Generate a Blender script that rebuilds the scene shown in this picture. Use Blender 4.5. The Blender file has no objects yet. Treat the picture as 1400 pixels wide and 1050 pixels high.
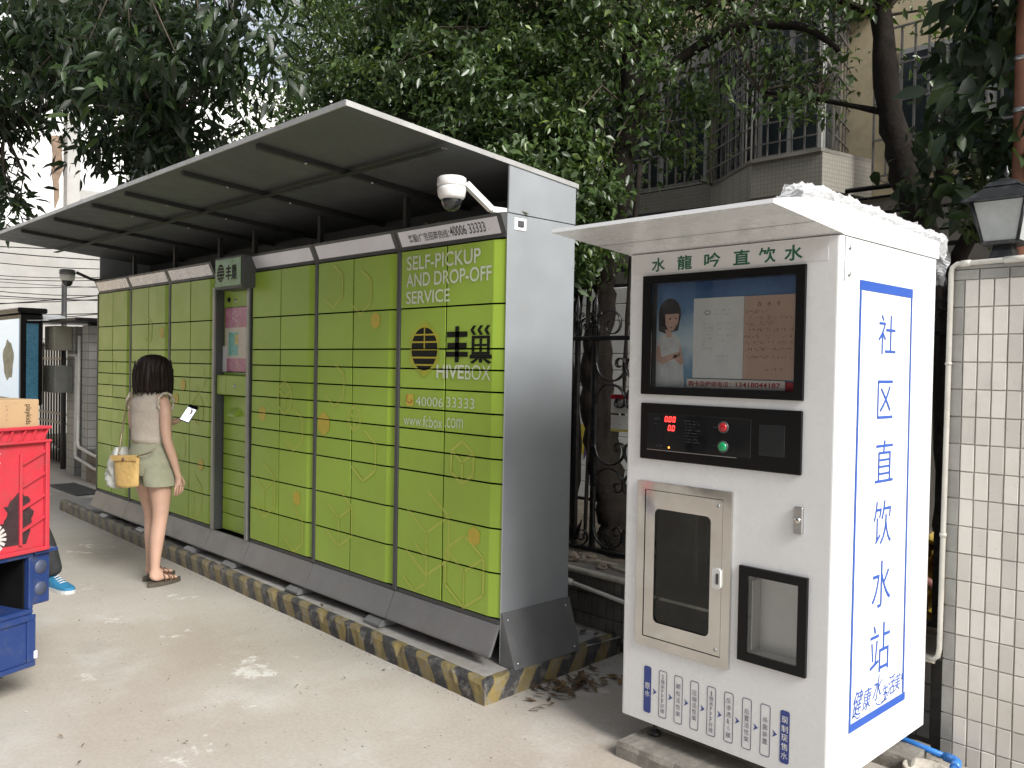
import bpy, bmesh, math, random
import numpy as np
from mathutils import Vector, Matrix

random.seed(11)
RNG = np.random.default_rng(11)
sc = bpy.context.scene
col = sc.collection
R = math.radians

# ------------------------------------------------------------------ camera
YAW, PITCH, ROLL = R(46.16168), R(-1.13545), R(1.04455)
fw = Vector((-math.sin(YAW) * math.cos(PITCH), math.cos(YAW) * math.cos(PITCH), math.sin(PITCH)))
rt = Vector((math.cos(YAW), math.sin(YAW), 0.0))
up = rt.cross(fw)
rt2 = rt * math.cos(ROLL) + up * math.sin(ROLL)
up2 = -rt * math.sin(ROLL) + up * math.cos(ROLL)
cd = bpy.data.cameras.new('camera')
cam = bpy.data.objects.new('camera', cd)
col.objects.link(cam)
cam.matrix_world = Matrix(((rt2.x, up2.x, -fw.x, 0), (rt2.y, up2.y, -fw.y, 0), (rt2.z, up2.z, -fw.z, 1.55), (0, 0, 0, 1)))
cd.sensor_width = 36.0
cd.lens = 36.0 * 1180.03 / 1400.0
cd.clip_start = 0.05
cd.clip_end = 2000
sc.camera = cam

# ------------------------------------------------------------------ sky, sun, exposure
SUN_EL, SUN_AZ = R(38), R(94)           # azimuth measured from +Y towards +X
w = bpy.data.worlds.new('World')
sc.world = w
w.use_nodes = True
wn = w.node_tree
sky = wn.nodes.new('ShaderNodeTexSky')
sky.sky_type = 'NISHITA'
sky.sun_disc = False
sky.sun_elevation = SUN_EL
sky.sun_rotation = SUN_AZ
sky.air_density = 1.0
sky.dust_density = 2.0
sky.ozone_density = 1.0
hs = wn.nodes.new('ShaderNodeHueSaturation')
hs.inputs['Saturation'].default_value = 0.36
wn.links.new(sky.outputs[0], hs.inputs['Color'])
wn.links.new(hs.outputs[0], wn.nodes['Background'].inputs[0])
wn.nodes['Background'].inputs[1].default_value = 0.11
sl = bpy.data.lights.new('sun', 'SUN')
sl.energy = 2.9
sl.angle = R(24)
sl.color = (1.0, 0.975, 0.94)
sun = bpy.data.objects.new('sun', sl)
col.objects.link(sun)
sdir = Vector((math.sin(SUN_AZ) * math.cos(SUN_EL), math.cos(SUN_AZ) * math.cos(SUN_EL), math.sin(SUN_EL)))
sun.rotation_euler = sdir.to_track_quat('Z', 'Y').to_euler()
sun.location = (12, -6, 14)
sc.view_settings.view_transform = 'Standard'
sc.view_settings.look = 'None'
sc.view_settings.gamma = 1.0
sc.view_settings.use_curve_mapping = False
sc.view_settings.exposure = 0.92
sc.cycles.max_bounces = 8
sc.cycles.transparent_max_bounces = 16
sc.cycles.use_denoising = True

# ------------------------------------------------------------------ object helpers
WM = {}


def tag(o, label=None, cat=None, group=None, kind=None):
    if label: o['label'] = label
    if cat: o['category'] = cat
    if group: o['group'] = group
    if kind: o['kind'] = kind
    return o


def put(o, W, parent=None):
    WM[o.name] = W
    if parent is not None:
        o.parent = parent
        o.matrix_basis = WM[parent.name].inverted() @ W
    else:
        o.matrix_basis = W
    return o


def empty(name, loc, label, cat, group=None, rz=0.0):
    o = bpy.data.objects.new(name, None)
    o.empty_display_size = 0.1
    col.objects.link(o)
    put(o, Matrix.Translation(loc) @ Matrix.Rotation(rz, 4, 'Z'))
    return tag(o, label, cat, group)


def link_mesh(name, me, mats, parent=None, W=None):
    o = bpy.data.objects.new(name, me)
    col.objects.link(o)
    me.materials.clear()
    for m in (mats if isinstance(mats, (list, tuple)) else [mats]):
        me.materials.append(m)
    put(o, W if W is not None else Matrix.Identity(4), parent)
    return o


class MB:
    """collects world-space geometry for ONE object"""

    def __init__(self, T=None):
        self.v, self.f, self.m, self.s = [], [], [], []
        self.T = T

    def add(self, vs, fs, mi=0, smooth=False, T=None):
        b = len(self.v)
        for p in vs:
            p = Vector(p)
            if T is not None: p = T @ p
            if self.T is not None: p = self.T @ p
            self.v.append(p)
        for f in fs:
            self.f.append([b + i for i in f]); self.m.append(mi); self.s.append(smooth)
        return self

    def box(self, x0, x1, y0, y1, z0, z1, mi=0, T=None, bev=0.0):
        if bev > 0:
            b = min(bev, abs(x1 - x0) / 2.01, abs(y1 - y0) / 2.01, abs(z1 - z0) / 2.01)
            vs, idx = [], {}
            for i, (x, sx) in enumerate(((x0, 1), (x1, -1))):
                for j, (y, sy) in enumerate(((y0, 1), (y1, -1))):
                    for k, (z, sz) in enumerate(((z0, 1), (z1, -1))):
                        idx[i, j, k] = len(vs)
                        vs += [(x, y + sy * b, z + sz * b), (x + sx * b, y, z + sz * b), (x + sx * b, y + sy * b, z)]
            q = lambda i, j, k, a: idx[i, j, k] + a
            fs = []
            for i in (0, 1):
                l = [q(i, 0, 0, 0), q(i, 1, 0, 0), q(i, 1, 1, 0), q(i, 0, 1, 0)]; fs.append(l if i else l[::-1])
                l = [q(0, i, 0, 1), q(1, i, 0, 1), q(1, i, 1, 1), q(0, i, 1, 1)]; fs.append(l[::-1] if i else l)
                l = [q(0, 0, i, 2), q(1, 0, i, 2), q(1, 1, i, 2), q(0, 1, i, 2)]; fs.append(l if i else l[::-1])
            for i in (0, 1):
                for j in (0, 1):
                    fs.append([q(i, j, 0, 0), q(i, j, 0, 1), q(i, j, 1, 1), q(i, j, 1, 0)])
                    fs.append([q(i, 0, j, 0), q(i, 0, j, 2), q(i, 1, j, 2), q(i, 1, j, 0)])
                    fs.append([q(0, i, j, 1), q(0, i, j, 2), q(1, i, j, 2), q(1, i, j, 1)])
            for i in (0, 1):
                for j in (0, 1):
                    for k in (0, 1):
                        fs.append([q(i, j, k, 0), q(i, j, k, 1), q(i, j, k, 2)])
            return self.add(vs, fs, mi, False, T)
        vs = [(x, y, z) for x in (x0, x1) for y in (y0, y1) for z in (z0, z1)]
        fs = [(0, 1, 3, 2), (4, 6, 7, 5), (0, 4, 5, 1), (2, 3, 7, 6), (0, 2, 6, 4), (1, 5, 7, 3)]
        return self.add(vs, fs, mi, False, T)

    def prism(self, pts, axis, a, b, mi=0, T=None):
        """polygon pts (2D) extruded along axis from a to b; pts are (y,z), (x,z) or (x,y)"""
        def mk(p, t):
            return {'x': (t, p[0], p[1]), 'y': (p[0], t, p[1]), 'z': (p[0], p[1], t)}[axis]
        n = len(pts)
        vs = [mk(p, a) for p in pts] + [mk(p, b) for p in pts]
        fs = [list(range(n)), list(range(2 * n - 1, n - 1, -1))]
        fs += [(i, (i + 1) % n, n + (i + 1) % n, n + i) for i in range(n)]
        return self.add(vs, fs, mi, False, T)

    def tube(self, pts, rad, n=8, mi=0, cap=True, smooth=True, squash=None):
        pts = [Vector(p) for p in pts]
        rs = rad if isinstance(rad, (list, tuple)) else [rad] * len(pts)
        vs, fs = [], []
        t0 = (pts[1] - pts[0]).normalized()
        nrm = t0.orthogonal().normalized()
        for i, p in enumerate(pts):
            t = ((pts[min(i + 1, len(pts) - 1)]) - pts[max(i - 1, 0)]).normalized()
            nrm = (nrm - t * nrm.dot(t))
            nrm = nrm.normalized() if nrm.length > 1e-6 else t.orthogonal().normalized()
            bn = t.cross(nrm)
            for k in range(n):
                a = 2 * math.pi * k / n
                vs.append(p + nrm * (math.cos(a) * rs[i]) + bn * (math.sin(a) * rs[i]))
        for i in range(len(pts) - 1):
            for k in range(n):
                k2 = (k + 1) % n
                fs.append((i * n + k, i * n + k2, (i + 1) * n + k2, (i + 1) * n + k))
        self.add(vs, fs, mi, smooth)
        if cap:
            b = len(self.v) - len(vs)
            self.f.append([b + k for k in range(n - 1, -1, -1)]); self.m.append(mi); self.s.append(False)
            e = b + (len(pts) - 1) * n
            self.f.append([e + k for k in range(n)]); self.m.append(mi); self.s.append(False)
        return self

    def lathe(self, prof, c, n=20, mi=0, T=None, smooth=True, a0=0, a1=2 * math.pi):
        """prof = (radius, z) list about a vertical axis through c"""
        full = abs(a1 - a0 - 2 * math.pi) < 1e-6
        m = n if full else n + 1
        vs, fs = [], []
        for r, z in prof:
            for k in range(m):
                a = a0 + (a1 - a0) * k / n
                vs.append((c[0] + r * math.cos(a), c[1] + r * math.sin(a), c[2] + z))
        for i in range(len(prof) - 1):
            for k in range(n):
                k2 = (k + 1) % m
                fs.append((i * m + k, i * m + k2, (i + 1) * m + k2, (i + 1) * m + k))
        return self.add(vs, fs, mi, smooth, T)

    def loft(self, rings, mi=0, smooth=True, caps=True, n=20):
        """rings = (cx, cy, z, rx, ry)"""
        vs, fs = [], []
        for (cx, cy, z, rx, ry) in rings:
            for k in range(n):
                a = 2 * math.pi * k / n
                vs.append((cx + rx * math.cos(a), cy + ry * math.sin(a), z))
        for i in range(len(rings) - 1):
            for k in range(n):
                k2 = (k + 1) % n
                fs.append((i * n + k, i * n + k2, (i + 1) * n + k2, (i + 1) * n + k))
        if caps:
            fs.append(list(range(n - 1, -1, -1)))
            fs.append([(len(rings) - 1) * n + k for k in range(n)])
        return self.add(vs, fs, mi, smooth)

    def mesh(self, name, center=True):
        c = Vector((0, 0, 0))
        if center and self.v:
            xs = [p.x for p in self.v]; ys = [p.y for p in self.v]; zs = [p.z for p in self.v]
            c = Vector(((min(xs) + max(xs)) / 2, (min(ys) + max(ys)) / 2, (min(zs) + max(zs)) / 2))
        me = bpy.data.meshes.new(name)
        me.from_pydata([p - c for p in self.v], [], self.f)
        me.polygons.foreach_set('material_index', self.m)
        me.polygons.foreach_set('use_smooth', self.s)
        bm = bmesh.new(); bm.from_mesh(me)
        bmesh.ops.recalc_face_normals(bm, faces=bm.faces)
        bm.to_mesh(me); bm.free()
        return me, c

    def build(self, name, mats, parent=None):
        me, c = self.mesh(name)
        return link_mesh(name, me, mats, parent, Matrix.Translation(c))


def share(name, src, loc, parent, rot=None):
    """another object on the same mesh data"""
    o = bpy.data.objects.new(name, src.data)
    col.objects.link(o)
    W = Matrix.Translation(loc)
    if rot is not None: W = W @ rot
    put(o, W, parent)
    return o


def copy_tree(o, W, parent=None):
    c = o.copy()
    col.objects.link(c)
    old = WM[o.name]
    put(c, W, parent)
    for ch in o.children:
        copy_tree(ch, W @ old.inverted() @ WM[ch.name], c)
    return c


# ------------------------------------------------------------------ materials
def newmat(name):
    m = bpy.data.materials.new(name)
    m.use_nodes = True
    nt = m.node_tree
    return m, nt, nt.nodes['Principled BSDF']


def nd(nt, typ, **kw):
    n = nt.nodes.new(typ)
    for k, v in kw.items():
        if k.startswith('i_'):
            n.inputs[k[2:].replace('_', ' ')].default_value = v
        else:
            setattr(n, k, v)
    return n


def noise_out(nt, scale, detail=4, rough=0.6, vec=None, obj=False):
    t = nt.nodes.new('ShaderNodeTexNoise')
    t.inputs['Scale'].default_value = scale
    t.inputs['Detail'].default_value = detail
    t.inputs['Roughness'].default_value = rough
    if vec is None:
        g = nt.nodes.new('ShaderNodeNewGeometry') if not obj else nt.nodes.new('ShaderNodeTexCoord')
        vec = g.outputs['Position'] if not obj else g.outputs['Object']
    nt.links.new(vec, t.inputs['Vector'])
    return t.outputs['Fac']


def maprange(nt, src, a, b, c, d):
    m = nt.nodes.new('ShaderNodeMapRange')
    for i, v in enumerate((a, b, c, d)):
        m.inputs[i + 1].default_value = v
    nt.links.new(src, m.inputs[0])
    return m.outputs[0]


def mixc(nt, fac, a, b, mode='MIX'):
    m = nt.nodes.new('ShaderNodeMix')
    m.data_type = 'RGBA'
    m.blend_type = mode
    for key, val in ((0, fac), (6, a), (7, b)):
        if hasattr(val, 'links') or hasattr(val, 'is_linked'):
            nt.links.new(val, m.inputs[key])
        else:
            m.inputs[key].default_value = val if key == 0 else (*val[:3], 1)
    return m.outputs[2]


def math2(nt, op, a, b=None):
    m = nt.nodes.new('ShaderNodeMath')
    m.operation = op
    for i, v in enumerate((a, b)):
        if v is None: continue
        if hasattr(v, 'is_linked'): nt.links.new(v, m.inputs[i])
        else: m.inputs[i].default_value = v
    return m.outputs[0]


def mat(name, c, rough=0.5, metal=0.0, var=0.12, scale=5.0, bump=0.0, bscale=80.0, spec=0.5, rnd=0.0,
        dirt=None, dscale=9.0, damt=0.5, coat=0.0, rvar=0.08, dlo=0.5, dhi=0.72, bdetail=6):
    m, nt, p = newmat(name)
    n1 = noise_out(nt, scale, 5, 0.65)
    f = maprange(nt, n1, 0.3, 0.7, 1 - var, 1 + var)
    if rnd:
        oi = nt.nodes.new('ShaderNodeObjectInfo')
        f = math2(nt, 'MULTIPLY', f, maprange(nt, oi.outputs['Random'], 0, 1, 1 - rnd, 1 + rnd))
    cc = mixc(nt, 1.0, c, f, 'MULTIPLY')
    if dirt is not None:
        n2 = noise_out(nt, dscale, 8, 0.7)
        cc = mixc(nt, maprange(nt, n2, dlo, dhi, 0, damt), cc, dirt)
    nt.links.new(cc, p.inputs['Base Color'])
    n3 = noise_out(nt, scale * 3.1, 4)
    nt.links.new(maprange(nt, n3, 0.3, 0.7, max(rough - rvar, 0.02), min(rough + rvar, 1)), p.inputs['Roughness'])
    p.inputs['Metallic'].default_value = metal
    p.inputs['Specular IOR Level'].default_value = spec
    p.inputs['Coat Weight'].default_value = coat
    if bump:
        b = nt.nodes.new('ShaderNodeBump')
        b.inputs['Strength'].default_value = bump
        b.inputs['Distance'].default_value = 0.01
        nt.links.new(noise_out(nt, bscale, bdetail, 0.7 if bdetail > 2 else 0.3), b.inputs['Height'])
        nt.links.new(b.outputs[0], p.inputs['Normal'])
    return m


def emis(name, c, s):
    m, nt, p = newmat(name)
    p.inputs['Base Color'].default_value = (*c, 1)
    p.inputs['Emission Color'].default_value = (*c, 1)
    p.inputs['Emission Strength'].default_value = s
    return m


def pane(name, tint=(1, 1, 1), amount=0.0, ior=1.5, rough=0.02):
    """thin window pane: see-through with a real Fresnel reflection"""
    m, nt, p = newmat(name)
    nt.nodes.remove(p)
    out = nt.nodes['Material Output']
    tr = nt.nodes.new('ShaderNodeBsdfTransparent'); tr.inputs[0].default_value = (*tint, 1)
    gl = nt.nodes.new('ShaderNodeBsdfGlossy'); gl.inputs['Roughness'].default_value = rough
    fr = nt.nodes.new('ShaderNodeFresnel'); fr.inputs[0].default_value = ior
    mx = nt.nodes.new('ShaderNodeMixShader')
    nt.links.new(fr.outputs[0], mx.inputs[0]); nt.links.new(tr.outputs[0], mx.inputs[1]); nt.links.new(gl.outputs[0], mx.inputs[2])
    nt.links.new(mx.outputs[0], out.inputs[0])
    return m


MT = {}
MT['green'] = mat('locker_green', (0.315, 0.465, 0.056), 0.36, 0, 0.06, 2.2, bump=0.03, bscale=260, rnd=0.06)
MT['frame_grey'] = mat('frame_grey', (0.075, 0.078, 0.08), 0.45, 0.2, 0.12, 5)
MT['silver'] = mat('silver_paint', (0.35, 0.375, 0.395), 0.38, 0.35, 0.06, 2.0, bump=0.02, bscale=300, dirt=(0.30, 0.30, 0.29), dscale=1.2, damt=0.25)
MT['skirt'] = mat('skirt_grey', (0.23, 0.23, 0.235), 0.42, 0.35, 0.10, 4, dirt=(0.25, 0.22, 0.18), dscale=7, damt=0.4)
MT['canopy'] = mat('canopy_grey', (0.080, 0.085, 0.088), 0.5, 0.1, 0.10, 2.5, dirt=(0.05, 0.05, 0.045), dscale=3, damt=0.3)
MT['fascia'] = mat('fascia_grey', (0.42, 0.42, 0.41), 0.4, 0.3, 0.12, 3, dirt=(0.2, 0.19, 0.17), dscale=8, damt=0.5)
MT['black'] = mat('black', (0.006, 0.006, 0.0065), 0.32, 0, 0.1, 3, spec=0.22, rvar=0.03)
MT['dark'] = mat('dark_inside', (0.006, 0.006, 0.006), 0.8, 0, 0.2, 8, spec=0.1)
MT['film'] = mat('crinkled_film', (0.62, 0.62, 0.66), 0.28, 0.45, 0.12, 6, bump=0.35, bscale=7, bdetail=0.5, rvar=0.04)
MT['header_white'] = mat('header_silver', (0.74, 0.75, 0.82), 0.35, 0.25, 0.05, 3)
MT['canopy_rib'] = mat('canopy_rib', (0.022, 0.023, 0.022), 0.5, 0.1, 0.1, 4)
MT['print_white'] = mat('print_white', (0.62, 0.67, 0.55), 0.5, 0, 0.04, 10)
MT['print_black'] = mat('print_black', (0.006, 0.007, 0.005), 0.5, 0, 0.1, 10, spec=0.2)
MT['print_orange'] = mat('print_orange', (0.52, 0.42, 0.05), 0.45, 0, 0.10, 20)
MT['print_ochre'] = mat('print_ochre', (0.435, 0.515, 0.085), 0.45, 0, 0.06, 20)
MT['print_grey'] = mat('print_grey', (0.07, 0.07, 0.075), 0.5, 0, 0.1, 10)
MT['white_paint'] = mat('white_paint', (0.765, 0.775, 0.78), 0.28, 0, 0.02, 3, coat=0.2, dirt=(0.70, 0.69, 0.66), dscale=2.2, damt=0.25)
MT['white_sign'] = mat('white_sign', (0.70, 0.70, 0.70), 0.4, 0, 0.03, 6)
MT['steel'] = mat('polished_steel', (0.60, 0.585, 0.56), 0.10, 1.0, 0.10, 5, bump=1.0, bscale=5.5, rvar=0.04, bdetail=0.5)
MT['steel_dull'] = mat('dull_steel', (0.45, 0.45, 0.45), 0.35, 1.0, 0.1, 9)
MT['blue'] = mat('print_blue', (0.022, 0.080, 0.36), 0.45, 0, 0.04, 6)
MT['blue_dark'] = mat('badge_blue', (0.035, 0.06, 0.25), 0.45, 0, 0.05, 6)
MT['green_dark'] = mat('print_green', (0.008, 0.11, 0.055), 0.5, 0, 0.06, 8)
MT['red_print'] = mat('print_red', (0.42, 0.02, 0.03), 0.5, 0, 0.06, 8)
MT['glass'] = pane('clear_glass', ior=1.4)
MT['glass_dark'] = pane('smoked_glass', (0.62, 0.63, 0.60))
MT['iron'] = mat('black_iron', (0.016, 0.016, 0.017), 0.33, 0.3, 0.3, 14, bump=0.15, bscale=120, dirt=(0.10, 0.09, 0.08), dscale=22, damt=0.45)
MT['pvc'] = mat('pvc_white', (0.66, 0.64, 0.58), 0.4, 0, 0.08, 8, dirt=(0.36, 0.33, 0.27), dscale=9, damt=0.5)
MT['pvc_beige'] = mat('pvc_beige', (0.50, 0.47, 0.40), 0.45, 0, 0.1, 8, dirt=(0.22, 0.2, 0.16), dscale=11, damt=0.6)


def text_obj(name, body, m, x0, x1, z0, z1, plane, at, parent, cuts=None, off=0.0, res=4, mirror=False, vertical=False):
    """flat lettering fitted to the box (x0..x1, z0..z1) on the plane y=at ('y'), or x=at ('x'; then x0..x1 runs along Y)"""
    c = bpy.data.curves.new('lettering', 'FONT')
    c.body = body
    c.size = 1.0
    c.offset = off
    c.resolution_u = res
    if vertical: c.align_x = 'CENTER'
    o = bpy.data.objects.new('lettering', c)
    col.objects.link(o)
    dg = bpy.context.evaluated_depsgraph_get()
    dg.update()
    me = bpy.data.meshes.new_from_object(o.evaluated_get(dg))
    bpy.data.objects.remove(o)
    bpy.data.curves.remove(c)
    vs = np.array([v.co[:] for v in me.vertices])
    lo, hi = vs.min(0), vs.max(0)
    u = (vs[:, 0] - lo[0]) / (hi[0] - lo[0]); v = (vs[:, 1] - lo[1]) / max(hi[1] - lo[1], 1e-6)
    U = x0 + (x1 - x0) * u; V = z0 + (z1 - z0) * v
    for i, vt in enumerate(me.vertices):
        vt.co = (U[i], at, V[i]) if plane == 'y' else (at, U[i], V[i])
    return decal(name, me, m, parent, cuts)


def decal(name, me, m, parent, cuts=None):
    """cuts = list of ('x'|'z', value): remove the 6 mm strip over each seam"""
    bm = bmesh.new(); bm.from_mesh(me)
    if cuts:
        for ax, val in cuts:
            no = Vector((1, 0, 0)) if ax == 'x' else Vector((0, 0, 1))
            for s in (-0.0028, 0.0028):
                g = bm.verts[:] + bm.edges[:] + bm.faces[:]
                bmesh.ops.bisect_plane(bm, geom=g, plane_co=no * (val + s), plane_no=no)
            k = 0 if ax == 'x' else 2
            dead = [f for f in bm.faces if abs(f.calc_center_median()[k] - val) < 0.0027]
            bmesh.ops.delete(bm, geom=dead, context='FACES')
    cvec = Vector((0, 0, 0))
    if bm.verts:
        lo = [min(v.co[i] for v in bm.verts) for i in range(3)]; hi = [max(v.co[i] for v in bm.verts) for i in range(3)]
        cvec = Vector([(a + b) / 2 for a, b in zip(lo, hi)])
    bmesh.ops.translate(bm, verts=bm.verts, vec=-cvec)
    m2 = bpy.data.meshes.new(name)
    bm.to_mesh(m2); bm.free()
    bpy.data.meshes.remove(me)
    return link_mesh(name, m2, m, parent, Matrix.Translation(cvec))


def poly_mesh(polys, plane, at):
    """flat polygons (lists of (u,z)) as one mesh on a plane"""
    vs, fs = [], []
    for p in polys:
        b = len(vs)
        vs += [(u, at, z) if plane == 'y' else (at, u, z) for u, z in p]
        fs.append(list(range(b, b + len(p))))
    me = bpy.data.meshes.new('flat')
    me.from_pydata(vs, [], fs)
    return me


def stroke(pts, wd, closed=False):
    """polyline as a list of quads of width wd"""
    out = []
    n = len(pts)
    for i in range(n if closed else n - 1):
        a, b = Vector(pts[i]), Vector(pts[(i + 1) % n])
        d = (b - a)
        if d.length < 1e-6: continue
        d.normalize(); q = Vector((-d.y, d.x)) * wd / 2
        a2, b2 = a + d * wd * 0.02, b - d * wd * 0.02
        out.append([tuple(a2 + q), tuple(a2 - q), tuple(b2 - q), tuple(b2 + q)])
    return out


def rrect(x0, x1, z0, z1, r, n=5):
    pts = []
    for cx, cz, a in ((x1 - r, z1 - r, 0), (x0 + r, z1 - r, 90), (x0 + r, z0 + r, 180), (x1 - r, z0 + r, 270)):
        for k in range(n + 1):
            t = R(a + 90 * k / n)
            pts.append((cx + r * math.cos(t), cz + r * math.sin(t)))
    return pts


def ring_polys(outer, inner):
    n = len(outer)
    return [[outer[i], outer[(i + 1) % n], inner[(i + 1) % n], inner[i]] for i in range(n)]

# ================================================================== GROUND
def ground_material():
    m, nt, p = newmat('concrete_ground')
    big = noise_out(nt, 0.55, 6, 0.6)
    mid = noise_out(nt, 2.3, 8, 0.68)
    fine = noise_out(nt, 55, 6, 0.7)
    c = mixc(nt, maprange(nt, big, 0.36, 0.62, 0, 1), (0.345, 0.302, 0.255), (0.43, 0.405, 0.362))
    c = mixc(nt, maprange(nt, mid, 0.52, 0.70, 0, 0.6), c, (0.47, 0.455, 0.425))
    dk = noise_out(nt, 1.1, 7, 0.62)
    c = mixc(nt, maprange(nt, dk, 0.56, 0.74, 0, 0.55), c, (0.235, 0.215, 0.19))
    # pale cement splashes with hard ragged edges
    mp = nt.nodes.new('ShaderNodeMapping'); g = nt.nodes.new('ShaderNodeNewGeometry')
    mp.inputs['Location'].default_value = (3.7, 1.9, 0)
    nt.links.new(g.outputs['Position'], mp.inputs['Vector'])
    sp = noise_out(nt, 1.7, 10, 0.72, mp.outputs[0])
    c = mixc(nt, maprange(nt, sp, 0.60, 0.63, 0, 0.8), c, (0.60, 0.585, 0.55))
    # small dark specks
    vo = nt.nodes.new('ShaderNodeTexVoronoi'); vo.inputs['Scale'].default_value = 9
    nt.links.new(g.outputs['Position'], vo.inputs['Vector'])
    c = mixc(nt, maprange(nt, vo.outputs['Distance'], 0.035, 0.06, 0.6, 0), c, (0.10, 0.09, 0.08))
    c = mixc(nt, 1.0, c, maprange(nt, fine, 0.25, 0.75, 0.86, 1.12), 'MULTIPLY')
    nt.links.new(c, p.inputs['Base Color'])
    nt.links.new(maprange(nt, mid, 0.3, 0.7, 0.62, 0.85), p.inputs['Roughness'])
    b = nt.nodes.new('ShaderNodeBump'); b.inputs['Strength'].default_value = 0.35; b.inputs['Distance'].default_value = 0.006
    h = math2(nt, 'ADD', fine, math2(nt, 'MULTIPLY', mid, 2.0))
    nt.links.new(h, b.inputs['Height']); nt.links.new(b.outputs[0], p.inputs['Normal'])
    return m


MT['ground'] = ground_material()
MT['slab'] = mat('plinth_concrete', (0.36, 0.345, 0.32), 0.8, 0, 0.22, 3.2, bump=0.4, bscale=60, dirt=(0.17, 0.155, 0.13), dscale=5, damt=0.6)
MT['tile_white'] = mat('tile_cream', (0.54, 0.515, 0.47), 0.33, 0, 0.08, 9, rnd=0.13, dirt=(0.36, 0.30, 0.22), dscale=4.5, damt=0.35)
MT['tile_grey'] = mat('tile_grey', (0.24, 0.235, 0.215), 0.4, 0, 0.12, 9, rnd=0.10, dirt=(0.14, 0.13, 0.11), dscale=7, damt=0.5)
MT['tile_dark'] = mat('tile_dark', (0.135, 0.128, 0.115), 0.5, 0, 0.2, 9, rnd=0.16, dirt=(0.06, 0.055, 0.045), dscale=6, damt=0.7)
MT['grout'] = mat('grout', (0.35, 0.325, 0.29), 0.9, 0, 0.25, 20, bump=0.3)
MT['grout_dark'] = mat('grout_dark', (0.05, 0.047, 0.042), 0.9, 0, 0.25, 20)
MT['wall_base'] = mat('wall_render', (0.20, 0.185, 0.165), 0.85, 0, 0.25, 4, bump=0.4, bscale=40, dirt=(0.09, 0.08, 0.07), dscale=5, damt=0.6)
MT['earth'] = mat('earth', (0.085, 0.07, 0.05), 0.95, 0, 0.4, 6, bump=0.8, bscale=30)

mb = MB()
mb.add([(-400, -400, 0), (400, -400, 0), (400, 400, 0), (-400, 400, 0)], [(0, 1, 2, 3)])
tag(mb.build('ground', MT['ground']), kind='structure')

# planting strip behind the boundary wall
mb = MB()
n = 40
for i in range(n):
    for j in range(8):
        xs = [-16 + 20 * (i + a) / n for a in (0, 1)]; ys = [3.93 + 3.2 * (j + a) / 8 for a in (0, 1)]
        q = [(x, y, 0.30 + 0.05 * math.sin(x * 3.1 + y * 2.3) + 0.03 * math.sin(x * 7 - y * 5)) for x, y in ((xs[0], ys[0]), (xs[1], ys[0]), (xs[1], ys[1]), (xs[0], ys[1]))]
        mb.add(q, [(0, 1, 2, 3)], smooth=True)
tag(mb.build('planting_soil', MT['earth']), kind='structure')


# ---------------------------------------------------------------- plinth slab and striped kerb
def kerb_material():
    m, nt, p = newmat('striped_kerb')
    at = nt.nodes.new('ShaderNodeAttribute'); at.attribute_name = 'along'
    nz = noise_out(nt, 14, 5, 0.7)
    s = math2(nt, 'ADD', at.outputs['Fac'], math2(nt, 'MULTIPLY', math2(nt, 'SUBTRACT', nz, 0.5), 0.03))
    fr = math2(nt, 'FRACT', math2(nt, 'DIVIDE', s, 0.205))
    st = maprange(nt, fr, 0.47, 0.53, 0, 1)
    yl = mixc(nt, maprange(nt, noise_out(nt, 9, 6, 0.7), 0.35, 0.7, 0, 1), (0.215, 0.160, 0.050), (0.165, 0.140, 0.080))
    bk = mixc(nt, maprange(nt, noise_out(nt, 11, 6, 0.7), 0.35, 0.7, 0, 1), (0.026, 0.027, 0.030), (0.06, 0.06, 0.06))
    c = mixc(nt, st, yl, bk)
    wear = maprange(nt, noise_out(nt, 16, 9, 0.75), 0.50, 0.64, 0, 0.85)
    c = mixc(nt, wear, c, (0.20, 0.185, 0.155))
    # paint is almost gone towards the far end (x below -6)
    g = nt.nodes.new('ShaderNodeNewGeometry'); sx = nt.nodes.new('ShaderNodeSeparateXYZ'); nt.links.new(g.outputs['Position'], sx.inputs[0])
    far = maprange(nt, sx.outputs[0], -4.2, -8.0, 0.0, 0.6)
    c = mixc(nt, math2(nt, 'MULTIPLY', far, maprange(nt, noise_out(nt, 6, 6), 0.3, 0.6, 0.3, 1)), c, (0.28, 0.26, 0.225))
    nt.links.new(c, p.inputs['Base Color'])
    p.inputs['Roughness'].default_value = 0.72
    b = nt.nodes.new('ShaderNodeBump'); b.inputs['Strength'].default_value = 0.5; b.inputs['Distance'].default_value = 0.008
    nt.links.new(noise_out(nt, 35, 7, 0.7), b.inputs['Height']); nt.links.new(b.outputs[0], p.inputs['Normal'])
    return m


MT['kerb'] = kerb_material()
KC, KF, KR = Vector((-2.885, 2.632)), Vector((-9.58, 2.785)), Vector((-2.945, 3.68))     # corner, far end, right end


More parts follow.
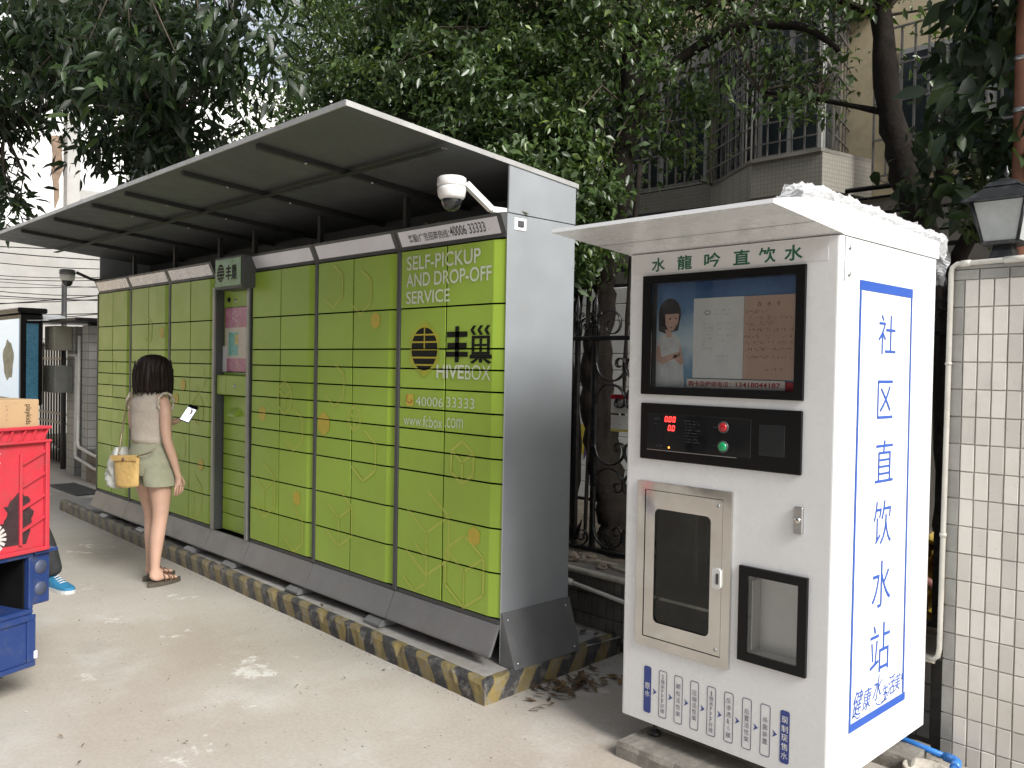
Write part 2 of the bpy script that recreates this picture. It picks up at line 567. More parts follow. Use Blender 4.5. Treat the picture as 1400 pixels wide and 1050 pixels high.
def kerb_run(a, b, s0, ins_a, ins_b, nseg, name):
    """kerb from a to b (2D); inward normal to the left of travel"""
    d = (b - a).normalized(); nrm = Vector((-d.y, d.x))
    if (Vector((-5, 3.2)) - a).dot(nrm) < 0: nrm = -nrm
    prof = [(0.0, -0.03), (0.003, 0.045), (0.008, 0.088), (0.022, 0.102), (0.040, 0.104), (0.068, 0.100), (0.072, 0.06)]
    L = (b - a).length
    vs, fs, al = [], [], []
    rr = random.Random(5)
    for i in range(nseg + 1):
        t = i / nseg
        ch = (rr.random() ** 5) * 0.016
        for k, (u, z) in enumerate(prof):
            st = ins_a(u) if i == 0 else 0
            en = ins_b(u) if i == nseg else 0
            pnt = a + d * (L * t + st - en) + nrm * (u + rr.uniform(-0.003, 0.003) + (ch if k in (2, 3) else 0))
            zz = z + (rr.uniform(-0.004, 0.004) if 0 < k < 5 else 0) - (ch * 0.8 if k in (2, 3) else 0)
            vs.append((pnt.x, pnt.y, zz))
            al.append(s0 + L * t - (max(z, 0) * 0.95 + u * 0.4))
    n = len(prof)
    for i in range(nseg):
        for k in range(n - 1):
            fs.append((i * n + k, (i + 1) * n + k, (i + 1) * n + k + 1, i * n + k + 1))
    fs.append(list(range(n))); fs.append([nseg * n + k for k in range(n - 1, -1, -1)])
    me = bpy.data.meshes.new(name)
    me.from_pydata(vs, [], fs)
    at = me.attributes.new('along', 'FLOAT', 'POINT')
    at.data.foreach_set('value', al)
    bm = bmesh.new(); bm.from_mesh(me); bmesh.ops.recalc_face_normals(bm, faces=bm.faces); bm.to_mesh(me); bm.free()
    return tag(link_mesh(name, me, MT['kerb']), kind='structure')


J = KC + (KF - KC) * 0.178
zero = lambda u: 0.0
kerb_run(KC, J - (KF - KC).normalized() * 0.004, 0.06, lambda u: u * 0.98, zero, 34, 'kerb')
kerb_run(J + (KF - KC).normalized() * 0.004, KF, 1.30, zero, zero, 130, 'kerb')
kerb_run(KC, KR, 0.02, lambda u: u * 0.98, zero, 26, 'kerb')
mb = MB()
ins = 0.060
ny = lambda x: KC.y + (x - KC.x) / (KF.x - KC.x) * (KF.y - KC.y) + ins
nx, ny_ = 60, 10
for i in range(nx):
    for j in range(ny_):
        q = []
        for a, b in ((0, 0), (1, 0), (1, 1), (0, 1)):
            s = (i + a) / nx; t = (j + b) / ny_
            x = -9.58 + s * (-2.885 - ins + 9.58) - 0.0
            y0 = ny(x); y = y0 + (3.69 - y0) * t
            q.append((x, y, 0.092 + 0.006 * math.sin(x * 5.3 + y * 3) * math.sin(y * 7.1 - x)))
        mb.add(q, [(0, 1, 2, 3)], smooth=True)
mb.box(-9.575, -9.5, 2.91, 3.69, -0.02, 0.088)
tag(mb.build('plinth', MT['slab']), kind='structure')

# ================================================================== BOUNDARY WALL with tiles
wall = empty('boundary_wall', (-5.0, 3.8, 0), 'low dark tiled wall under the iron fence behind the locker and vending machine', 'wall')
WY = 3.70
MB().box(-11.62, -1.285, WY, 3.93, -0.05, 0.385).build('core', MT['grout_dark'], wall)
MB().box(-11.64, -1.29, WY - 0.012, 3.945, 0.386, 0.412, bev=0.004).build('coping', MT['wall_base'], wall)
rr = random.Random(3)
tl = None
TW, TH = 0.054, 0.108
for i in range(72):
    x = -4.95 + i * TW
    if x + TW > -1.30: break
    for j in range(3):
        z = 0.052 + j * (TH + 0.006)
        if tl is None:
            tl = MB().box(x + 0.0025, x + TW - 0.0025, WY - 0.008, WY + 0.01, z, z + TH, bev=0.002).build('tile', MT['tile_dark'], wall)
            base = WM[tl.name].translation.copy()
        else:
            share('tile', tl, base + Vector((i * TW, rr.uniform(-0.0012, 0.0012), j * (TH + 0.006))), wall)
# rubble and broken board lying on the wall top in the gap
for k, (x, y, lx, ly, lz, a, lab) in enumerate(((-3.26, 3.83, 0.30, 0.05, 0.016, 0.15, 'long pale splintered board lying on the low wall top'),
                                             (-3.05, 3.80, 0.16, 0.04, 0.014, -0.3, 'short pale board lying on the low wall top by the vending machine'))):
    T = Matrix.Translation((x, y, 0.414 + lz / 2)) @ Matrix.Rotation(a, 4, 'Z') @ Matrix.Rotation(0.03, 4, 'X')
    m_ = MB(T); m_.prism([(-lx / 2, -ly / 2), (lx / 2, -ly / 2.6), (lx / 2.2, ly / 2), (lx / 6, ly / 2.5), (-lx / 2.1, ly / 2)], 'z', -lz / 2, lz / 2)
    tag(m_.build('board', mat('splintered_board%d' % k, (0.40, 0.36, 0.29), 0.8, 0, 0.3, 30)), lab, 'board')
for k, (x, y, s_, lab) in enumerate(((-3.40, 3.79, 0.05, 'left brown stone on the low wall top beside the locker'), (-3.33, 3.88, 0.035, 'small stone behind the brown one on the low wall'),
                                     (-3.15, 3.76, 0.03, 'small stone in the middle of the low wall gap'))):
    mbs = MB(); bmx = bmesh.new(); bmesh.ops.create_icosphere(bmx, subdivisions=2, radius=s_)
    for v in bmx.verts:
        v.co *= 0.75 + 0.45 * rr.random(); v.co.z *= 0.6
    mbs.add([v.co + Vector((x, y, 0.412 + s_ * 0.5)) for v in bmx.verts], [[v.index for v in f.verts] for f in bmx.faces]); bmx.free()
    tag(mbs.build('stone', mat('rubble%d' % k, (0.24, 0.20, 0.16), 0.9, 0, 0.3, 30)), lab, 'stone', 'stones on the wall top')
# pipes along the wall
mb = MB(); mb.tube([(-4.9, 3.672, 0.405), (-3.4, 3.672, 0.403), (-2.4, 3.672, 0.397), (-1.31, 3.668, 0.392)], 0.017, 10)
tag(mb.build('beige_pipe', MT['pvc_beige']), 'beige conduit pipe running along the top edge of the low wall', 'pipe')
wp = empty('water_pipe', (-3.0, 3.64, 0.3), 'thin white water pipe sloping along the face of the low wall', 'pipe')
mb = MB(); mb.tube([(-4.9, 3.655, 0.40), (-3.36, 3.655, 0.335), (-2.9, 3.655, 0.293), (-2.3, 3.655, 0.24)], 0.0125, 10)
mb.build('tube', MT['pvc'], wp)
mb = MB(); mb.tube([(-3.33, 3.655, 0.333), (-3.28, 3.655, 0.329)], 0.019, 10); mb.box(-3.315, -3.295, 3.655, 3.70, 0.325, 0.336)
mb.build('clip', MT['pvc'], wp)

# ================================================================== NEAR TILED PILLAR with conduit and lantern
pil = empty('gate_pillar', (-1.05, 3.86, 0), 'tall pillar clad in cream tiles with a grey tile border, right of the vending machine', 'pillar')
PX0, PX1, PY0, PY1, PZ = -1.278, -0.80, 3.66, 4.12, 1.972
MB().box(PX0 + 0.006, PX1, PY0 + 0.006, PY1, -0.05, PZ - 0.004).build('core', MT['grout'], pil)
MB().box(PX0 - 0.004, PX1 + 0.01, PY0 - 0.004, PY1 + 0.01, PZ - 0.003, PZ + 0.014, bev=0.004).build('cap', MT['tile_grey'], pil)
bw = 0.047
TPX, TPZ = 0.0533, 0.1085
wt = gt = None
nrow = 17
for j in range(nrow + 1):
    z1 = PZ - bw - j * TPZ
    z0 = z1 - TPZ + 0.0045
    for i in range(-1, 8):
        if i < 0:
            xa, xb, m_ = PX0, PX0 + bw - 0.004, 'tile_grey'
        else:
            xa = PX0 + bw + i * TPX; xb = xa + TPX - 0.0052; m_ = 'tile_white'
        lo_ = Vector(((xa + xb) / 2, PY0 + 0.004, (z0 + z1) / 2))
        if i < 0:
            if gt is None: gt = MB().box(xa, xb, PY0, PY0 + 0.008, z0, z1, bev=0.0015).build('border_tile', MT[m_], pil)
            else: share('border_tile', gt, lo_ + Vector((0, rr.uniform(-.001, .001), 0)), pil)
        else:
            if wt is None: wt = MB().box(xa, xb, PY0, PY0 + 0.008, z0, z1, bev=0.0018).build('tile', MT[m_], pil)
            else: share('tile', wt, lo_ + Vector((0, rr.uniform(-.0012, .0012), 0)), pil, Matrix.Rotation(rr.uniform(-.012, .012), 4, 'Z') @ Matrix.Rotation(rr.uniform(-.01, .01), 4, 'X'))
for i in range(5):
    xa = PX0 + bw + 0.0 + i * 2 * TPX - (TPX if i == 0 else TPX); xa = max(xa, PX0 + 0.0)
    xb = min(PX0 + bw + (i * 2 + 1) * TPX - 0.005, PX1 - 0.005)
    MB().box(xa, xb, PY0 - 0.0005, PY0 + 0.008, PZ - bw + 0.003, PZ - 0.006, bev=0.0015).build('border_tile', MT['tile_grey'], pil)
cdt = empty('conduit', (-1.29, 3.64, 0.35), 'beige conduit pipe running up the pillar edge and over its top', 'pipe')
mb = MB(); zt = PZ + 0.018
mb.tube([(-1.62, 3.655, 0.405), (-1.36, 3.655, 0.40), (-1.308, 3.652, 0.40), (-1.292, 3.65, 0.415), (-1.287, 3.65, 0.45), (-1.284, 3.65, 1.2), (-1.282, 3.65, zt - 0.035), (-1.278, 3.65, zt - 0.012), (-1.262, 3.65, zt), (-1.0, 3.65, zt + 0.006), (-0.8, 3.65, zt + 0.01)], 0.0105, 10)
MT['pvc_grey'] = mat('pvc_grey', (0.46, 0.445, 0.40), 0.45, 0, 0.1, 8, dirt=(0.25, 0.23, 0.19), dscale=9, damt=0.5)
mb.build('tube', MT['pvc_grey'], cdt)
for p0, p1 in (((-1.2855, 3.65, 0.90), (-1.2855, 3.65, 0.915)), ((-1.283, 3.65, 1.59), (-1.283, 3.65, 1.60)), ((-1.245, 3.65, zt + 0.0005), (-1.21, 3.65, zt + 0.001)), ((-1.09, 3.65, zt + 0.004), (-1.0, 3.65, zt + 0.006))):
    MB().tube([p0, p1], 0.0135, 10).build('coupling', MT['pvc_grey'], cdt)
# the broken bit of mortar at the foot of the conduit


# lantern
lx, ly, lz = -1.155, 3.86, PZ + 0.0145
ln = empty('post_lantern', (lx, ly, lz), 'black four-sided lantern with frosted panes on top of the cream tiled pillar', 'lantern')
MT['lantern'] = mat('lantern_metal', (0.045, 0.047, 0.048), 0.35, 0.6, 0.2, 10, dirt=(0.16, 0.16, 0.155), dscale=20, damt=0.6)
MT['frost'] = mat('frosted_pane', (0.42, 0.44, 0.43), 0.35, 0, 0.12, 20)


def frustum(mb, c, s0, z0, s1, z1, mi=0):
    v = [(c[0] + a * s0, c[1] + b * s0, z0) for a, b in ((-1, -1), (1, -1), (1, 1), (-1, 1))] + [(c[0] + a * s1, c[1] + b * s1, z1) for a, b in ((-1, -1), (1, -1), (1, 1), (-1, 1))]
    mb.add(v, [(3, 2, 1, 0), (4, 5, 6, 7), (0, 1, 5, 4), (1, 2, 6, 5), (2, 3, 7, 6), (3, 0, 4, 7)], mi)


c = (lx, ly)
mb = MB(); frustum(mb, c, 0.055, lz, 0.032, lz + 0.09); frustum(mb, c, 0.065, lz + 0.09, 0.07, lz + 0.105); mb.build('base', MT['lantern'], ln)
for a, b in ((-1, -1), (1, -1), (1, 1), (-1, 1)):
    MB().tube([(lx + a * 0.066, ly + b * 0.066, lz + 0.10), (lx + a * 0.098, ly + b * 0.098, lz + 0.262)], 0.007, 6).build('frame_post', MT['lantern'], ln)
for k in range(4):
    T = Matrix.Translation((lx, ly, 0)) @ Matrix.Rotation(k * math.pi / 2, 4, 'Z')
    MB(T).add([(-0.058, -0.064, lz + 0.106), (0.058, -0.064, lz + 0.106), (0.09, -0.095, lz + 0.26), (-0.09, -0.095, lz + 0.26), (-0.058, -0.061, lz + 0.106), (0.058, -0.061, lz + 0.106), (0.09, -0.092, lz + 0.26), (-0.09, -0.092, lz + 0.26)],
              [(0, 1, 2, 3), (7, 6, 5, 4), (0, 4, 5, 1), (1, 5, 6, 2), (2, 6, 7, 3), (3, 7, 4, 0)]).build('pane', MT['frost'], ln)
mb = MB(); frustum(mb, c, 0.128, lz + 0.262, 0.124, lz + 0.274); frustum(mb, c, 0.117, lz + 0.274, 0.058, lz + 0.325); frustum(mb, c, 0.064, lz + 0.325, 0.048, lz + 0.345); frustum(mb, c, 0.04, lz + 0.345, 0.016, lz + 0.362)
mb.build('roof', MT['lantern'], ln)
MB().lathe([(0.0, 0.415), (0.004, 0.41), (0.005, 0.395), (0.011, 0.386), (0.011, 0.378), (0.005, 0.371), (0.008, 0.362), (0.0, 0.36)], (lx, ly, lz), 12).build('finial', MT['lantern'], ln)

# ================================================================== PARCEL LOCKER
lk = empty('parcel_locker', (-5.86, 3.1, 0.1), 'long bank of green parcel locker doors under a grey sloping metal canopy', 'parcel locker')
FY = 2.85
XR, XL = -3.03, -8.70
COLS = {'A': (-3.862, -3.037), 'B': (-4.722, -3.900), 'C': (-5.578, -4.760), 'D': (-6.975, -6.180), 'E': (-7.822, -7.017), 'F': (-8.664, -7.864)}
ROWS = [2.172, 1.857, 1.637, 1.531, 1.424, 1.316, 1.206, 1.097, 0.978, 0.758, 0.540, 0.320]
# carcass
mb = MB()
mb.box(XL + 0.01, -6.19, 2.90, 3.335, 0.30, 2.285)
mb.box(-6.19, -5.585, 2.96, 3.335, 0.30, 2.285)
mb.box(-5.585, XR - 0.008, 2.90, 3.335, 0.30, 2.285)
mb.box(XL + 0.02, XR - 0.02, 2.93, 3.30, 0.15, 0.30)
mb.build('carcass', MT['dark'], lk)
mb = MB(); mb.box(XR - 0.008, XR, 2.862, 3.345, 0.105, 2.291, bev=0.003); mb.build('side_panel', MT['silver'], lk)
mb = MB(); mb.box(XL, XL + 0.008, 2.862, 3.345, 0.16, 2.291, bev=0.003); mb.build('side_panel', MT['silver'], lk)
MB().box(XL + 0.008, XR - 0.008, 3.336, 3.345, 0.16, 2.50).build('back_panel', MT['frame_grey'], lk)
MB().box(XL + 0.02, XR - 0.01, 2.885, 3.33, 2.286, 2.292).build('top_panel', MT['frame_grey'], lk)
# front frame strips
strips = [(-3.037, XR - 0.0085), (-3.900, -3.862), (-4.760, -4.722), (-7.017, -6.975), (-7.864, -7.822), (XL + 0.0085, -8.664)]
for a, b in strips:
    mb = MB(); mb.box(a + 0.002, b - 0.002, 2.8745 if a == -3.037 else FY - 0.004, 2.884, 0.300, 2.176, bev=0.003); mb.build('frame_strip', MT['frame_grey'], lk)
mb = MB(); mb.box(XL + 0.01, -6.19, 2.858, 2.884, 2.177, 2.19); mb.box(-5.585, XR - 0.01, 2.858, 2.884, 2.177, 2.19); mb.build('top_rail', MT['frame_grey'], lk)
mb = MB(); mb.box(XL + 0.01, -6.19, 2.856, 2.884, 0.296, 0.316); mb.box(-5.585, XR - 0.01, 2.856, 2.884, 0.296, 0.316); mb.build('bottom_rail', MT['frame_grey'], lk)
# doors
gap = 0.0044
rd = random.Random(21)
cache = {}
SEAMS = {}


def door_mesh(wd, ht, bent):
    """front faces -Y; origin at centre; local y=0 is the nominal face plane"""
    key = (round(wd, 3), round(ht, 3), bent)
    if key in cache: return cache[key]
    x0, x1, z0, z1 = -wd / 2, wd / 2, -ht / 2, ht / 2
    e = 0.0013
    mb = MB()
    if bent:
        xb = x1 - 0.072
        prof = [(x0, 0.0035), (x0, e), (x0 + e, 0), (xb - 0.003, 0), (xb + 0.003, 0.001), (x1 - e, 0.020), (x1, 0.0225), (x1, 0.026), (xb + 0.003, 0.0045), (xb - 0.003, 0.0035)]
    else:
        prof = [(x0, 0.0035), (x0, e), (x0 + e, 0), (x1 - e, 0), (x1, e), (x1, 0.0035)]
    mb.prism(prof, 'z', z0, z1)
    me, c = mb.mesh('door', center=False)
    me.materials.append(MT['green'])
    cache[key] = me
    return me


for cn, (x0, x1) in COLS.items():
    xd = x0 + (x1 - x0) * 0.475
    SEAMS[cn] = xd
    for r in range(11):
        zt, zb = ROWS[r] - gap, ROWS[r + 1] + gap
        for (a, b, bent) in ((x0 + 0.002, xd - 0.0050, False), (xd + 0.0050, x1 - 0.001, True)):
            me = door_mesh(b - a, zt - zb, bent)
            o = bpy.data.objects.new('door', me); col.objects.link(o)
            W = Matrix.Translation(((a + b) / 2, FY + rd.uniform(-0.0006, 0.0006), (zt + zb) / 2)) @ Matrix.Rotation(R(rd.uniform(-.28, .28)), 4, 'Z') @ Matrix.Rotation(R(rd.uniform(-.2, .2)), 4, 'X')
            put(o, W, lk)
# header panels
HB, HT = (2.8635, 2.186), (2.818, 2.289)
hv = Vector((0, HT[0] - HB[0], HT[1] - HB[1])); hn = Vector((0, hv.z, -hv.y)).normalized() * -1   # outward (towards -Y)
HCOL = {'A': (-3.893, -3.036), 'B': (-4.752, -3.899), 'C': (-5.583, -4.758), 'D': (-7.005, -6.19), 'E': (-7.852, -7.011), 'F': (-8.692, -7.858)}
for cn, (a, b) in HCOL.items():
    mb = MB()
    mb.prism([(HB[0], HB[1]), (HT[0], HT[1]), (HT[0] + 0.03, HT[1] + 0.006), (2.90, 2.30), (2.90, 2.186)], 'x', a, b)
    hp = mb.build('header_panel', MT['frame_grey'], lk)
    p0 = Vector((0, HB[0], HB[1])) + hv * 0.12 + hn * 0.003; p1 = Vector((0, HB[0], HB[1])) + hv * 0.86 + hn * 0.003
    mb = MB(); bk = -hn * 0.0035
    mb.add([(a + 0.028, p0.y, p0.z), (b - 0.034, p0.y, p0.z), (b - 0.034, p1.y, p1.z), (a + 0.028, p1.y, p1.z)] + [(x, p.y + bk.y, p.z + bk.z) for x, p in ((a + 0.028, p0), (b - 0.034, p0), (b - 0.034, p1), (a + 0.028, p1))],
           [(0, 1, 2, 3), (7, 6, 5, 4), (0, 4, 5, 1), (1, 5, 6, 2), (2, 6, 7, 3), (3, 7, 4, 0)])
    mb.build('insert', MT['header_white'] if cn in 'A' else MT['film'] if cn in 'DEF' else MT['header_white'] if 'header_white' in MT else MT['white_sign'], hp)
    if cn == 'A':
        for body, xa, xb, za, zb in (('客服/广告招商热线：', -3.787, -3.44, 0.26, 0.66), ('40006 33333', -3.435, -3.165, 0.28, 0.74)):
            o = text_obj('lettering', body, MT['print_grey'], xa, xb, za, zb, 'y', 0, hp, off=0.006)
            # tilt the flat lettering onto the insert
            q0 = Vector((0, HB[0], HB[1])) + hn * 0.0045
            cc = WM[o.name].translation.copy()
            for v in o.data.vertices:
                t = v.co.z + cc.z; pw = q0 + hv * t
                v.co = Vector((v.co.x, pw.y, pw.z))
            put(o, Matrix.Translation((cc.x, 0, 0)), hp)
# skirts
SK = [(-3.862 - 0.02, XR - 0.006), (-4.741, -3.884), (-5.582, -4.743), (-6.19, -5.584), (-6.996, -6.192), (-7.843, -6.998), (XL + 0.006, -7.845)]
for a, b in SK:
    mb = MB(); mb.prism([(2.852, 0.293), (2.795, 0.158), (2.795, 0.148), (2.81, 0.148), (2.866, 0.284), (2.866, 0.294)], 'x', a + 0.0025, b - 0.0025)
    mb.build('skirt_panel', MT['skirt'], lk)
# feet
f0 = None
for x in (-3.98, -4.86, -5.77, -6.42, -7.40, -8.28):
    if f0 is None:
        mb = MB(); mb.prism([(2.765, 0.098), (2.765, 0.112), (2.80, 0.132), (2.86, 0.150), (3.2, 0.150), (3.2, 0.098)], 'x', x - 0.075, x + 0.075)
        f0 = mb.build('foot', MT['skirt'], lk); fb = WM[f0.name].translation.copy()
    else:
        share('foot', f0, fb + Vector((x + 3.98, 0, 0)), lk)
# flared end plate
mb = MB()
y0, y1 = 2.862, 3.345
mb.add([(-3.027, y0, 0.348), (-3.027, y1, 0.348), (-2.925, y1 - 0.012, 0.1), (-2.925, y0, 0.1), (-3.029, y0, 0.1), (-3.029, y1 - 0.012, 0.1), (-3.029, y0, 0.352), (-3.029, y1, 0.352), (-3.021, y0, 0.352), (-3.021, y1, 0.352)],
       [(8, 9, 2, 3), (6, 8, 3, 4), (9, 7, 5, 2), (6, 7, 9, 8), (3, 2, 5, 4), (4, 5, 7, 6)])
ep = mb.build('end_plate', mat('end_plate_grey', (0.16, 0.165, 0.17), 0.42, 0.35, 0.10, 4, dirt=(0.25, 0.22, 0.18), dscale=7, damt=0.3), lk)
for yy, t in ((y0 + 0.03, 0.12), (y1 - 0.04, 0.12), (y0 + 0.03, 0.9), (y1 - 0.05, 0.9)):
    pz = 0.348 - (0.248) * t; px = -3.021 + 0.096 * t
    MB().lathe([(0.0, 0.004), (0.006, 0.003), (0.008, 0.0)], (0, 0, 0), 10, T=Matrix.Translation((px + 0.003, yy, pz)) @ Matrix.Rotation(R(68), 4, 'Y')).build('screw', MT['steel_dull'], ep)
# upper side boxes that carry the canopy
zc = lambda y: 2.602 - (y - 1.945) / (3.35 - 1.945) * 0.117           # underside of canopy
for xa, xb in ((XR - 0.010, XR), (XL, XL + 0.010)):
    mb = MB(); mb.prism([(2.868, 2.2955), (3.345, 2.2955), (3.345, zc(3.345) - 0.001), (2.868, zc(2.868) - 0.001)], 'x', xa, xb)
    mb.build('canopy_side', MT['silver'], lk)
# canopy panels
edges = [XR + 0.002, -3.875, -4.735, -5.585, -6.18, -6.99, -7.84, XL - 0.012]
for i in range(len(edges) - 1):
    b, a = edges[i] - 0.001, edges[i + 1] + 0.001
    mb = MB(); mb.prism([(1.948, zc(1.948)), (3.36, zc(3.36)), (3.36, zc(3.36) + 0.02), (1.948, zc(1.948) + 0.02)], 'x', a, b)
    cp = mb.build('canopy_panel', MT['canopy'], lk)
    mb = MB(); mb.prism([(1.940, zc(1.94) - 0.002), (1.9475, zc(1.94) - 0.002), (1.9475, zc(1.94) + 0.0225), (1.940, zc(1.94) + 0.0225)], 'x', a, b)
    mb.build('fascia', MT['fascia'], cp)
mb = MB(); mb.prism([(1.941, zc(1.941) - 0.002), (3.36, zc(3.36) - 0.002), (3.36, zc(3.36) + 0.0215), (1.941, zc(1.941) + 0.0215)], 'x', XR + 0.0025, XR + 0.006)
mb.build('end_trim', MT['fascia'], lk)
for x in (-3.86, -4.725, -5.58, -6.18, -7.02, -7.88):
    mb = MB(); mb.prism([(1.985, zc(1.985) - 0.026), (3.33, zc(3.33) - 0.026), (3.33, zc(3.33) - 0.0005), (1.985, zc(1.985) - 0.0005)], 'x', x - 0.016, x + 0.016)
    rb = mb.build('rib', MT['canopy_rib'] if 'canopy_rib' in MT else MT['frame_grey'], lk)
    for yy in (2.25, 2.65):
        MB().lathe([(0.0, -0.006), (0.007, -0.004), (0.008, 0.0)], (x, yy, zc(yy) - 0.0265), 8).build('bolt', MT['steel_dull'], rb)
mb = MB(); mb.box(XL + 0.02, XR - 0.012, 2.455, 2.49, zc(2.47) - 0.034, zc(2.47) - 0.0275); mb.build('long_rib', MT['canopy_rib'], lk)
for x in (-3.95, -4.86, -5.74, -6.29, -7.12, -8.02):
    MB().box(x - 0.015, x + 0.015, 2.93, 2.96, 2.292, zc(2.945) - 0.027).build('post', MT['canopy_rib'], lk)
# camera-side small vent plate on the side panel
mb = MB(); mb.box(XR, XR + 0.004, 2.905, 2.985, 2.215, 2.275, bev=0.002); vp = mb.build('socket_plate', MT['white_sign'], lk)
MB().box(XR + 0.004, XR + 0.010, 2.925, 2.965, 2.232, 2.262, bev=0.002).build('socket', MT['frame_grey'], vp)

# ------------------------------------------------------------- control column
GX0, GX1, GY = -6.168, -5.592, 2.905
for a, b in ((GX0 - 0.008, GX0 + 0.032), (GX1 - 0.045, GX1 - 0.008)):
    mb = MB(); mb.box(a, b, 2.832, 2.848, 0.300, 2.10, bev=0.004); pl_ = mb.build('pilaster', mat('pilaster_metal', (0.30, 0.30, 0.29), 0.35, 0.6, 0.12, 5), lk)
    MB().box(a + 0.003, b - 0.003, 2.8485, 2.962, 0.300, 2.10).build('pilaster_return', MT['frame_grey'], pl_)
MB().box(GX1 - 0.007, GX1 + 0.01, 2.862, 2.962, 0.300, 2.185).build('frame_strip', MT['black'], lk)
a, b = GX0 + 0.034, GX1 - 0.047
cpn = MB().box(a, b, GY, 2.957, 1.455, 2.075, bev=0.003).build('control_panel', MT['green'], lk)
scn = MB().box(a + 0.02, b - 0.02, GY - 0.005, GY - 0.0005, 1.472, 1.95, bev=0.002).build('screen', MT['black'], cpn)
MT['scr_pink'] = mat('screen_pink', (0.52, 0.20, 0.30), 0.3, 0, 0.25, 26)
MT['scr_cream'] = mat('screen_cream', (0.62, 0.58, 0.48), 0.3, 0, 0.05, 20)
MT['scr_teal'] = mat('screen_teal', (0.16, 0.46, 0.40), 0.3, 0, 0.1, 20)
MT['scr_yellow'] = mat('screen_yellow', (0.6, 0.5, 0.12), 0.3, 0, 0.1, 20)
sa, sb_ = a + 0.036, b - 0.024
decal('screen_poster', poly_mesh([[(sa, 1.48), (sb_, 1.48), (sb_, 1.945), (sa, 1.945)]], 'y', GY - 0.0065), MT['scr_pink'], scn)
decal('screen_poster', poly_mesh([[(sa, 1.575), (sb_, 1.575), (sb_, 1.80), (sa, 1.80)]], 'y', GY - 0.0075), MT['scr_cream'], scn)
decal('screen_poster', poly_mesh([[(sa + 0.06, 1.595), (sa + 0.21, 1.595), (sa + 0.21, 1.765), (sa + 0.06, 1.765)]], 'y', GY - 0.0085), MT['scr_teal'], scn)
decal('screen_poster', poly_mesh([[(sa + 0.165, 1.675), (sa + 0.21, 1.675), (sa + 0.21, 1.75), (sa + 0.165, 1.75)]], 'y', GY - 0.0095), MT['scr_yellow'], scn)
fl = []
for cx_, cz_, s_ in ((sa + 0.06, 1.90, 0.03), (sa + 0.15, 1.885, 0.045), (sa + 0.23, 1.91, 0.03), (sa + 0.08, 1.83, 0.03), (sa + 0.2, 1.83, 0.035), (sa + 0.1, 1.52, 0.03), (sa + 0.2, 1.53, 0.035)):
    for k in range(5):
        t = k * 2 * math.pi / 5
        fl.append([(cx_ + s_ * math.cos(t - .3) * .9, cz_ + s_ * math.sin(t - .3) * .9), (cx_ + s_ * 0.25 * math.cos(t), cz_ + s_ * 0.25 * math.sin(t)), (cx_ + s_ * math.cos(t + .3) * .9, cz_ + s_ * math.sin(t + .3) * .9)])
decal('screen_blossoms', poly_mesh(fl, 'y', GY - 0.0075), mat('screen_blossom', (0.66, 0.50, 0.50), 0.3), scn)['kind'] = 'stuff'
MB().lathe([(0.0, 0.012), (0.014, 0.012), (0.02, 0.0)], (0, 0, 0), 14, T=Matrix.Translation((a + 0.085, GY, 2.005)) @ Matrix.Rotation(R(90), 4, 'X')).build('lens', MT['black'], cpn)
MB().lathe([(0.0, 0.008), (0.01, 0.008), (0.013, 0.0)], (0, 0, 0), 12, T=Matrix.Translation((a + 0.185, GY, 1.995)) @ Matrix.Rotation(R(90), 4, 'X')).build('keyhole', MT['steel_dull'], cpn)
MB().box(a - 0.018 + 0.02, a + 0.062, GY - 0.009, GY - 0.0055, 1.475, 1.665).build('sticker', MT['white_sign'], cpn)
sh = MB().box(a - 0.0, b + 0.0, 2.852, 2.957, 1.308, 1.452, bev=0.006).build('reader_shelf', MT['green'], lk)
MB().box(a + 0.03, a + 0.15, 2.850, 2.8525, 1.33, 1.43, bev=0.001).build('reader_plate', MT['green'], sh)
MB().lathe([(0.0, 0.01), (0.010, 0.01), (0.013, 0.0)], (0, 0, 0), 12, T=Matrix.Translation((a + 0.3, 2.852, 1.375)) @ Matrix.Rotation(R(90), 4, 'X')).build('keyhole', MT['steel_dull'], sh)
zs = [1.300, 1.092, 0.977, 0.866, 0.755, 0.649, 0.538, 0.427, 0.303]
for k in range(8):
    dd = MB().box(a + 0.01, b - 0.012, GY, GY + 0.02, zs[k + 1] + 0.003, zs[k] - 0.003, bev=0.003).build('door', MT['green'], lk)
    if k == 0:
        MB().prism([(GY, 1.215), (GY - 0.045, 1.165), (GY - 0.045, 1.155), (GY, 1.155)], 'x', a + 0.16, a + 0.27).build('pull', MT['green'], dd)
# lit sign box over the control column
sbx = MB().box(-5.975, -5.545, 2.755, 2.925, 2.062, 2.29, bev=0.006).build('sign_box', MT['frame_grey'], lk)
MT['sign_green'] = mat('sign_green', (0.12, 0.24, 0.035), 0.22, 0, 0.05, 4, coat=0.15)
MB().box(-5.955, -5.565, 2.751, 2.7545, 2.08, 2.272, bev=0.001).build('sign_face', MT['sign_green'], sbx)


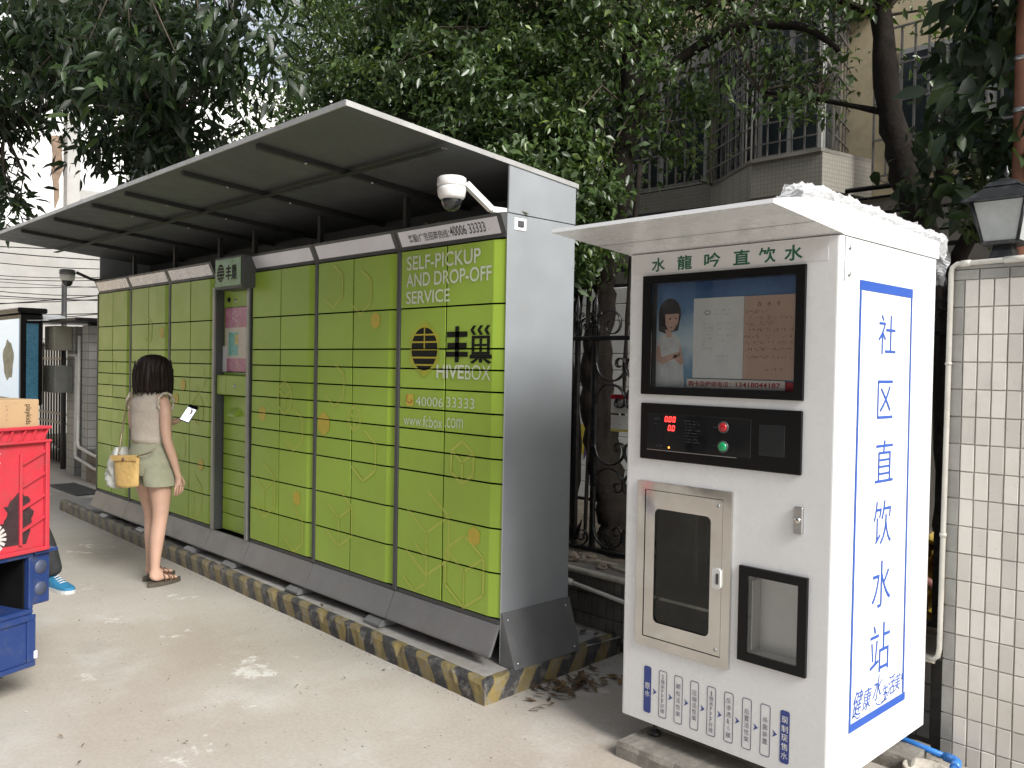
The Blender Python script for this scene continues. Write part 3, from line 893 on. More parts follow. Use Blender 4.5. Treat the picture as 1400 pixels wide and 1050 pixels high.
def hive_logo(cx, cz, rx, rz, yy, parent, m, cuts=None):
    """black oval of six bars, the upper ones split in the middle"""
    polys = []
    bands = [(1.0, 0.70, 1), (0.62, 0.36, 1), (0.28, 0.02, 1), (-0.06, -0.36, 0), (-0.44, -0.70, 0), (-0.78, -1.0, 0)]
    for t, b_, split in bands:
        for sgn in (-1, 1):
            pts = []
            for k in range(7):
                zz = t + (b_ - t) * k / 6
                pts.append((cx + sgn * rx * math.sqrt(max(0, 1 - zz * zz)), cz + rz * zz))
            g_ = rx * (0.045 if split else 0.0)
            polys.append([(cx + sgn * g_, cz + rz * t)] + pts + [(cx + sgn * g_, cz + rz * b_)])
    return decal('logo', poly_mesh(polys, 'y', yy), m, parent, cuts)


hive_logo(-5.87, 2.175, 0.055, 0.062, 2.7495, sbx, MT['print_black'])
text_obj('lettering', '丰巢', MT['print_black'], -5.79, -5.62, 2.12, 2.225, 'y', 2.7495, sbx, off=0.02)

# ------------------------------------------------------------- print on the doors
PY = FY - 0.0022
cutA = [('z', z) for z in ROWS[1:-1]] + [('x', SEAMS['A'])]


def hexagon(cx, cz, r, ry=None, rot=0):
    ry = ry or r
    return [(cx + r * math.sin(k * math.pi / 3 + rot), cz + ry * math.cos(k * math.pi / 3 + rot)) for k in range(6)]


decal('logo_glow', poly_mesh([hexagon(-3.645, 1.637, 0.145, 0.152)], 'y', PY), mat('glow_print', (0.36, 0.40, 0.035), 0.45, 0, 0.12, 12), lk, cutA)
decal('logo_glow', poly_mesh([hexagon(-3.645, 1.637, 0.118, 0.128)], 'y', PY - 0.0004), mat('glow_print_inner', (0.46, 0.38, 0.025), 0.45, 0, 0.12, 12), lk, cutA)
hive_logo(-3.645, 1.637, 0.111, 0.115, PY - 0.001, lk, MT['print_black'], cutA)
# the two heavy characters, drawn as bars
bars = [(-3.457, -3.295, 1.697, 1.725), (-3.452, -3.300, 1.640, 1.668), (-3.460, -3.290, 1.596, 1.622), (-3.391, -3.360, 1.568, 1.752),
        (-3.262, -3.126, 1.688, 1.702), (-3.262, -3.240, 1.622, 1.6875), (-3.148, -3.126, 1.622, 1.6875), (-3.2395, -3.1485, 1.650, 1.661), (-3.203, -3.184, 1.661, 1.6875), (-3.203, -3.184, 1.622, 1.6495), (-3.262, -3.126, 1.6085, 1.6215), (-3.276, -3.110, 1.588, 1.608), (-3.206, -3.181, 1.568, 1.5875)]
pl = [[(p, r_), (q, r_), (q, s_), (p, s_)] for p, q, r_, s_ in bars]
for k in range(3):
    x = -3.262 + k * 0.052
    pl.append([(x - 0.012, 1.731), (x + 0.012, 1.731), (x + 0.034, 1.753), (x + 0.010, 1.753)])
    pl.append([(x - 0.012, 1.7305), (x + 0.010, 1.706), (x + 0.034, 1.706), (x + 0.012, 1.7305)])
pl.append([(-3.207, 1.5875), (-3.232, 1.5875), (-3.274, 1.570), (-3.250, 1.562)])
pl.append([(-3.180, 1.5875), (-3.136, 1.562), (-3.110, 1.570), (-3.155, 1.5875)])
decal('lettering', poly_mesh(pl, 'y', PY - 0.001), MT['print_black'], lk, cutA)
for body, x0, x1, z0, z1, of in (('SELF-PICKUP', -3.809, -3.205, 2.063, 2.139, 0.012), ('AND DROP-OFF', -3.811, -3.122, 1.972, 2.046, 0.012), ('SERVICE', -3.811, -3.439, 1.881, 1.949, 0.012),
                                 ('HIVE', -3.537, -3.318, 1.484, 1.555, 0.018), ('BOX', -3.308, -3.118, 1.482, 1.555, -0.008), ('40006', -3.71, -3.478, 1.333, 1.382, -0.006), ('33333', -3.452, -3.233, 1.336, 1.388, -0.006), ('www.fcbox', -3.816, -3.482, 1.222, 1.283, -0.006), ('.com', -3.462, -3.318, 1.231, 1.281, -0.006)):
    text_obj('lettering', body, MT['print_white'], x0, x1, z0, z1, 'y', PY - 0.0014, lk, cutA, off=of)
decal('phone_badge', poly_mesh([rrect(-3.797, -3.732, 1.328, 1.394, 0.014)], 'y', PY - 0.0006), MT['print_orange'], lk, cutA)
ph = [(-3.775 + 0.012 * math.cos(t) - 0.004, 1.368 + 0.02 * math.sin(t)) for t in np.linspace(1.6, 4.6, 9)] + [(-3.752, 1.346), (-3.744, 1.356), (-3.754, 1.364)]
decal('phone_icon', poly_mesh(stroke(ph, 0.005), 'y', PY - 0.0012), MT['red_print'], lk, cutA)

# faint honeycomb print: outlined cells and small filled cells
hexes = [  # column, cx, cz, r, kind
    ('A', -3.60, 0.66, 0.21, 'o'), ('A', -3.22, 0.42, 0.17, 'c'), ('A', -3.22, 0.70, 0.05, 'f'), ('A', -3.32, 1.06, 0.10, 'c'), ('A', -3.70, 0.43, 0.12, 'o'),
    ('B', -4.66, 1.18, 0.075, 'f'), ('B', -4.10, 1.80, 0.05, 'f'), ('B', -4.30, 1.23, 0.07, 'c'), ('B', -4.55, 2.02, 0.12, 'o'), ('B', -4.25, 1.97, 0.12, 'o'), ('B', -4.52, 1.42, 0.12, 'o'), ('B', -4.2, 1.02, 0.14, 'o'), ('B', -4.45, 0.62, 0.16, 'o'),
    ('C', -5.42, 1.20, 0.055, 'f'), ('C', -5.12, 1.32, 0.10, 'c'), ('C', -4.95, 0.68, 0.05, 'f'), ('C', -5.38, 0.68, 0.17, 'o'), ('C', -4.98, 0.46, 0.13, 'o'), ('C', -5.0, 1.12, 0.13, 'o'),
    ('D', -6.45, 1.18, 0.11, 'c'), ('D', -6.75, 0.86, 0.10, 'o'), ('D', -6.38, 0.76, 0.05, 'f'), ('D', -6.5, 0.5, 0.16, 'o'), ('D', -6.72, 1.36, 0.05, 'f'), ('D', -6.85, 1.25, 0.05, 'f'), ('D', -6.42, 1.42, 0.10, 'o'),
    ('E', -7.15, 1.78, 0.05, 'f'), ('E', -7.45, 1.80, 0.10, 'o'), ('E', -7.2, 1.05, 0.12, 'o'), ('E', -7.6, 0.62, 0.14, 'o'), ('F', -8.3, 1.45, 0.12, 'o'), ('F', -8.2, 0.8, 0.13, 'o')]
rh = random.Random(4)
for hi_n, (cn, cx, cz, r_, kd) in enumerate(hexes):
    yh = PY - 0.00012 * (hi_n % 6)
    cl = [('z', z) for z in ROWS[1:-1]] + [('x', SEAMS[cn])]
    x0, x1 = COLS[cn]
    cx = min(max(cx, x0 + r_ + 0.01), x1 - r_ - 0.085)
    cz = min(max(cz, ROWS[-1] + r_ + 0.02), ROWS[0] - r_ - 0.02)
    if kd == 'f':
        decal('honeycomb_print', poly_mesh([hexagon(cx, cz, r_)], 'y', yh), MT['print_orange'], lk, cl)
    else:
        h = hexagon(cx, cz, r_, r_ * 1.08)
        st = stroke(h[:5] if kd == 'o' else h, 0.015, kd != 'o')
        if kd == 'c' or r_ > 0.15:
            sp_ = []
            for q_ in (5, 1, 3):
                v_ = Vector(h[q_]); c__ = Vector((cx, cz)); d_ = (v_ - c__).normalized()
                sp_ += stroke([tuple(c__ + d_ * 0.007), tuple(v_ - d_ * 0.010)], 0.013)
            decal('honeycomb_print', poly_mesh(sp_, 'y', yh), MT['print_ochre'], lk, cl)
        decal('honeycomb_print', poly_mesh(st, 'y', yh), MT['print_ochre'], lk, cl)


# ------------------------------------------------------------- dome cameras
def dome_cam(c, foot, label, dark=False):
    d = empty('dome_camera', c, label, 'security camera', 'dome cameras on the locker')
    MT.setdefault('cam_white', mat('camera_white', (0.66, 0.66, 0.65), 0.35, 0, 0.05, 12))
    MT.setdefault('cam_dome', mat('smoked_dome', (0.012, 0.012, 0.014), 0.06, 0, 0.1, 12, coat=0.5))
    white_ = mat('camera_grey', (0.16, 0.16, 0.165), 0.4) if dark else MT['cam_white']
    MB().lathe([(0.0, 0.062), (0.06, 0.062), (0.068, 0.056), (0.070, 0.02), (0.066, 0.016), (0.0, 0.016)], c, 28).build('cap', white_, d)
    MB().lathe([(0.0, 0.0155), (0.066, 0.0155), (0.068, 0.0), (0.063, -0.03), (0.052, -0.043), (0.0, -0.043)], c, 28).build('housing', MT['cam_white'], d)
    MB().lathe([(0.050, -0.0432), (0.049, -0.055), (0.042, -0.075), (0.03, -0.088), (0.015, -0.096), (0.0, -0.098)], c, 24).build('dome', MT['cam_dome'], d)
    cx, cy, cz = c; fx, fy, fz = foot
    P = [Vector((cx + 0.045 * (1 if fx > cx else -1) * 0 + (fx - cx) * 0.25, cy + (fy - cy) * 0.25, cz + 0.04)), Vector((fx - (fx - cx) * 0.28, fy - (fy - cy) * 0.28, fz + 0.012)), Vector((fx, fy, fz + 0.010))]
    mb = MB()
    for p, q in zip(P[:-1], P[1:]):
        dv = (q - p); sd = Vector((0, 0, 1)).cross(dv).normalized() * 0.018; ut = sd.cross(dv).normalized() * -0.013
        vs = [p - sd - ut, p + sd - ut, p + sd + ut, p - sd + ut, q - sd - ut, q + sd - ut, q + sd + ut, q - sd + ut]
        mb.add(vs, [(0, 1, 2, 3), (7, 6, 5, 4), (0, 4, 5, 1), (1, 5, 6, 2), (2, 6, 7, 3), (3, 7, 4, 0)])
    mb.build('bracket', MT['black'] if dark else white_, d)
    return d


dome_cam((-3.14, 2.60, 2.372), (-3.06, 2.88, 2.292), 'white dome camera on a bracket at the near end of the locker')
dome_cam((-8.76, 2.60, 2.325), (-8.66, 2.88, 2.292), 'small dome camera on a dark bracket at the far left end of the locker', True)

# ================================================================== WATER VENDING MACHINE
vm = empty('water_vending_machine', (-1.775, 3.2, 0.065), 'white drinking water vending machine with black display and blue lettering on its side', 'vending machine')
VX0, VX1, VY, VYB, VZ0, VZ1 = -2.222, -1.330, 2.79, 3.622, 0.135, 2.012
SY = 2.818            # seam between front shell and body
white = MT['white_paint']


def grid_front(mb, x0, x1, z0, z1, y, holes):
    xs = sorted({x0, x1, *[h[0] for h in holes], *[h[1] for h in holes]}); zs = sorted({z0, z1, *[h[2] for h in holes], *[h[3] for h in holes]})
    for i in range(len(xs) - 1):
        for j in range(len(zs) - 1):
            cx, cz = (xs[i] + xs[i + 1]) / 2, (zs[j] + zs[j + 1]) / 2
            if any(h[0] < cx < h[1] and h[2] < cz < h[3] for h in holes): continue
            mb.add([(xs[i], y, zs[j]), (xs[i + 1], y, zs[j]), (xs[i + 1], y, zs[j + 1]), (xs[i], y, zs[j + 1])], [(0, 1, 2, 3)])


H_DOOR = (-2.112, -1.752, 0.482, 1.072)
H_CUP = (-1.645, -1.447, 0.529, 0.811)
H_DISP = (-2.104, -1.483, 1.481, 1.891)
mb = MB()
rb = 0.014
grid_front(mb, VX0 + rb, VX1 - rb, VZ0, VZ1, VY, [H_DOOR, H_CUP, H_DISP])
for sx, xe in ((1, VX0), (-1, VX1)):
    pts = [(xe + sx * (rb - rb * math.sin(t)), VY + rb - rb * math.cos(t)) for t in np.linspace(0, math.pi / 2, 6)] + [(xe, SY - 0.002), (xe + sx * 0.02, SY - 0.002)]
    for p, q in zip(pts[:-1], pts[1:]):
        mb.add([(p[0], p[1], VZ0), (q[0], q[1], VZ0), (q[0], q[1], VZ1), (p[0], p[1], VZ1)], [(0, 1, 2, 3)], smooth=True)
mb.add([(VX0 + rb, VY, VZ0), (VX1 - rb, VY, VZ0), (VX1 - rb, SY, VZ0), (VX0 + rb, SY, VZ0)], [(0, 1, 2, 3)])
mb.build('front_shell', white, vm)
mb = MB()
for b_ in ((VX0, VX0 + 0.012, SY + 0.002, VYB, VZ0 - 0.004, VZ1), (VX1 - 0.012, VX1, SY + 0.002, VYB, VZ0 - 0.004, VZ1), (VX0 + 0.012, VX1 - 0.012, VYB - 0.012, VYB, VZ0 - 0.004, VZ1), (VX0 + 0.012, VX1 - 0.012, SY + 0.002, VYB - 0.012, VZ0 - 0.004, VZ0 + 0.008)):
    mb.box(*b_, bev=0.003)
bd = mb.build('cabinet', white, vm)
for a_ in (VX0 + 0.004, VX1 - 0.016): MB().box(a_, a_ + 0.012, SY - 0.0015, SY + 0.0015, VZ0 + 0.01, VZ1 - 0.01).build('gasket', MT['dark'], bd)
for z in (1.975, 1.885):
    MB().lathe([(0.0, 0.006), (0.008, 0.005), (0.011, 0.0)], (0, 0, 0), 12, T=Matrix.Translation((VX1, 2.848, z)) @ Matrix.Rotation(R(90), 4, 'Y')).build('rivet', MT['steel_dull'], bd)
MB().box(VX1, VX1 + 0.0015, SY + 0.002, 2.866, 1.86, 2.01).build('hinge_flap', white, bd)
# canopy roof
mb = MB()
mb.prism([(2.335, 2.052), (2.338, 2.066), (2.60, 2.108), (2.75, 2.112), (3.640, 2.080), (3.640, 2.014), (2.80, 2.014), (2.793, 2.017)], 'x', VX0 - 0.013, VX1 + 0.004)
rf = mb.build('roof', white, vm)
mb = MB(); mb.add([(VX0 - 0.01, 2.60, 2.0315), (VX1, 2.60, 2.0315), (VX1, 2.6025, 2.0305), (VX0 - 0.01, 2.6025, 2.0305)], [(0, 1, 2, 3)]); mb.build('soffit_seam', MT['print_grey'], rf)

# crumpled clear plastic wrap over the right roof edge
rw = np.random.default_rng(8)


def pnoise(x, y, s):
    return math.sin(x * 31 + s) * math.sin(y * 27 - s * 1.7) * 0.5 + math.sin(x * 71 + y * 43 + s * 3) * 0.3 + math.sin(y * 97 - x * 61 + s) * 0.2


prof = [(-0.22, 0.004), (-0.16, 0.016), (-0.09, 0.028), (-0.03, 0.034), (0.004, 0.028), (0.014, 0.004), (0.012, -0.03), (0.008, -0.055)]
nu, nv = 90, 7 * 3
vs, fs = [], []
for i in range(nu + 1):
    y = 2.48 + (3.69 - 2.48) * i / nu
    ztop = 2.088 + (y - 2.335) / 0.265 * 0.02 if y < 2.6 else 2.112 - (y - 2.7) / 0.94 * 0.032
    ztop = min(ztop, 2.113)
    for j in range(nv + 1):
        t = j / nv * (len(prof) - 1); k = min(int(t), len(prof) - 2); f = t - k
        px = prof[k][0] * (1 - f) + prof[k + 1][0] * f; pz = prof[k][1] * (1 - f) + prof[k + 1][1] * f
        if y < 2.66 and px < -0.05: px = -0.05 + (px + 0.05) * max((y - 2.48) / 0.18, 0.05)
        a = 0.008 + 0.006 * rw.random()
        if j > nv * 0.7: px = max(px, 0.006)
        vs.append((VX1 + 0.004 + px + abs(pnoise(y, pz * 9, 1.0)) * 0.010, y + pnoise(px * 5, y, 2) * 0.008, ztop + pz + pnoise(px * 4, y * 1.3, 4) * a + (rw.random() - 0.3) * 0.012 * (j > 3)))
for i in range(nu):
    for j in range(nv):
        b = i * (nv + 1) + j
        fs.append((b, b + 1, b + nv + 2, b + nv + 1))
b0 = len(vs)                       # flap hanging at the back corner
nb, nh = 12, 22
for i in range(nb + 1):
    for j in range(nh + 1):
        x = VX1 - 0.18 + 0.2 * i / nb; z = 2.105 - 0.20 * j / nh
        vs.append((x + pnoise(z, x * 3, 5) * 0.01, 3.665 + 0.03 * math.sin(math.pi * min(j / nh * 1.2, 1)) + pnoise(x * 2, z * 2, 7) * 0.014, z + 0.01 * math.sin(x * 60)))
for i in range(nb):
    for j in range(nh):
        b = b0 + i * (nh + 1) + j
        fs.append((b, b + 1, b + nh + 2, b + nh + 1))
me = bpy.data.meshes.new('plastic_wrap'); me.from_pydata(vs, [], fs)
m, nt, p = newmat('clear_plastic_wrap')
p.inputs['Base Color'].default_value = (0.86, 0.87, 0.88, 1); p.inputs['Roughness'].default_value = 0.16
p.inputs['Alpha'].default_value = 0.42; p.inputs['Specular IOR Level'].default_value = 0.9
b_ = nt.nodes.new('ShaderNodeBump'); b_.inputs['Strength'].default_value = 0.7; b_.inputs['Distance'].default_value = 0.01
nt.links.new(noise_out(nt, 45, 5), b_.inputs['Height']); nt.links.new(b_.outputs[0], p.inputs['Normal'])
MT['wrap'] = m
tag(link_mesh('plastic_wrap', me, m), 'crumpled clear plastic wrap along the right roof edge of the vending machine', 'plastic wrap')

# name strip
F = VY - 0.0015
st = MB().box(-2.205, -1.374, VY - 0.0012, VY - 0.0002, 1.930, 2.005).build('name_strip', MT['white_sign'], vm)
for ch, xa, xb in (('水', -2.111, -2.046), ('龍', -1.988, -1.920), ('吟', -1.866, -1.794), ('直', -1.740, -1.671), ('饮', -1.636, -1.568), ('水', -1.536, -1.466)):
    text_obj('lettering', ch, MT['green_dark'], xa, xb, 1.938, 1.993, 'y', VY - 0.0019, st, off=0.022)

# display window
dw = MB()
o_ = (-2.144, -1.449, 1.451, 1.922)
for a, b, c_, d in ((o_[0], o_[1], o_[2], H_DISP[2]), (o_[0], o_[1], H_DISP[3], o_[3]), (o_[0], H_DISP[0], H_DISP[2], H_DISP[3]), (H_DISP[1], o_[1], H_DISP[2], H_DISP[3])):
    dw.box(a, b, VY - 0.013, VY - 0.0005, c_, d)
disp = dw.build('display_frame', MT['black'], vm)


def poster_material():
    m, nt, p = newmat('sky_poster')
    g = nt.nodes.new('ShaderNodeNewGeometry'); s = nt.nodes.new('ShaderNodeSeparateXYZ'); nt.links.new(g.outputs['Position'], s.inputs[0])
    t = maprange(nt, s.outputs[2], 1.48, 1.89, 0, 1)
    t = math2(nt, 'ADD', t, math2(nt, 'MULTIPLY', math2(nt, 'SUBTRACT', noise_out(nt, 7, 6, 0.6), 0.5), 0.5))
    cr = nt.nodes.new('ShaderNodeValToRGB'); e = cr.color_ramp.elements
    e[0].position = 0.0; e[0].color = (0.16, 0.30, 0.46, 1); e[1].position = 1.0; e[1].color = (0.05, 0.13, 0.33, 1)
    for ps, cc in ((0.22, (0.16, 0.34, 0.54, 1)), (0.38, (0.60, 0.74, 0.82, 1)), (0.55, (0.42, 0.60, 0.74, 1)), (0.75, (0.11, 0.25, 0.48, 1))):
        n = e.new(ps); n.color = cc
    nt.links.new(t, cr.inputs[0]); nt.links.new(cr.outputs[0], p.inputs['Base Color'])
    p.inputs['Roughness'].default_value = 0.5
    return m


MT['poster'] = poster_material()
by = VY + 0.030
pst = MB().box(H_DISP[0] - 0.005, H_DISP[1] + 0.005, by, by + 0.004, H_DISP[2] - 0.005, H_DISP[3] + 0.005).build('poster', MT['poster'], disp)
mb = MB()
for a in ((H_DISP[0], H_DISP[2], H_DISP[0], H_DISP[3]), (H_DISP[1], H_DISP[2], H_DISP[1], H_DISP[3]), (H_DISP[0], H_DISP[2], H_DISP[1], H_DISP[2]), (H_DISP[0], H_DISP[3], H_DISP[1], H_DISP[3])):
    mb.add([(a[0], VY, a[1]), (a[2], VY, a[3]), (a[2], by, a[3]), (a[0], by, a[1])], [(0, 1, 2, 3)])
mb.build('reveal', MT['black'], disp)
# printed figure: a child with bobbed hair and a white dress
hx, hz = -2.040, 1.765


def ell(cx, cz, rx, rz, n=22, a0=0, a1=360):
    return [(cx + rx * math.cos(R(a0 + (a1 - a0) * k / n)), cz + rz * math.sin(R(a0 + (a1 - a0) * k / n))) for k in range(n + (0 if a1 - a0 == 360 else 1))]


MT['p_hair'] = mat('print_hair', (0.018, 0.013, 0.012), 0.5)
MT['p_skin'] = mat('print_skin', (0.66, 0.43, 0.35), 0.5, 0, 0.12, 30)
MT['p_dress'] = mat('print_dress', (0.66, 0.70, 0.73), 0.5, 0, 0.14, 34)
MT['p_paper'] = mat('paper_white', (0.86, 0.89, 0.90), 0.6, 0, 0.05, 12)
MT['p_note'] = mat('note_paper', (0.64, 0.47, 0.38), 0.6, 0, 0.07, 8)
MT['ink'] = mat('ink', (0.06, 0.045, 0.045), 0.6)
MT['ink_grey'] = mat('ink_grey', (0.30, 0.33, 0.36), 0.6)
y_ = by - 0.0006
decal('figure_dress', poly_mesh([[(-2.103, 1.482), (-1.966, 1.482), (-1.972, 1.56), (-1.985, 1.62), (-1.99, 1.67), (-2.015, 1.692), (-2.06, 1.695), (-2.092, 1.68), (-2.103, 1.66)]], 'y', y_), MT['p_dress'], pst)
decal('figure_hair', poly_mesh([ell(hx, hz + 0.005, 0.053, 0.062, 28), [(hx - 0.053, hz), (hx - 0.052, hz - 0.06), (hx - 0.02, hz - 0.072), (hx + 0.04, hz - 0.06), (hx + 0.053, hz)]], 'y', y_ - 0.0005), MT['p_hair'], pst)
decal('figure_face', poly_mesh([[(hx - 0.022, hz + 0.005), (hx - 0.02, hz - 0.035), (hx - 0.004, hz - 0.062), (hx + 0.018, hz - 0.062), (hx + 0.04, hz - 0.03), (hx + 0.044, hz + 0.006)],
                                [(hx - 0.022, hz - 0.055), (hx + 0.008, hz - 0.06), (hx + 0.014, hz - 0.085), (hx - 0.012, hz - 0.088)]], 'y', y_ - 0.001), MT['p_skin'], pst)
decal('figure_eyes', poly_mesh([ell(hx + 0.002, hz - 0.014, 0.006, 0.003, 10), ell(hx + 0.03, hz - 0.012, 0.005, 0.003, 10), stroke([(hx + 0.004, hz - 0.046), (hx + 0.014, hz - 0.05), (hx + 0.025, hz - 0.045)], 0.003)[0]], 'y', y_ - 0.0015), MT['p_hair'], pst)
decal('figure_arms', poly_mesh([[(-2.10, 1.645), (-2.085, 1.645), (-2.075, 1.60), (-1.992, 1.622), (-1.986, 1.608), (-2.07, 1.570), (-2.10, 1.585)], [(-1.987, 1.655), (-1.976, 1.60), (-1.968, 1.575), (-1.985, 1.57), (-2.02, 1.598), (-2.012, 1.612), (-1.996, 1.605)]], 'y', y_ - 0.0012), MT['p_skin'], pst)
# white sheet, handwritten note, red telephone strip
sh = MB().box(-1.925, -1.706, by - 0.006, by - 0.003, 1.521, 1.826).build('printed_sheet', MT['p_paper'], disp)
rs_ = random.Random(9)


def scribble(x0, x1, z, h, rsx, dens=1.0):
    out = []
    x = x0
    while x < x1 - h * 0.5:
        wch = h * rsx.uniform(0.7, 1.0)
        if rsx.random() < 0.90:
            for _ in range(rsx.randint(2, 4)):
                a = (x + rsx.uniform(0, wch), z + rsx.uniform(0, h)); 
                if rsx.random() < 0.5: b = (x + rsx.uniform(0, wch), a[1] + rsx.uniform(-.15, .15) * h)
                else: b = (a[0] + rsx.uniform(-.2, .2) * h, z + rsx.uniform(0, h))
                if (Vector(a) - Vector(b)).length > h * .2: out += stroke([a, b], h * 0.13)
        x += wch * 1.15
    return out


pol = []
pol += ring_polys(ell(-1.862, 1.77, 0.014, 0.009, 16), ell(-1.862, 1.77, 0.011, 0.006, 16)) + scribble(-1.83, -1.76, 1.776, 0.009, rs_) + scribble(-1.83, -1.75, 1.760, 0.007, rs_)
for k in range(9): pol += scribble(-1.885, -1.885 + 0.025 + 0.012 * (k % 3), 1.735 - k * 0.013, 0.007, rs_)
for k in range(4): pol += scribble(-1.82, -1.75, 1.725 - k * 0.022, 0.006, rs_)
pol += scribble(-1.82, -1.77, 1.60, 0.007, rs_) + scribble(-1.82, -1.765, 1.582, 0.006, rs_)
decal('sheet_print', poly_mesh(pol, 'y', by - 0.0066), MT['ink_grey'], sh)
nt_ = MB().box(-1.704, -1.486, by - 0.007, by - 0.0035, 1.520, 1.825).build('handwritten_note', MT['p_note'], disp)
for ch, xa in (('办', -1.650), ('水', -1.611), ('卡', -1.575)):
    text_obj('lettering', ch, MT['ink'], xa, xa + 0.017, 1.785, 1.803, 'y', by - 0.0078, nt_, off=0.0)
pol = []
for z, xa, xb in ((1.762, -1.697, -1.60), (1.740, -1.685, -1.495), (1.717, -1.695, -1.58), (1.694, -1.685, -1.495), (1.671, -1.700, -1.50), (1.648, -1.700, -1.495), (1.624, -1.700, -1.505), (1.596, -1.690, -1.51), (1.552, -1.62, -1.545)):
    pol += scribble(xa, xb, z, 0.012, rs_)
decal('handwriting', poly_mesh(pol, 'y', by - 0.0078), MT['ink'], nt_)
rs2 = MB().box(-1.949, -1.534, by - 0.009, by - 0.0073, 1.483, 1.517).build('telephone_strip', mat('strip_white', (0.74, 0.72, 0.70), 0.5), disp)
text_obj('lettering', '购卡及维修电话：', MT['red_print'], -1.940, -1.753, 1.488, 1.509, 'y', by - 0.0096, rs2, off=0.018)
text_obj('lettering', '13418044187', MT['red_print'], -1.731, -1.551, 1.4905, 1.5085, 'y', by - 0.0096, rs2, off=0.018)
MB().box(-1.533, -1.484, by - 0.006, by - 0.004, 1.482, 1.513).build('red_corner', MT['red_print'], disp)
MB().box(H_DISP[0] + 0.0005, H_DISP[1] - 0.0005, VY - 0.005, VY - 0.003, H_DISP[2] + 0.0005, H_DISP[3] - 0.0005).build('glass', MT['glass'], disp)

# control panel
cp = MB().box(-2.145, -1.449, VY - 0.011, VY - 0.0005, 1.193, 1.416, bev=0.003).build('control_panel', MT['black'], vm)
MT['panel_gloss'] = mat('panel_gloss', (0.008, 0.008, 0.009), 0.07, 0, 0.1, 6)
MB().box(-2.106, -1.643, VY - 0.0135, VY - 0.0112, 1.233, 1.377, bev=0.001).build('window', MT['panel_gloss'], cp)
MB().box(-2.106, -1.70, VY - 0.016, VY - 0.0136, 1.231, 1.2335).build('window_lip', MT['steel_dull'], cp)
MT['led'] = emis('led_red', (1.0, 0.035, 0.03), 3.2)
SEG = {'0': 'abcdef', '.': 'p'}


def seven(ch, x, z, w_, h):
    t = h * 0.13; sl = 0.12
    S = lambda u, v: (x + u + sl * v, z + v)
    g = {'a': [(t, h - t), (w_ - t, h - t), (w_ - t / 2, h), (t / 2, h)], 'd': [(t / 2, 0), (w_ - t / 2, 0), (w_ - t, t), (t, t)],
         'f': [(0, h / 2 + t / 4), (t, h / 2 + t / 4), (t, h - t * 1.1), (0, h - t / 2)], 'b': [(w_ - t, h / 2 + t / 4), (w_, h / 2 + t / 4), (w_, h - t / 2), (w_ - t, h - t * 1.1)],
         'e': [(0, t / 2), (t, t * 1.1), (t, h / 2 - t / 4), (0, h / 2 - t / 4)], 'c': [(w_ - t, t * 1.1), (w_, t / 2), (w_, h / 2 - t / 4), (w_ - t, h / 2 - t / 4)],
         'p': [(0, 0), (t, 0), (t, t), (0, t)]}
    return [[S(*q) for q in g[k]] for k in SEG[ch]]


pol = []
for (x, z), s in (((-2.023, 1.346), '0.00'), ((-2.007, 1.312), '0.0')):
    for ch in s:
        if ch == '.': pol += seven('.', x - 0.003, z, 0, 0.022); continue
        pol += seven(ch, x, z, 0.0125, 0.022); x += 0.0185
decal('led_digits', poly_mesh(pol, 'y', VY - 0.0142), MT['led'], cp)
pol = []
for k in range(8): pol += scribble(-1.93, -1.93 + 0.06 + 0.01 * (k % 2), 1.352 - k * 0.0115, 0.005, rs_)
pol += scribble(-2.078, -2.045, 1.352, 0.010, rs_) + scribble(-2.078, -2.045, 1.334, 0.010, rs_) + scribble(-2.06, -2.03, 1.247, 0.008, rs_) + scribble(-1.80, -1.782, 1.338, 0.007, rs_) + scribble(-1.80, -1.782, 1.266, 0.007, rs_)
decal('panel_print', poly_mesh(pol, 'y', VY - 0.0142), mat('panel_print', (0.16, 0.16, 0.17), 0.5), cp)['kind'] = 'stuff'
MB().box(-2.004, -1.997, VY - 0.0142, VY - 0.0136, 1.243, 1.250).build('indicator', emis('led_amber', (1.0, 0.35, 0.05), 1.5), cp)
for z, c_ in ((1.3405, (0.40, 0.012, 0.02)), (1.2685, (0.01, 0.33, 0.12))):
    b1 = MB().lathe([(0.0, 0.010), (0.013, 0.010), (0.0165, 0.007), (0.0175, 0.0)], (0, 0, 0), 24, T=Matrix.Translation((-1.7575, VY - 0.0136, z)) @ Matrix.Rotation(R(90), 4, 'X')).build('button', mat('button', c_, 0.2, 0, 0.05, 10, coat=0.4), cp)
    MB().lathe([(0.0178, 0.004), (0.0215, 0.004), (0.0225, 0.0)], (0, 0, 0), 24, T=Matrix.Translation((-1.7575, VY - 0.0136, z)) @ Matrix.Rotation(R(90), 4, 'X')).build('bezel', MT['frame_grey'], b1)
MB().box(-1.613, -1.511, VY - 0.0125, VY - 0.0112, 1.249, 1.360, bev=0.0006).build('card_reader', mat('card_reader', (0.018, 0.02, 0.021), 0.12, 0, 0.1, 6), cp)

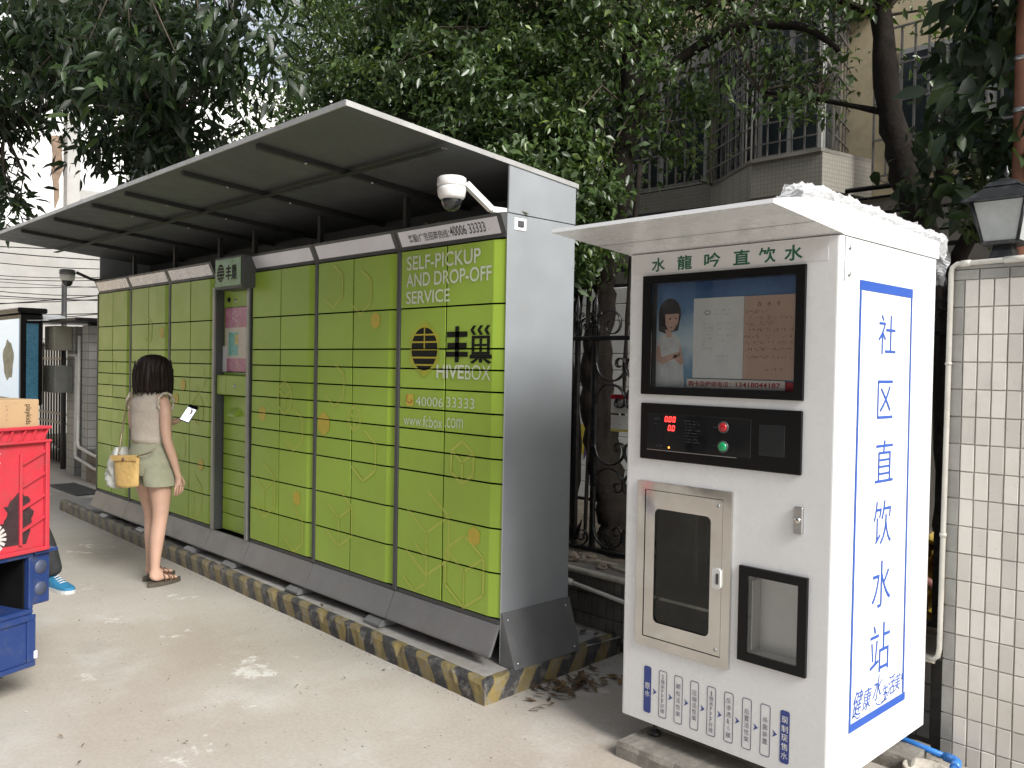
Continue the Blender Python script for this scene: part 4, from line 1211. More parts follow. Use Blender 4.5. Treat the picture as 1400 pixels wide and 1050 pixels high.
# dispensing compartment with steel door
mb = MB()
o_ = (-2.148, -1.716, 0.447, 1.105)
hi_ = H_DOOR
for a, b, c_, d in ((o_[0], o_[1], o_[2], hi_[2]), (o_[0], o_[1], hi_[3], o_[3]), (o_[0], hi_[0], hi_[2], hi_[3]), (hi_[1], o_[1], hi_[2], hi_[3])):
    mb.box(a, b, VY - 0.012, VY - 0.0005, c_, d)
sf = mb.build('steel_frame', MT['steel'], vm)
mb = MB()
d0 = (hi_[0] + 0.003, hi_[1] - 0.003, hi_[2] + 0.003, hi_[3] - 0.003)
gl = (-2.064, -1.805, 0.546, 1.0)
outer = [(d0[0], d0[2]), (d0[1], d0[2]), (d0[1], d0[3]), (d0[0], d0[3])]
inner = rrect(gl[0], gl[1], gl[2], gl[3], 0.022, 5)
# inner order starts top-right going anticlockwise; build quads by corner fans
TRc, TLc, BLc, BRc = (d0[1], d0[3]), (d0[0], d0[3]), (d0[0], d0[2]), (d0[1], d0[2])
corners = [TRc, TLc, BLc, BRc]
dy0, dy1 = VY - 0.009, VY + 0.006
for y in (dy0, dy1):
    for q in range(4):
        seg = inner[q * 6:(q + 1) * 6]
        for k in range(5):
            mb.add([(corners[q][0], y, corners[q][1]), (seg[k][0], y, seg[k][1]), (seg[k + 1][0], y, seg[k + 1][1])], [(0, 1, 2)])
        nx_ = inner[((q + 1) * 6) % 24]
        c2 = corners[(q + 1) % 4]
        mb.add([(corners[q][0], y, corners[q][1]), (seg[5][0], y, seg[5][1]), (nx_[0], y, nx_[1]), (c2[0], y, c2[1])], [(0, 1, 2, 3)])
for k in range(24):
    a, b = inner[k], inner[(k + 1) % 24]
    mb.add([(a[0], dy0, a[1]), (b[0], dy0, b[1]), (b[0], dy1, b[1]), (a[0], dy1, a[1])], [(0, 1, 2, 3)])
for k in range(4):
    a, b = corners[k], corners[(k + 1) % 4]
    mb.add([(a[0], dy0, a[1]), (b[0], dy0, b[1]), (b[0], dy1, b[1]), (a[0], dy1, a[1])], [(0, 1, 2, 3)])
sd = mb.build('steel_door', MT['steel'], vm)
me = bpy.data.meshes.new('g'); me.from_pydata([(u, VY - 0.0005, z) for u, z in inner], [], [list(range(24))])
decal('glass', me, MT['glass_dark'], sd)
hd = MB(); hd.prism(rrect(-1.787, -1.752, 0.738, 0.815, 0.012, 4), 'y', VY - 0.022, VY - 0.0095)
hd = hd.build('handle', mat('handle_white', (0.66, 0.66, 0.64), 0.3), sd)
MB().prism(rrect(-1.770, -1.758, 0.756, 0.797, 0.005, 3), 'y', VY - 0.0235, VY - 0.0222).build('handle_recess', MT['frame_grey'], hd)
for z in (1.045, 0.507):
    MB().lathe([(0.0, 0.003), (0.006, 0.0025), (0.007, 0.0)], (0, 0, 0), 10, T=Matrix.Translation((-1.775, dy0, z)) @ Matrix.Rotation(R(90), 4, 'X')).build('screw', MT['steel_dull'], sd)


def recess(x0, x1, z0, z1, y0, y1, m, name, parent):
    mb = MB()
    mb.add([(x0, y0, z0), (x1, y0, z0), (x1, y0, z1), (x0, y0, z1), (x0, y1, z0), (x1, y1, z0), (x1, y1, z1), (x0, y1, z1)],
           [(4, 5, 6, 7), (0, 1, 5, 4), (1, 2, 6, 5), (2, 3, 7, 6), (3, 0, 4, 7)])
    return mb.build(name, m, parent)


MT['steel_inside'] = mat('steel_inside', (0.42, 0.42, 0.40), 0.35, 0.5, 0.15, 7)
cav = recess(hi_[0], hi_[1], hi_[2], hi_[3], VY + 0.0065, VY + 0.34, MT['steel_inside'], 'door_reveal', vm)
# the cavity runs deep into the cabinet: cut a matching hole is not needed, the cabinet starts behind it
MB().box(hi_[0] + 0.004, hi_[1] - 0.004, VY + 0.02, VY + 0.335, 0.63, 0.642).build('shelf', MT['steel_dull'], cav)
MB().box(-2.0, -1.994, VY + 0.19, VY + 0.335, 0.643, 1.06).build('divider', MT['steel_dull'], cav)
mb = MB()
for k in range(4): mb.tube([(-1.96 + 0.04 * k, VY + 0.22, 1.06), (-1.955 + 0.04 * k, VY + 0.20, 0.9 - 0.05 * (k % 2)), (-1.965 + 0.042 * k, VY + 0.22, 0.75)], 0.006, 6)
mb.build('nozzle_tubes', MT['frame_grey'], cav)

# collection opening on the right
mb = MB()
o_ = (-1.679, -1.414, 0.498, 0.843)
for a, b, c_, d in ((o_[0], o_[1], o_[2], H_CUP[2]), (o_[0], o_[1], H_CUP[3], o_[3]), (o_[0], H_CUP[0], H_CUP[2], H_CUP[3]), (H_CUP[1], o_[1], H_CUP[2], H_CUP[3])):
    mb.box(a, b, VY - 0.014, VY - 0.0005, c_, d)
cf = mb.build('collection_frame', MT['black'], vm)
recess(H_CUP[0], H_CUP[1], H_CUP[2], H_CUP[3], VY + 0.0, VY + 0.06, mat('recess_grey', (0.78, 0.80, 0.80), 0.35, 0.0, 0.04, 5), 'recess', cf)
MB().box(H_CUP[0] + 0.012, H_CUP[0] + 0.016, VY + 0.002, VY + 0.055, H_CUP[2] + 0.01, H_CUP[3] - 0.02).build('recess_edge', MT['white_sign'], cf)
MB().box(H_CUP[0] + 0.0005, H_CUP[1] - 0.0005, VY - 0.006, VY - 0.004, H_CUP[2] + 0.0005, H_CUP[3] - 0.0005).build('glass', MT['glass'], cf)
# lock
lkk = MB().box(-1.471, -1.437, VY - 0.014, VY - 0.0005, 0.990, 1.084, bev=0.003).build('lock', MT['steel_dull'], vm)
MB().lathe([(0.0, 0.005), (0.009, 0.005), (0.0115, 0.0)], (0, 0, 0), 16, T=Matrix.Translation((-1.456, VY - 0.0142, 1.037)) @ Matrix.Rotation(R(90), 4, 'X')).build('keyhole', MT['steel'], lkk)

# filter step badges with arrows
xs0 = [(-2.106, -2.070), (-2.033, -1.994), (-1.959, -1.920), (-1.885, -1.846), (-1.810, -1.771), (-1.735, -1.696), (-1.660, -1.621), (-1.586, -1.546), (-1.508, -1.472)]
words_ = ['原水', '5微米PPF纤维', '颗粒活性炭', '压缩活性炭', '1微米PPF纤维', '反渗透RO膜', '后置活性炭', '杀菌装置', '现制现售水']
spans = [(0.235, 0.297), (0.192, 0.346), (0.200, 0.332), (0.208, 0.328), (0.187, 0.346), (0.189, 0.342), (0.200, 0.325), (0.215, 0.318), (0.186, 0.344)]
for k, ((a, b), wd_, (za, zb)) in enumerate(zip(xs0, words_, spans)):
    solid = k in (0, 8)
    o1 = rrect(a, b, 0.174, 0.361, 0.009, 4)
    if solid:
        bg = decal('step_badge', poly_mesh([o1], 'y', VY - 0.0012), MT['blue_dark'], vm)
    else:
        bg = decal('step_badge', poly_mesh(ring_polys(o1, rrect(a + 0.0028, b - 0.0028, 0.1768, 0.3582, 0.0066, 4)), 'y', VY - 0.0012), mat('badge_line%d' % k, (0.07, 0.075, 0.14), 0.5), vm)
    nch = len(wd_)
    step = (zb - za) / nch
    for q, ch in enumerate(wd_):
        zc_ = zb - step * (q + 0.5); s_ = min(step * 0.46, 0.0125 if solid else 0.010)
        wx = s_ * (0.22 if ch == '1' else 0.55 if ch.isascii() else 1.0)
        text_obj('lettering', ch, MT['white_sign'] if solid else mat('badge_ink', (0.10, 0.10, 0.15), 0.5) if 'badge_ink' not in MT else MT['badge_ink'], (a + b) / 2 - wx, (a + b) / 2 + wx, zc_ - s_, zc_ + s_, 'y', VY - 0.0018, bg, off=0.008 if solid else 0.0, res=1)
    if k < 8:
        ax, az = b + 0.012, 0.2665
        decal('step_arrow', poly_mesh([[(ax - 0.004, az + 0.013), (ax + 0.002, az), (ax + 0.015, az)], [(ax + 0.015, az), (ax + 0.002, az), (ax - 0.004, az - 0.013)]], 'y', VY - 0.0012), MT['blue_dark'], vm)

# lettering on the right-hand side panel
SXp = VX1 + 0.002
o1 = [(2.935, 0.288), (3.405, 0.288), (3.39, 1.874), (2.935, 1.874)]
fr = [[(2.935, 1.840), (3.392, 1.840), (3.392, 1.874), (2.935, 1.874)], [(2.937, 0.288), (3.420, 0.288), (3.420, 0.318), (2.937, 0.318)], [(2.937, 0.3185), (2.951, 0.3185), (2.951, 1.8395), (2.937, 1.8395)], [(3.394, 0.3185), (3.408, 0.3185), (3.390, 1.8395), (3.378, 1.8395)]]
decal('side_border', poly_mesh(fr, 'x', SXp), MT['blue'], vm)
for ch, ya, yb, za, zb in (('社', 3.098, 3.245, 1.620, 1.764), ('区', 3.102, 3.235, 1.386, 1.526), ('直', 3.098, 3.252, 1.153, 1.307), ('饮', 3.098, 3.250, 0.925, 1.086), ('水', 3.099, 3.258, 0.692, 0.864), ('站', 3.096, 3.264, 0.450, 0.632)):
    text_obj('lettering', ch, MT['blue'], ya, yb, za, zb, 'x', SXp, vm, off=-0.006)
for q, (ch, ya, za, s_, sl) in enumerate((('健', 2.968, 0.335, 0.085, .3), ('康', 3.050, 0.338, 0.075, .2), ('水', 3.134, 0.350, 0.085, .25), ('生', 3.212, 0.330, 0.060, .2), ('活', 3.262, 0.338, 0.072, .2), ('美', 3.322, 0.342, 0.062, .2))):
    o = text_obj('lettering', ch, MT['blue'], ya, ya + s_ * 0.85, za, za + s_ * 1.05, 'x', SXp, vm, off=-0.002)
    for v in o.data.vertices:
        v.co.y += v.co.z * sl
swirl = [(2.96 + 0.02 * t, 0.332 + 0.008 * math.sin(t * 1.9)) for t in np.linspace(0, 3.3, 12)]
swirl2 = [(3.2 + 0.05 * math.sin(t), 0.345 - 0.018 * math.cos(t * 1.3)) for t in np.linspace(-1, 2.6, 14)]
swirl3 = [(3.392 - 0.003 * t, 0.385 + 0.012 * math.sin(t * 2)) for t in np.linspace(0, 3, 8)]
decal('flourish', poly_mesh(stroke(swirl, 0.004) + stroke(swirl2, 0.004) + stroke(swirl3, 0.004), 'x', SXp), MT['blue'], vm)
# adjustable feet
for x in (-2.10, -1.45):
    for y in (2.86, 3.54):
        MB().lathe([(0.0, 0.0), (0.026, 0.0), (0.028, 0.006), (0.018, 0.016), (0.010, 0.022), (0.008, 0.026), (0.008, 0.072), (0.0, 0.072)], (x, y, 0.0625), 16).build('foot', MT['iron'], vm)
# concrete blocks under it
MT['block'] = mat('block_concrete', (0.20, 0.185, 0.16), 0.85, 0, 0.3, 7, bump=0.7, bscale=45, dirt=(0.08, 0.072, 0.06), dscale=9, damt=0.6)
for (x0, x1, y0, y1, lab) in ((-2.165, -1.30, 2.69, 2.93, 'rough concrete slab under the front feet of the vending machine'), (-2.15, -1.30, 3.42, 3.63, 'rough concrete slab under the rear feet of the vending machine')):
    mb = MB(); rr = random.Random(int(y0 * 10))
    nx_, = (16,)
    prof = [(y0, -0.01), (y0 + 0.004, 0.045), (y0 + 0.014, 0.061), (y1 - 0.014, 0.061), (y1 - 0.004, 0.045), (y1, -0.01)]
    vs, fs = [], []
    for i in range(nx_ + 1):
        for (yy, zz) in prof:
            j_ = rr.uniform(-0.005, 0.005) if zz > 0 else 0
            vs.append((x0 + (x1 - x0) * i / nx_, yy + j_, zz + (rr.uniform(-0.006, 0.001) if zz > 0 else 0)))
    n = len(prof)
    for i in range(nx_):
        for k in range(n - 1): fs.append((i * n + k, (i + 1) * n + k, (i + 1) * n + k + 1, i * n + k + 1))
    fs.append(list(range(n))); fs.append([nx_ * n + k for k in range(n - 1, -1, -1)])
    mb.add(vs, fs); tag(mb.build('concrete_slab', MT['block']), lab, 'concrete slab', 'slabs under the vending machine')
# blue water pipe and clay pot bottom behind it
bp_ = empty('blue_water_pipe', (-1.2, 3.55, 0.06), 'bright blue water pipe with elbow lying beside the tiled pillar', 'pipe')
MT['bluepipe'] = mat('blue_pvc', (0.03, 0.17, 0.50), 0.35, 0, 0.1, 8, dirt=(0.2, 0.2, 0.2), dscale=14, damt=0.3)
MB().tube([(-1.75, 3.60, 0.085), (-1.347, 3.575, 0.062), (-1.21, 3.562, 0.055)], 0.0125, 12).build('tube', MT['bluepipe'], bp_)
mb = MB(); mb.tube([(-1.225, 3.563, 0.056), (-1.19, 3.560, 0.054), (-1.178, 3.552, 0.053), (-1.172, 3.535, 0.052), (-1.168, 3.50, 0.05)], 0.018, 12); mb.build('elbow', MT['bluepipe'], bp_)
MB().tube([(-1.169, 3.51, 0.05), (-1.155, 3.30, 0.04)], 0.0125, 12).build('tube', MT['bluepipe'], bp_)
mb = MB(); mb.lathe([(0.0, 0.004), (0.062, 0.004), (0.07, 0.0), (0.078, 0.02), (0.082, 0.05), (0.074, 0.052), (0.066, 0.03), (0.0, 0.028)], (-1.245, 3.42, 0.0), 22)
tag(mb.build('plaster_bowl', mat('bowl_cement', (0.36, 0.33, 0.28), 0.85, 0, 0.25, 20, bump=0.4, bscale=60)), 'cement-crusted round bowl on the ground beside the vending machine', 'bowl')
for k, (x, y, s_, lab) in enumerate(((-1.27, 3.54, 0.03, 'brown stone by the blue pipe'), (-1.30, 3.50, 0.022, 'smaller stone beside the brown one near the blue pipe'))):
    bmx = bmesh.new(); bmesh.ops.create_icosphere(bmx, subdivisions=2, radius=s_)
    for v in bmx.verts:
        v.co *= 0.8 + 0.4 * random.random(); v.co.z *= 0.7
    mb = MB(); mb.add([v.co + Vector((x, y, s_ * 0.5)) for v in bmx.verts], [[v.index for v in f.verts] for f in bmx.faces]); bmx.free()
    tag(mb.build('stone', mat('stone%d' % k, (0.22, 0.17, 0.13), 0.9, 0, 0.3, 30)), lab, 'stone')

# ================================================================== IRON FENCES
def ribbon(mb, pts, yc, depth=0.02, th=0.007):
    """flat bar bent along pts (x, z), standing in the XZ plane"""
    n = len(pts)
    vs, fs = [], []
    for i, (x, z) in enumerate(pts):
        a = Vector(pts[max(i - 1, 0)]); b = Vector(pts[min(i + 1, n - 1)])
        d = (b - a).normalized(); q = Vector((-d.y, d.x)) * th / 2
        for s in (1, -1):
            for e in (-1, 1):
                vs.append((x + q.x * s, yc + e * depth / 2, z + q.y * s))
    for i in range(n - 1):
        o = i * 4; k = o + 4
        fs += [(o, o + 1, k + 1, k), (o + 3, o + 2, k + 2, k + 3), (o + 1, o + 3, k + 3, k + 1), (o + 2, o, k, k + 2)]
    fs += [(0, 2, 3, 1), (n * 4 - 4, n * 4 - 3, n * 4 - 1, n * 4 - 2)]
    mb.add(vs, fs, smooth=True)


def spiral(cx, cz, r0, r1, a0, turns, n=26):
    return [(cx + (r0 + (r1 - r0) * t) * math.cos(a0 + turns * 2 * math.pi * t), cz + (r0 + (r1 - r0) * t) * math.sin(a0 + turns * 2 * math.pi * t)) for t in np.linspace(0, 1, n)]


def c_scroll(x, z, w_, h, sgn):
    """S-like scroll touching the bar at x, opening towards sgn"""
    top = spiral(x + sgn * w_ * 0.62, z + h * 0.74, w_ * 0.10, w_ * 0.34, R(200) if sgn > 0 else R(-20), -1.05 * sgn, 22)
    arc = [(x + sgn * (w_ * (0.06 + 0.9 * (math.sin(math.pi * (0.5 + t * 0.5))) ** 2 * 0.35)), z + h * (0.74 - 0.62 * t)) for t in np.linspace(0.15, 0.9, 10)]
    bot = spiral(x + sgn * w_ * 0.42, z + h * 0.20, w_ * 0.36, w_ * 0.10, R(150) if sgn > 0 else R(30), 1.15 * sgn, 22)
    return top[::-1][:0] + top[:-1], arc, bot


def iron_panel(f, x0, x1, z0, z1, y):
    """scrollwork between two bars"""
    xm = (x0 + x1) / 2; w_ = (x1 - x0) / 2
    units = 5
    h = (z1 - z0) / units
    for u in range(units):
        for sgn, xb in ((1, x0 + 0.012), (-1, x1 - 0.012)):
            zc_ = z0 + h * (u + 0.5)
            # big open C from the bar, curling into the middle
            r = h * 0.46
            pts = [(xb + sgn * (r * (1 - math.cos(t))), zc_ + r * math.sin(t) * (1 if u % 2 else -1)) for t in np.linspace(0.0, math.pi * 0.9, 14)]
            ex, ez = pts[-1]
            cx = ex - sgn * r * 0.42; s_ = (1 if u % 2 else -1)
            a0 = math.atan2(ez - zc_, ex - cx)
            tail = spiral(cx, zc_ + (ez - zc_) * 0.4, abs(ex - cx), r * 0.10, a0, -0.95 * sgn * s_, 20)
            mb = MB(); ribbon(mb, pts + tail[1:], y, 0.022, 0.008)
            mb.build('scroll', MT['iron'], f)


fn = empty('iron_fence', (-3.0, 3.8, 0.41), 'black wrought-iron fence with scrolls between the locker and the tiled pillar', 'fence')
FYc = 3.82
for z, t in ((0.495, 0.013), (1.725, 0.013)):
    MB().box(-4.95, -1.30, FYc - 0.016, FYc + 0.016, z - t, z + t, bev=0.003).build('rail', MT['iron'], fn)
bars_x = [-4.62, -4.48, -3.98, -3.84, -3.4215, -3.282, -2.83, -2.69, -2.24, -2.10, -1.65, -1.366]
br = None
for x in bars_x:
    if br is None:
        br = MB().box(x - 0.0125, x + 0.0125, FYc - 0.0125, FYc + 0.0125, 0.508, 1.712).build('bar', MT['iron'], fn); bb = WM[br.name].translation.copy()
        x00 = x
        mb = MB(); mb.box(x - 0.0125, x + 0.0125, FYc - 0.0125, FYc + 0.0125, 1.738, 1.83); mb.box(x - 0.019, x + 0.019, FYc - 0.019, FYc + 0.019, 1.795, 1.806); mb.box(x - 0.018, x + 0.018, FYc - 0.018, FYc + 0.018, 1.818, 1.83)
        mb.lathe([(0.0, 1.985), (0.004, 1.96), (0.013, 1.92), (0.015, 1.895), (0.007, 1.86), (0.012, 1.848), (0.012, 1.83)], (x, FYc, 0), 8)
        for s in (-1, 1):
            ribbon(mb, [(x + s * 0.006, 1.84), (x + s * 0.02, 1.868), (x + s * 0.036, 1.876), (x + s * 0.043, 1.862), (x + s * 0.036, 1.852)], FYc, 0.014, 0.005)
        fl_ = mb.build('finial', MT['iron'], fn); fbb = WM[fl_.name].translation.copy()
    else:
        share('bar', br, bb + Vector((x - x00, 0, 0)), fn); share('finial', fl_, fbb + Vector((x - x00, 0, 0)), fn)
for a, b in ((-3.282, -2.83), (-4.48, -3.98), (-2.69, -2.24)):
    iron_panel(fn, a, b, 0.51, 1.71, FYc)
for a, b in ((-3.4215, -3.282), (-3.282, -3.05), (-3.05, -2.83), (-1.65, -1.50), (-1.50, -1.366), (-1.366, -1.30)):
    # small rings along the bottom rail, scrolls above the top rail
    xm = (a + b) / 2; r = min((b - a) * 0.36, 0.05)
    mb = MB(); ribbon(mb, spiral(xm - r * 0.2, 0.512 + r, r, r * 0.25, R(-90), 1.4, 26), FYc, 0.018, 0.006); mb.build('scroll', MT['iron'], fn)
    mb = MB(); r2 = min(b - a, 0.2) * 0.42
    ribbon(mb, [(a + 0.02, 1.742), (a + 0.025, 1.79)] + spiral(xm, 1.80, xm - a - 0.02, r2 * 0.2, R(180), -1.3, 26), FYc, 0.018, 0.006); mb.build('scroll', MT['iron'], fn)
# leaf ornaments on the bottom rail
for x in (-3.4215,):
    mb = MB()
    for s in (-1, 1):
        mb.prism([(x + s * 0.014, 0.53), (x + s * 0.02, 0.60), (x + s * 0.06, 0.66), (x + s * 0.045, 0.60), (x + s * 0.03, 0.54)], 'y', FYc - 0.004, FYc + 0.004)
    mb.build('leaf_ornament', MT['iron'], fn)

# paper notices hung on the fence
MT['paper'] = mat('notice_paper', (0.60, 0.59, 0.56), 0.6, 0, 0.06, 14)
for z0, z1, xo, lab, hdr in ((1.298, 1.405, -3.178, 'upper notice with a red heading hung on the iron fence', True), (1.192, 1.285, -3.176, 'lower notice with an orange foot line hung on the iron fence', False)):
    t = MB(); t.box(xo, xo + 0.20, 3.842, 3.845, z0, z1); nb = t.build('notice', MT['paper'])
    tag(nb, lab, 'notice')
    zz = z1 - 0.002 if hdr else z0 + 0.014
    decal('heading_band', poly_mesh([[(xo, zz - (0.026 if hdr else 0.012)), (xo + 0.20, zz - (0.026 if hdr else 0.012)), (xo + 0.20, zz), (xo, zz)]], 'y', 3.8412), MT['red_print'] if hdr else MT['print_orange'], nb)
    decal('notice_print', poly_mesh(scribble(xo + 0.02, xo + 0.075, (z0 + z1) / 2 - 0.01, 0.012, rs_) + scribble(xo + 0.02, xo + 0.075, (z0 + z1) / 2 - 0.028, 0.009, rs_), 'y', 3.8412), MT['ink'], nb)
# yellow sheet behind the right end of the fence
me = bpy.data.meshes.new('yellow_sheet'); vs = []; fs = []
for i in range(15):
    for j in range(19):
        vs.append((-1.72 + 0.24 * i / 14 + 0.015 * math.sin(j * 0.9), 4.45 + 0.06 * math.sin(i * 1.3 + j * 0.5) + 0.04 * math.sin(j * 1.7), 0.33 + 0.44 * j / 18 + 0.03 * math.sin(i * 0.9)))
for i in range(14):
    for j in range(18):
        b = i * 19 + j; fs.append((b, b + 1, b + 20, b + 19))
me.from_pydata(vs, [], fs)
tag(link_mesh('yellow_sheet', me, mat('yellow_plastic', (0.46, 0.33, 0.06), 0.45, 0, 0.2, 9)), 'crumpled yellow plastic sheet behind the fence right of the vending machine', 'plastic sheet')
mb = MB(); mb.tube([(-1.80, 4.36, 0.62), (-1.66, 4.34, 0.575), (-1.52, 4.33, 0.52)], 0.022, 10)
tag(mb.build('pink_hose', mat('pink_hose', (0.40, 0.17, 0.14), 0.5)), 'pinkish hose across the yellow sheet behind the fence', 'hose')

# ------------------------------------------------------------- left end of the boundary
def far_fence(name, label, x0, x1, y, z0, z1, step, zr):
    f = empty(name, ((x0 + x1) / 2, y, 0), label, 'fence')
    for z in zr: MB().box(x0, x1, y - 0.015, y + 0.015, z - 0.014, z + 0.014).build('rail', MT['iron'], f)
    x = x0 + step / 2; first = None
    while x < x1:
        if first is None:
            mb = MB(); mb.box(x - 0.011, x + 0.011, y - 0.011, y + 0.011, z0, z1); mb.lathe([(0.012, 0.0), (0.018, 0.03), (0.0, 0.10)], (x, y, z1), 6)
            first = mb.build('bar', MT['iron'], f); fb_ = WM[first.name].translation.copy(); xf = x
        else: share('bar', first, fb_ + Vector((x - xf, 0, 0)), f)
        x += step
    return f


ff = far_fence('iron_fence', 'black iron bar fence beyond the far left end of the locker', -11.55, -8.9, 3.82, 0.43, 1.80, 0.115, (0.47, 0.62, 1.62))
f2 = far_fence('iron_fence', 'black iron gate bars between the meter boxes and the advertising case', -14.6, -12.62, 3.95, 0.05, 1.72, 0.13, (0.62, 0.75, 1.55))


def tiled_mat(name, c, g, sc_):
    m, nt, p = newmat(name)
    br_ = nt.nodes.new('ShaderNodeTexBrick')
    br_.offset = 0.0
    br_.inputs['Color1'].default_value = (*c, 1); br_.inputs['Color2'].default_value = (*[v * 0.86 for v in c], 1); br_.inputs['Mortar'].default_value = (*g, 1)
    br_.inputs['Scale'].default_value = 1.0; br_.inputs['Mortar Size'].default_value = 0.006; br_.inputs['Brick Width'].default_value = sc_[0]; br_.inputs['Row Height'].default_value = sc_[1]
    gm = nt.nodes.new('ShaderNodeNewGeometry'); sx = nt.nodes.new('ShaderNodeSeparateXYZ'); cb = nt.nodes.new('ShaderNodeCombineXYZ')
    nt.links.new(gm.outputs['Position'], sx.inputs[0])
    nt.links.new(math2(nt, 'ADD', sx.outputs[0], sx.outputs[1]), cb.inputs[0]); nt.links.new(sx.outputs[2], cb.inputs[1])
    nt.links.new(cb.outputs[0], br_.inputs['Vector'])
    cc = mixc(nt, maprange(nt, noise_out(nt, 3, 6), 0.5, 0.75, 0, 0.4), br_.outputs['Color'], (0.2, 0.18, 0.15))
    nt.links.new(cc, p.inputs['Base Color']); p.inputs['Roughness'].default_value = 0.5
    return m


MT['tiled_far'] = tiled_mat('tiled_far', (0.46, 0.45, 0.42), (0.2, 0.19, 0.17), (0.11, 0.11))
MT['tiled_grey'] = tiled_mat('tiled_far_grey', (0.33, 0.33, 0.31), (0.16, 0.155, 0.145), (0.11, 0.11))
MB().box(-11.62, -8.6, 3.685, 3.699, 0.0, 0.384).build('render', mat('wall_brown', (0.25, 0.205, 0.155), 0.85, 0, 0.2, 4, dirt=(0.12, 0.1, 0.08), dscale=5, damt=0.6), wall)
pb = empty('tiled_post', (-11.72, 3.8, 0), 'slim tiled post with a flat cap at the far end of the boundary wall', 'post')
MB().box(-11.85, -11.62, 3.70, 3.93, 0.0, 1.98, bev=0.006).build('shaft', MT['tiled_far'], pb)
MB().box(-12.9, -11.3, 3.45, 4.1, 2.02, 2.06, bev=0.006).build('cap_slab', MT['iron'], pb)
MB().box(-11.80, -11.67, 3.75, 3.88, 1.98, 2.02).build('neck', MT['iron'], pb)
pa = empty('meter_post', (-12.35, 3.75, 0), 'grey tiled post carrying the electric meter boxes beyond the locker', 'post')
MB().box(-12.52, -12.22, 3.72, 3.95, 0.0, 1.98, bev=0.006).build('shaft', MT['tiled_grey'], pa)
MB().box(-12.16, -11.90, 3.80, 3.90, 0.0, 1.98).build('side_shaft', MT['iron'], pa)
MT['meter'] = mat('meter_beige', (0.36, 0.345, 0.27), 0.5, 0, 0.1, 8, dirt=(0.2, 0.18, 0.14), dscale=6, damt=0.4)
for (z0, z1, x0, x1, lab, m_) in ((1.66, 1.98, -12.72, -12.30, 'beige electric meter box, upper of the two on the grey post', 'meter'), (1.10, 1.46, -12.74, -12.26, 'olive grey meter box, lower of the two on the grey post', 'meter2')):
    if m_ == 'meter2': MT['meter2'] = mat('meter_grey', (0.23, 0.235, 0.205), 0.5, 0, 0.1, 8)
    e_ = empty('meter_box', ((x0 + x1) / 2, 3.6, z0), lab, 'meter box')
    MB().box(x0, x1, 3.50, 3.719, z0, z1, bev=0.008).build('case', MT[m_], e_)
    MB().box(x0 + 0.03, x1 - 0.03, 3.494, 3.4995, z0 + 0.03, z1 - 0.03, bev=0.003).build('lid', MT[m_], e_)
    MB().lathe([(0.0, 0.008), (0.012, 0.006), (0.014, 0.0)], (0, 0, 0), 10, T=Matrix.Translation(((x0 + x1) / 2, 3.494, (z0 + z1) / 2)) @ Matrix.Rotation(R(90), 4, 'X')).build('latch', MT['frame_grey'], e_)
mb = MB(); mb.tube([(-12.35, 3.70, 1.60), (-12.02, 3.68, 1.60), (-11.95, 3.67, 1.55), (-11.95, 3.66, 0.35), (-11.9, 3.65, 0.28), (-11.2, 3.65, 0.20), (-9.5, 3.65, 0.16)], 0.022, 8)
tag(mb.build('cable_pipe', MT['pvc']), 'white pipe bending down from the meter boxes, nearest to the grey post', 'pipe')
mb = MB(); mb.tube([(-11.86, 3.67, 1.85), (-11.86, 3.66, 0.48), (-11.80, 3.65, 0.42), (-11.2, 3.65, 0.36), (-9.5, 3.65, 0.30)], 0.020, 8)
tag(mb.build('cable_pipe', MT['pvc']), 'white pipe running down the slim tiled post and along the low wall', 'pipe')
mb = MB(); mb.tube([(-13.1, 3.85, 0.0), (-13.1, 3.85, 2.62)], 0.035, 10)
tag(mb.build('steel_pole', mat('pole_grey', (0.08, 0.078, 0.075), 0.5, 0.3, 0.2, 9)), 'thin dark pole standing behind the meter boxes', 'pole')
mb = MB(); vs = []
for i in range(9):
    for j in range(5):
        vs.append((-13.3 + 0.95 * i / 8, 3.2 + 0.5 * j / 4, 2.03 + 0.09 * math.sin(math.pi * i / 8) + 0.03 * j / 4 - 0.012 * (i % 2)))
mb.add(vs, [(i * 5 + j, (i + 1) * 5 + j, (i + 1) * 5 + j + 1, i * 5 + j + 1) for i in range(8) for j in range(4)], smooth=True)
tag(mb.build('rain_sheet', mat('rain_sheet', (0.62, 0.63, 0.62), 0.4)), 'curved whitish rain sheet over the meter boxes', 'awning')
# drain grate
dg_ = empty('drain_grate', (-11.0, 3.35, 0.0), 'dark slotted drain grate in the ground beyond the locker', 'drain grate')
MB().box(-11.5, -10.4, 3.20, 3.50, -0.02, 0.004).build('pit', MT['dark'], dg_)
b0_ = None
for i in range(17):
    x = -11.47 + i * 0.064
    if b0_ is None: b0_ = MB().box(x, x + 0.03, 3.21, 3.49, 0.005, 0.013).build('slat', MT['frame_grey'], dg_); b0p = WM[b0_.name].translation.copy()
    else: share('slat', b0_, b0p + Vector((i * 0.064, 0, 0)), dg_)
MB().box(-11.5, -10.4, 3.195, 3.209, 0.0, 0.015).build('edge', MT['frame_grey'], dg_)
MB().box(-11.5, -10.4, 3.491, 3.505, 0.0, 0.015).build('edge', MT['frame_grey'], dg_)

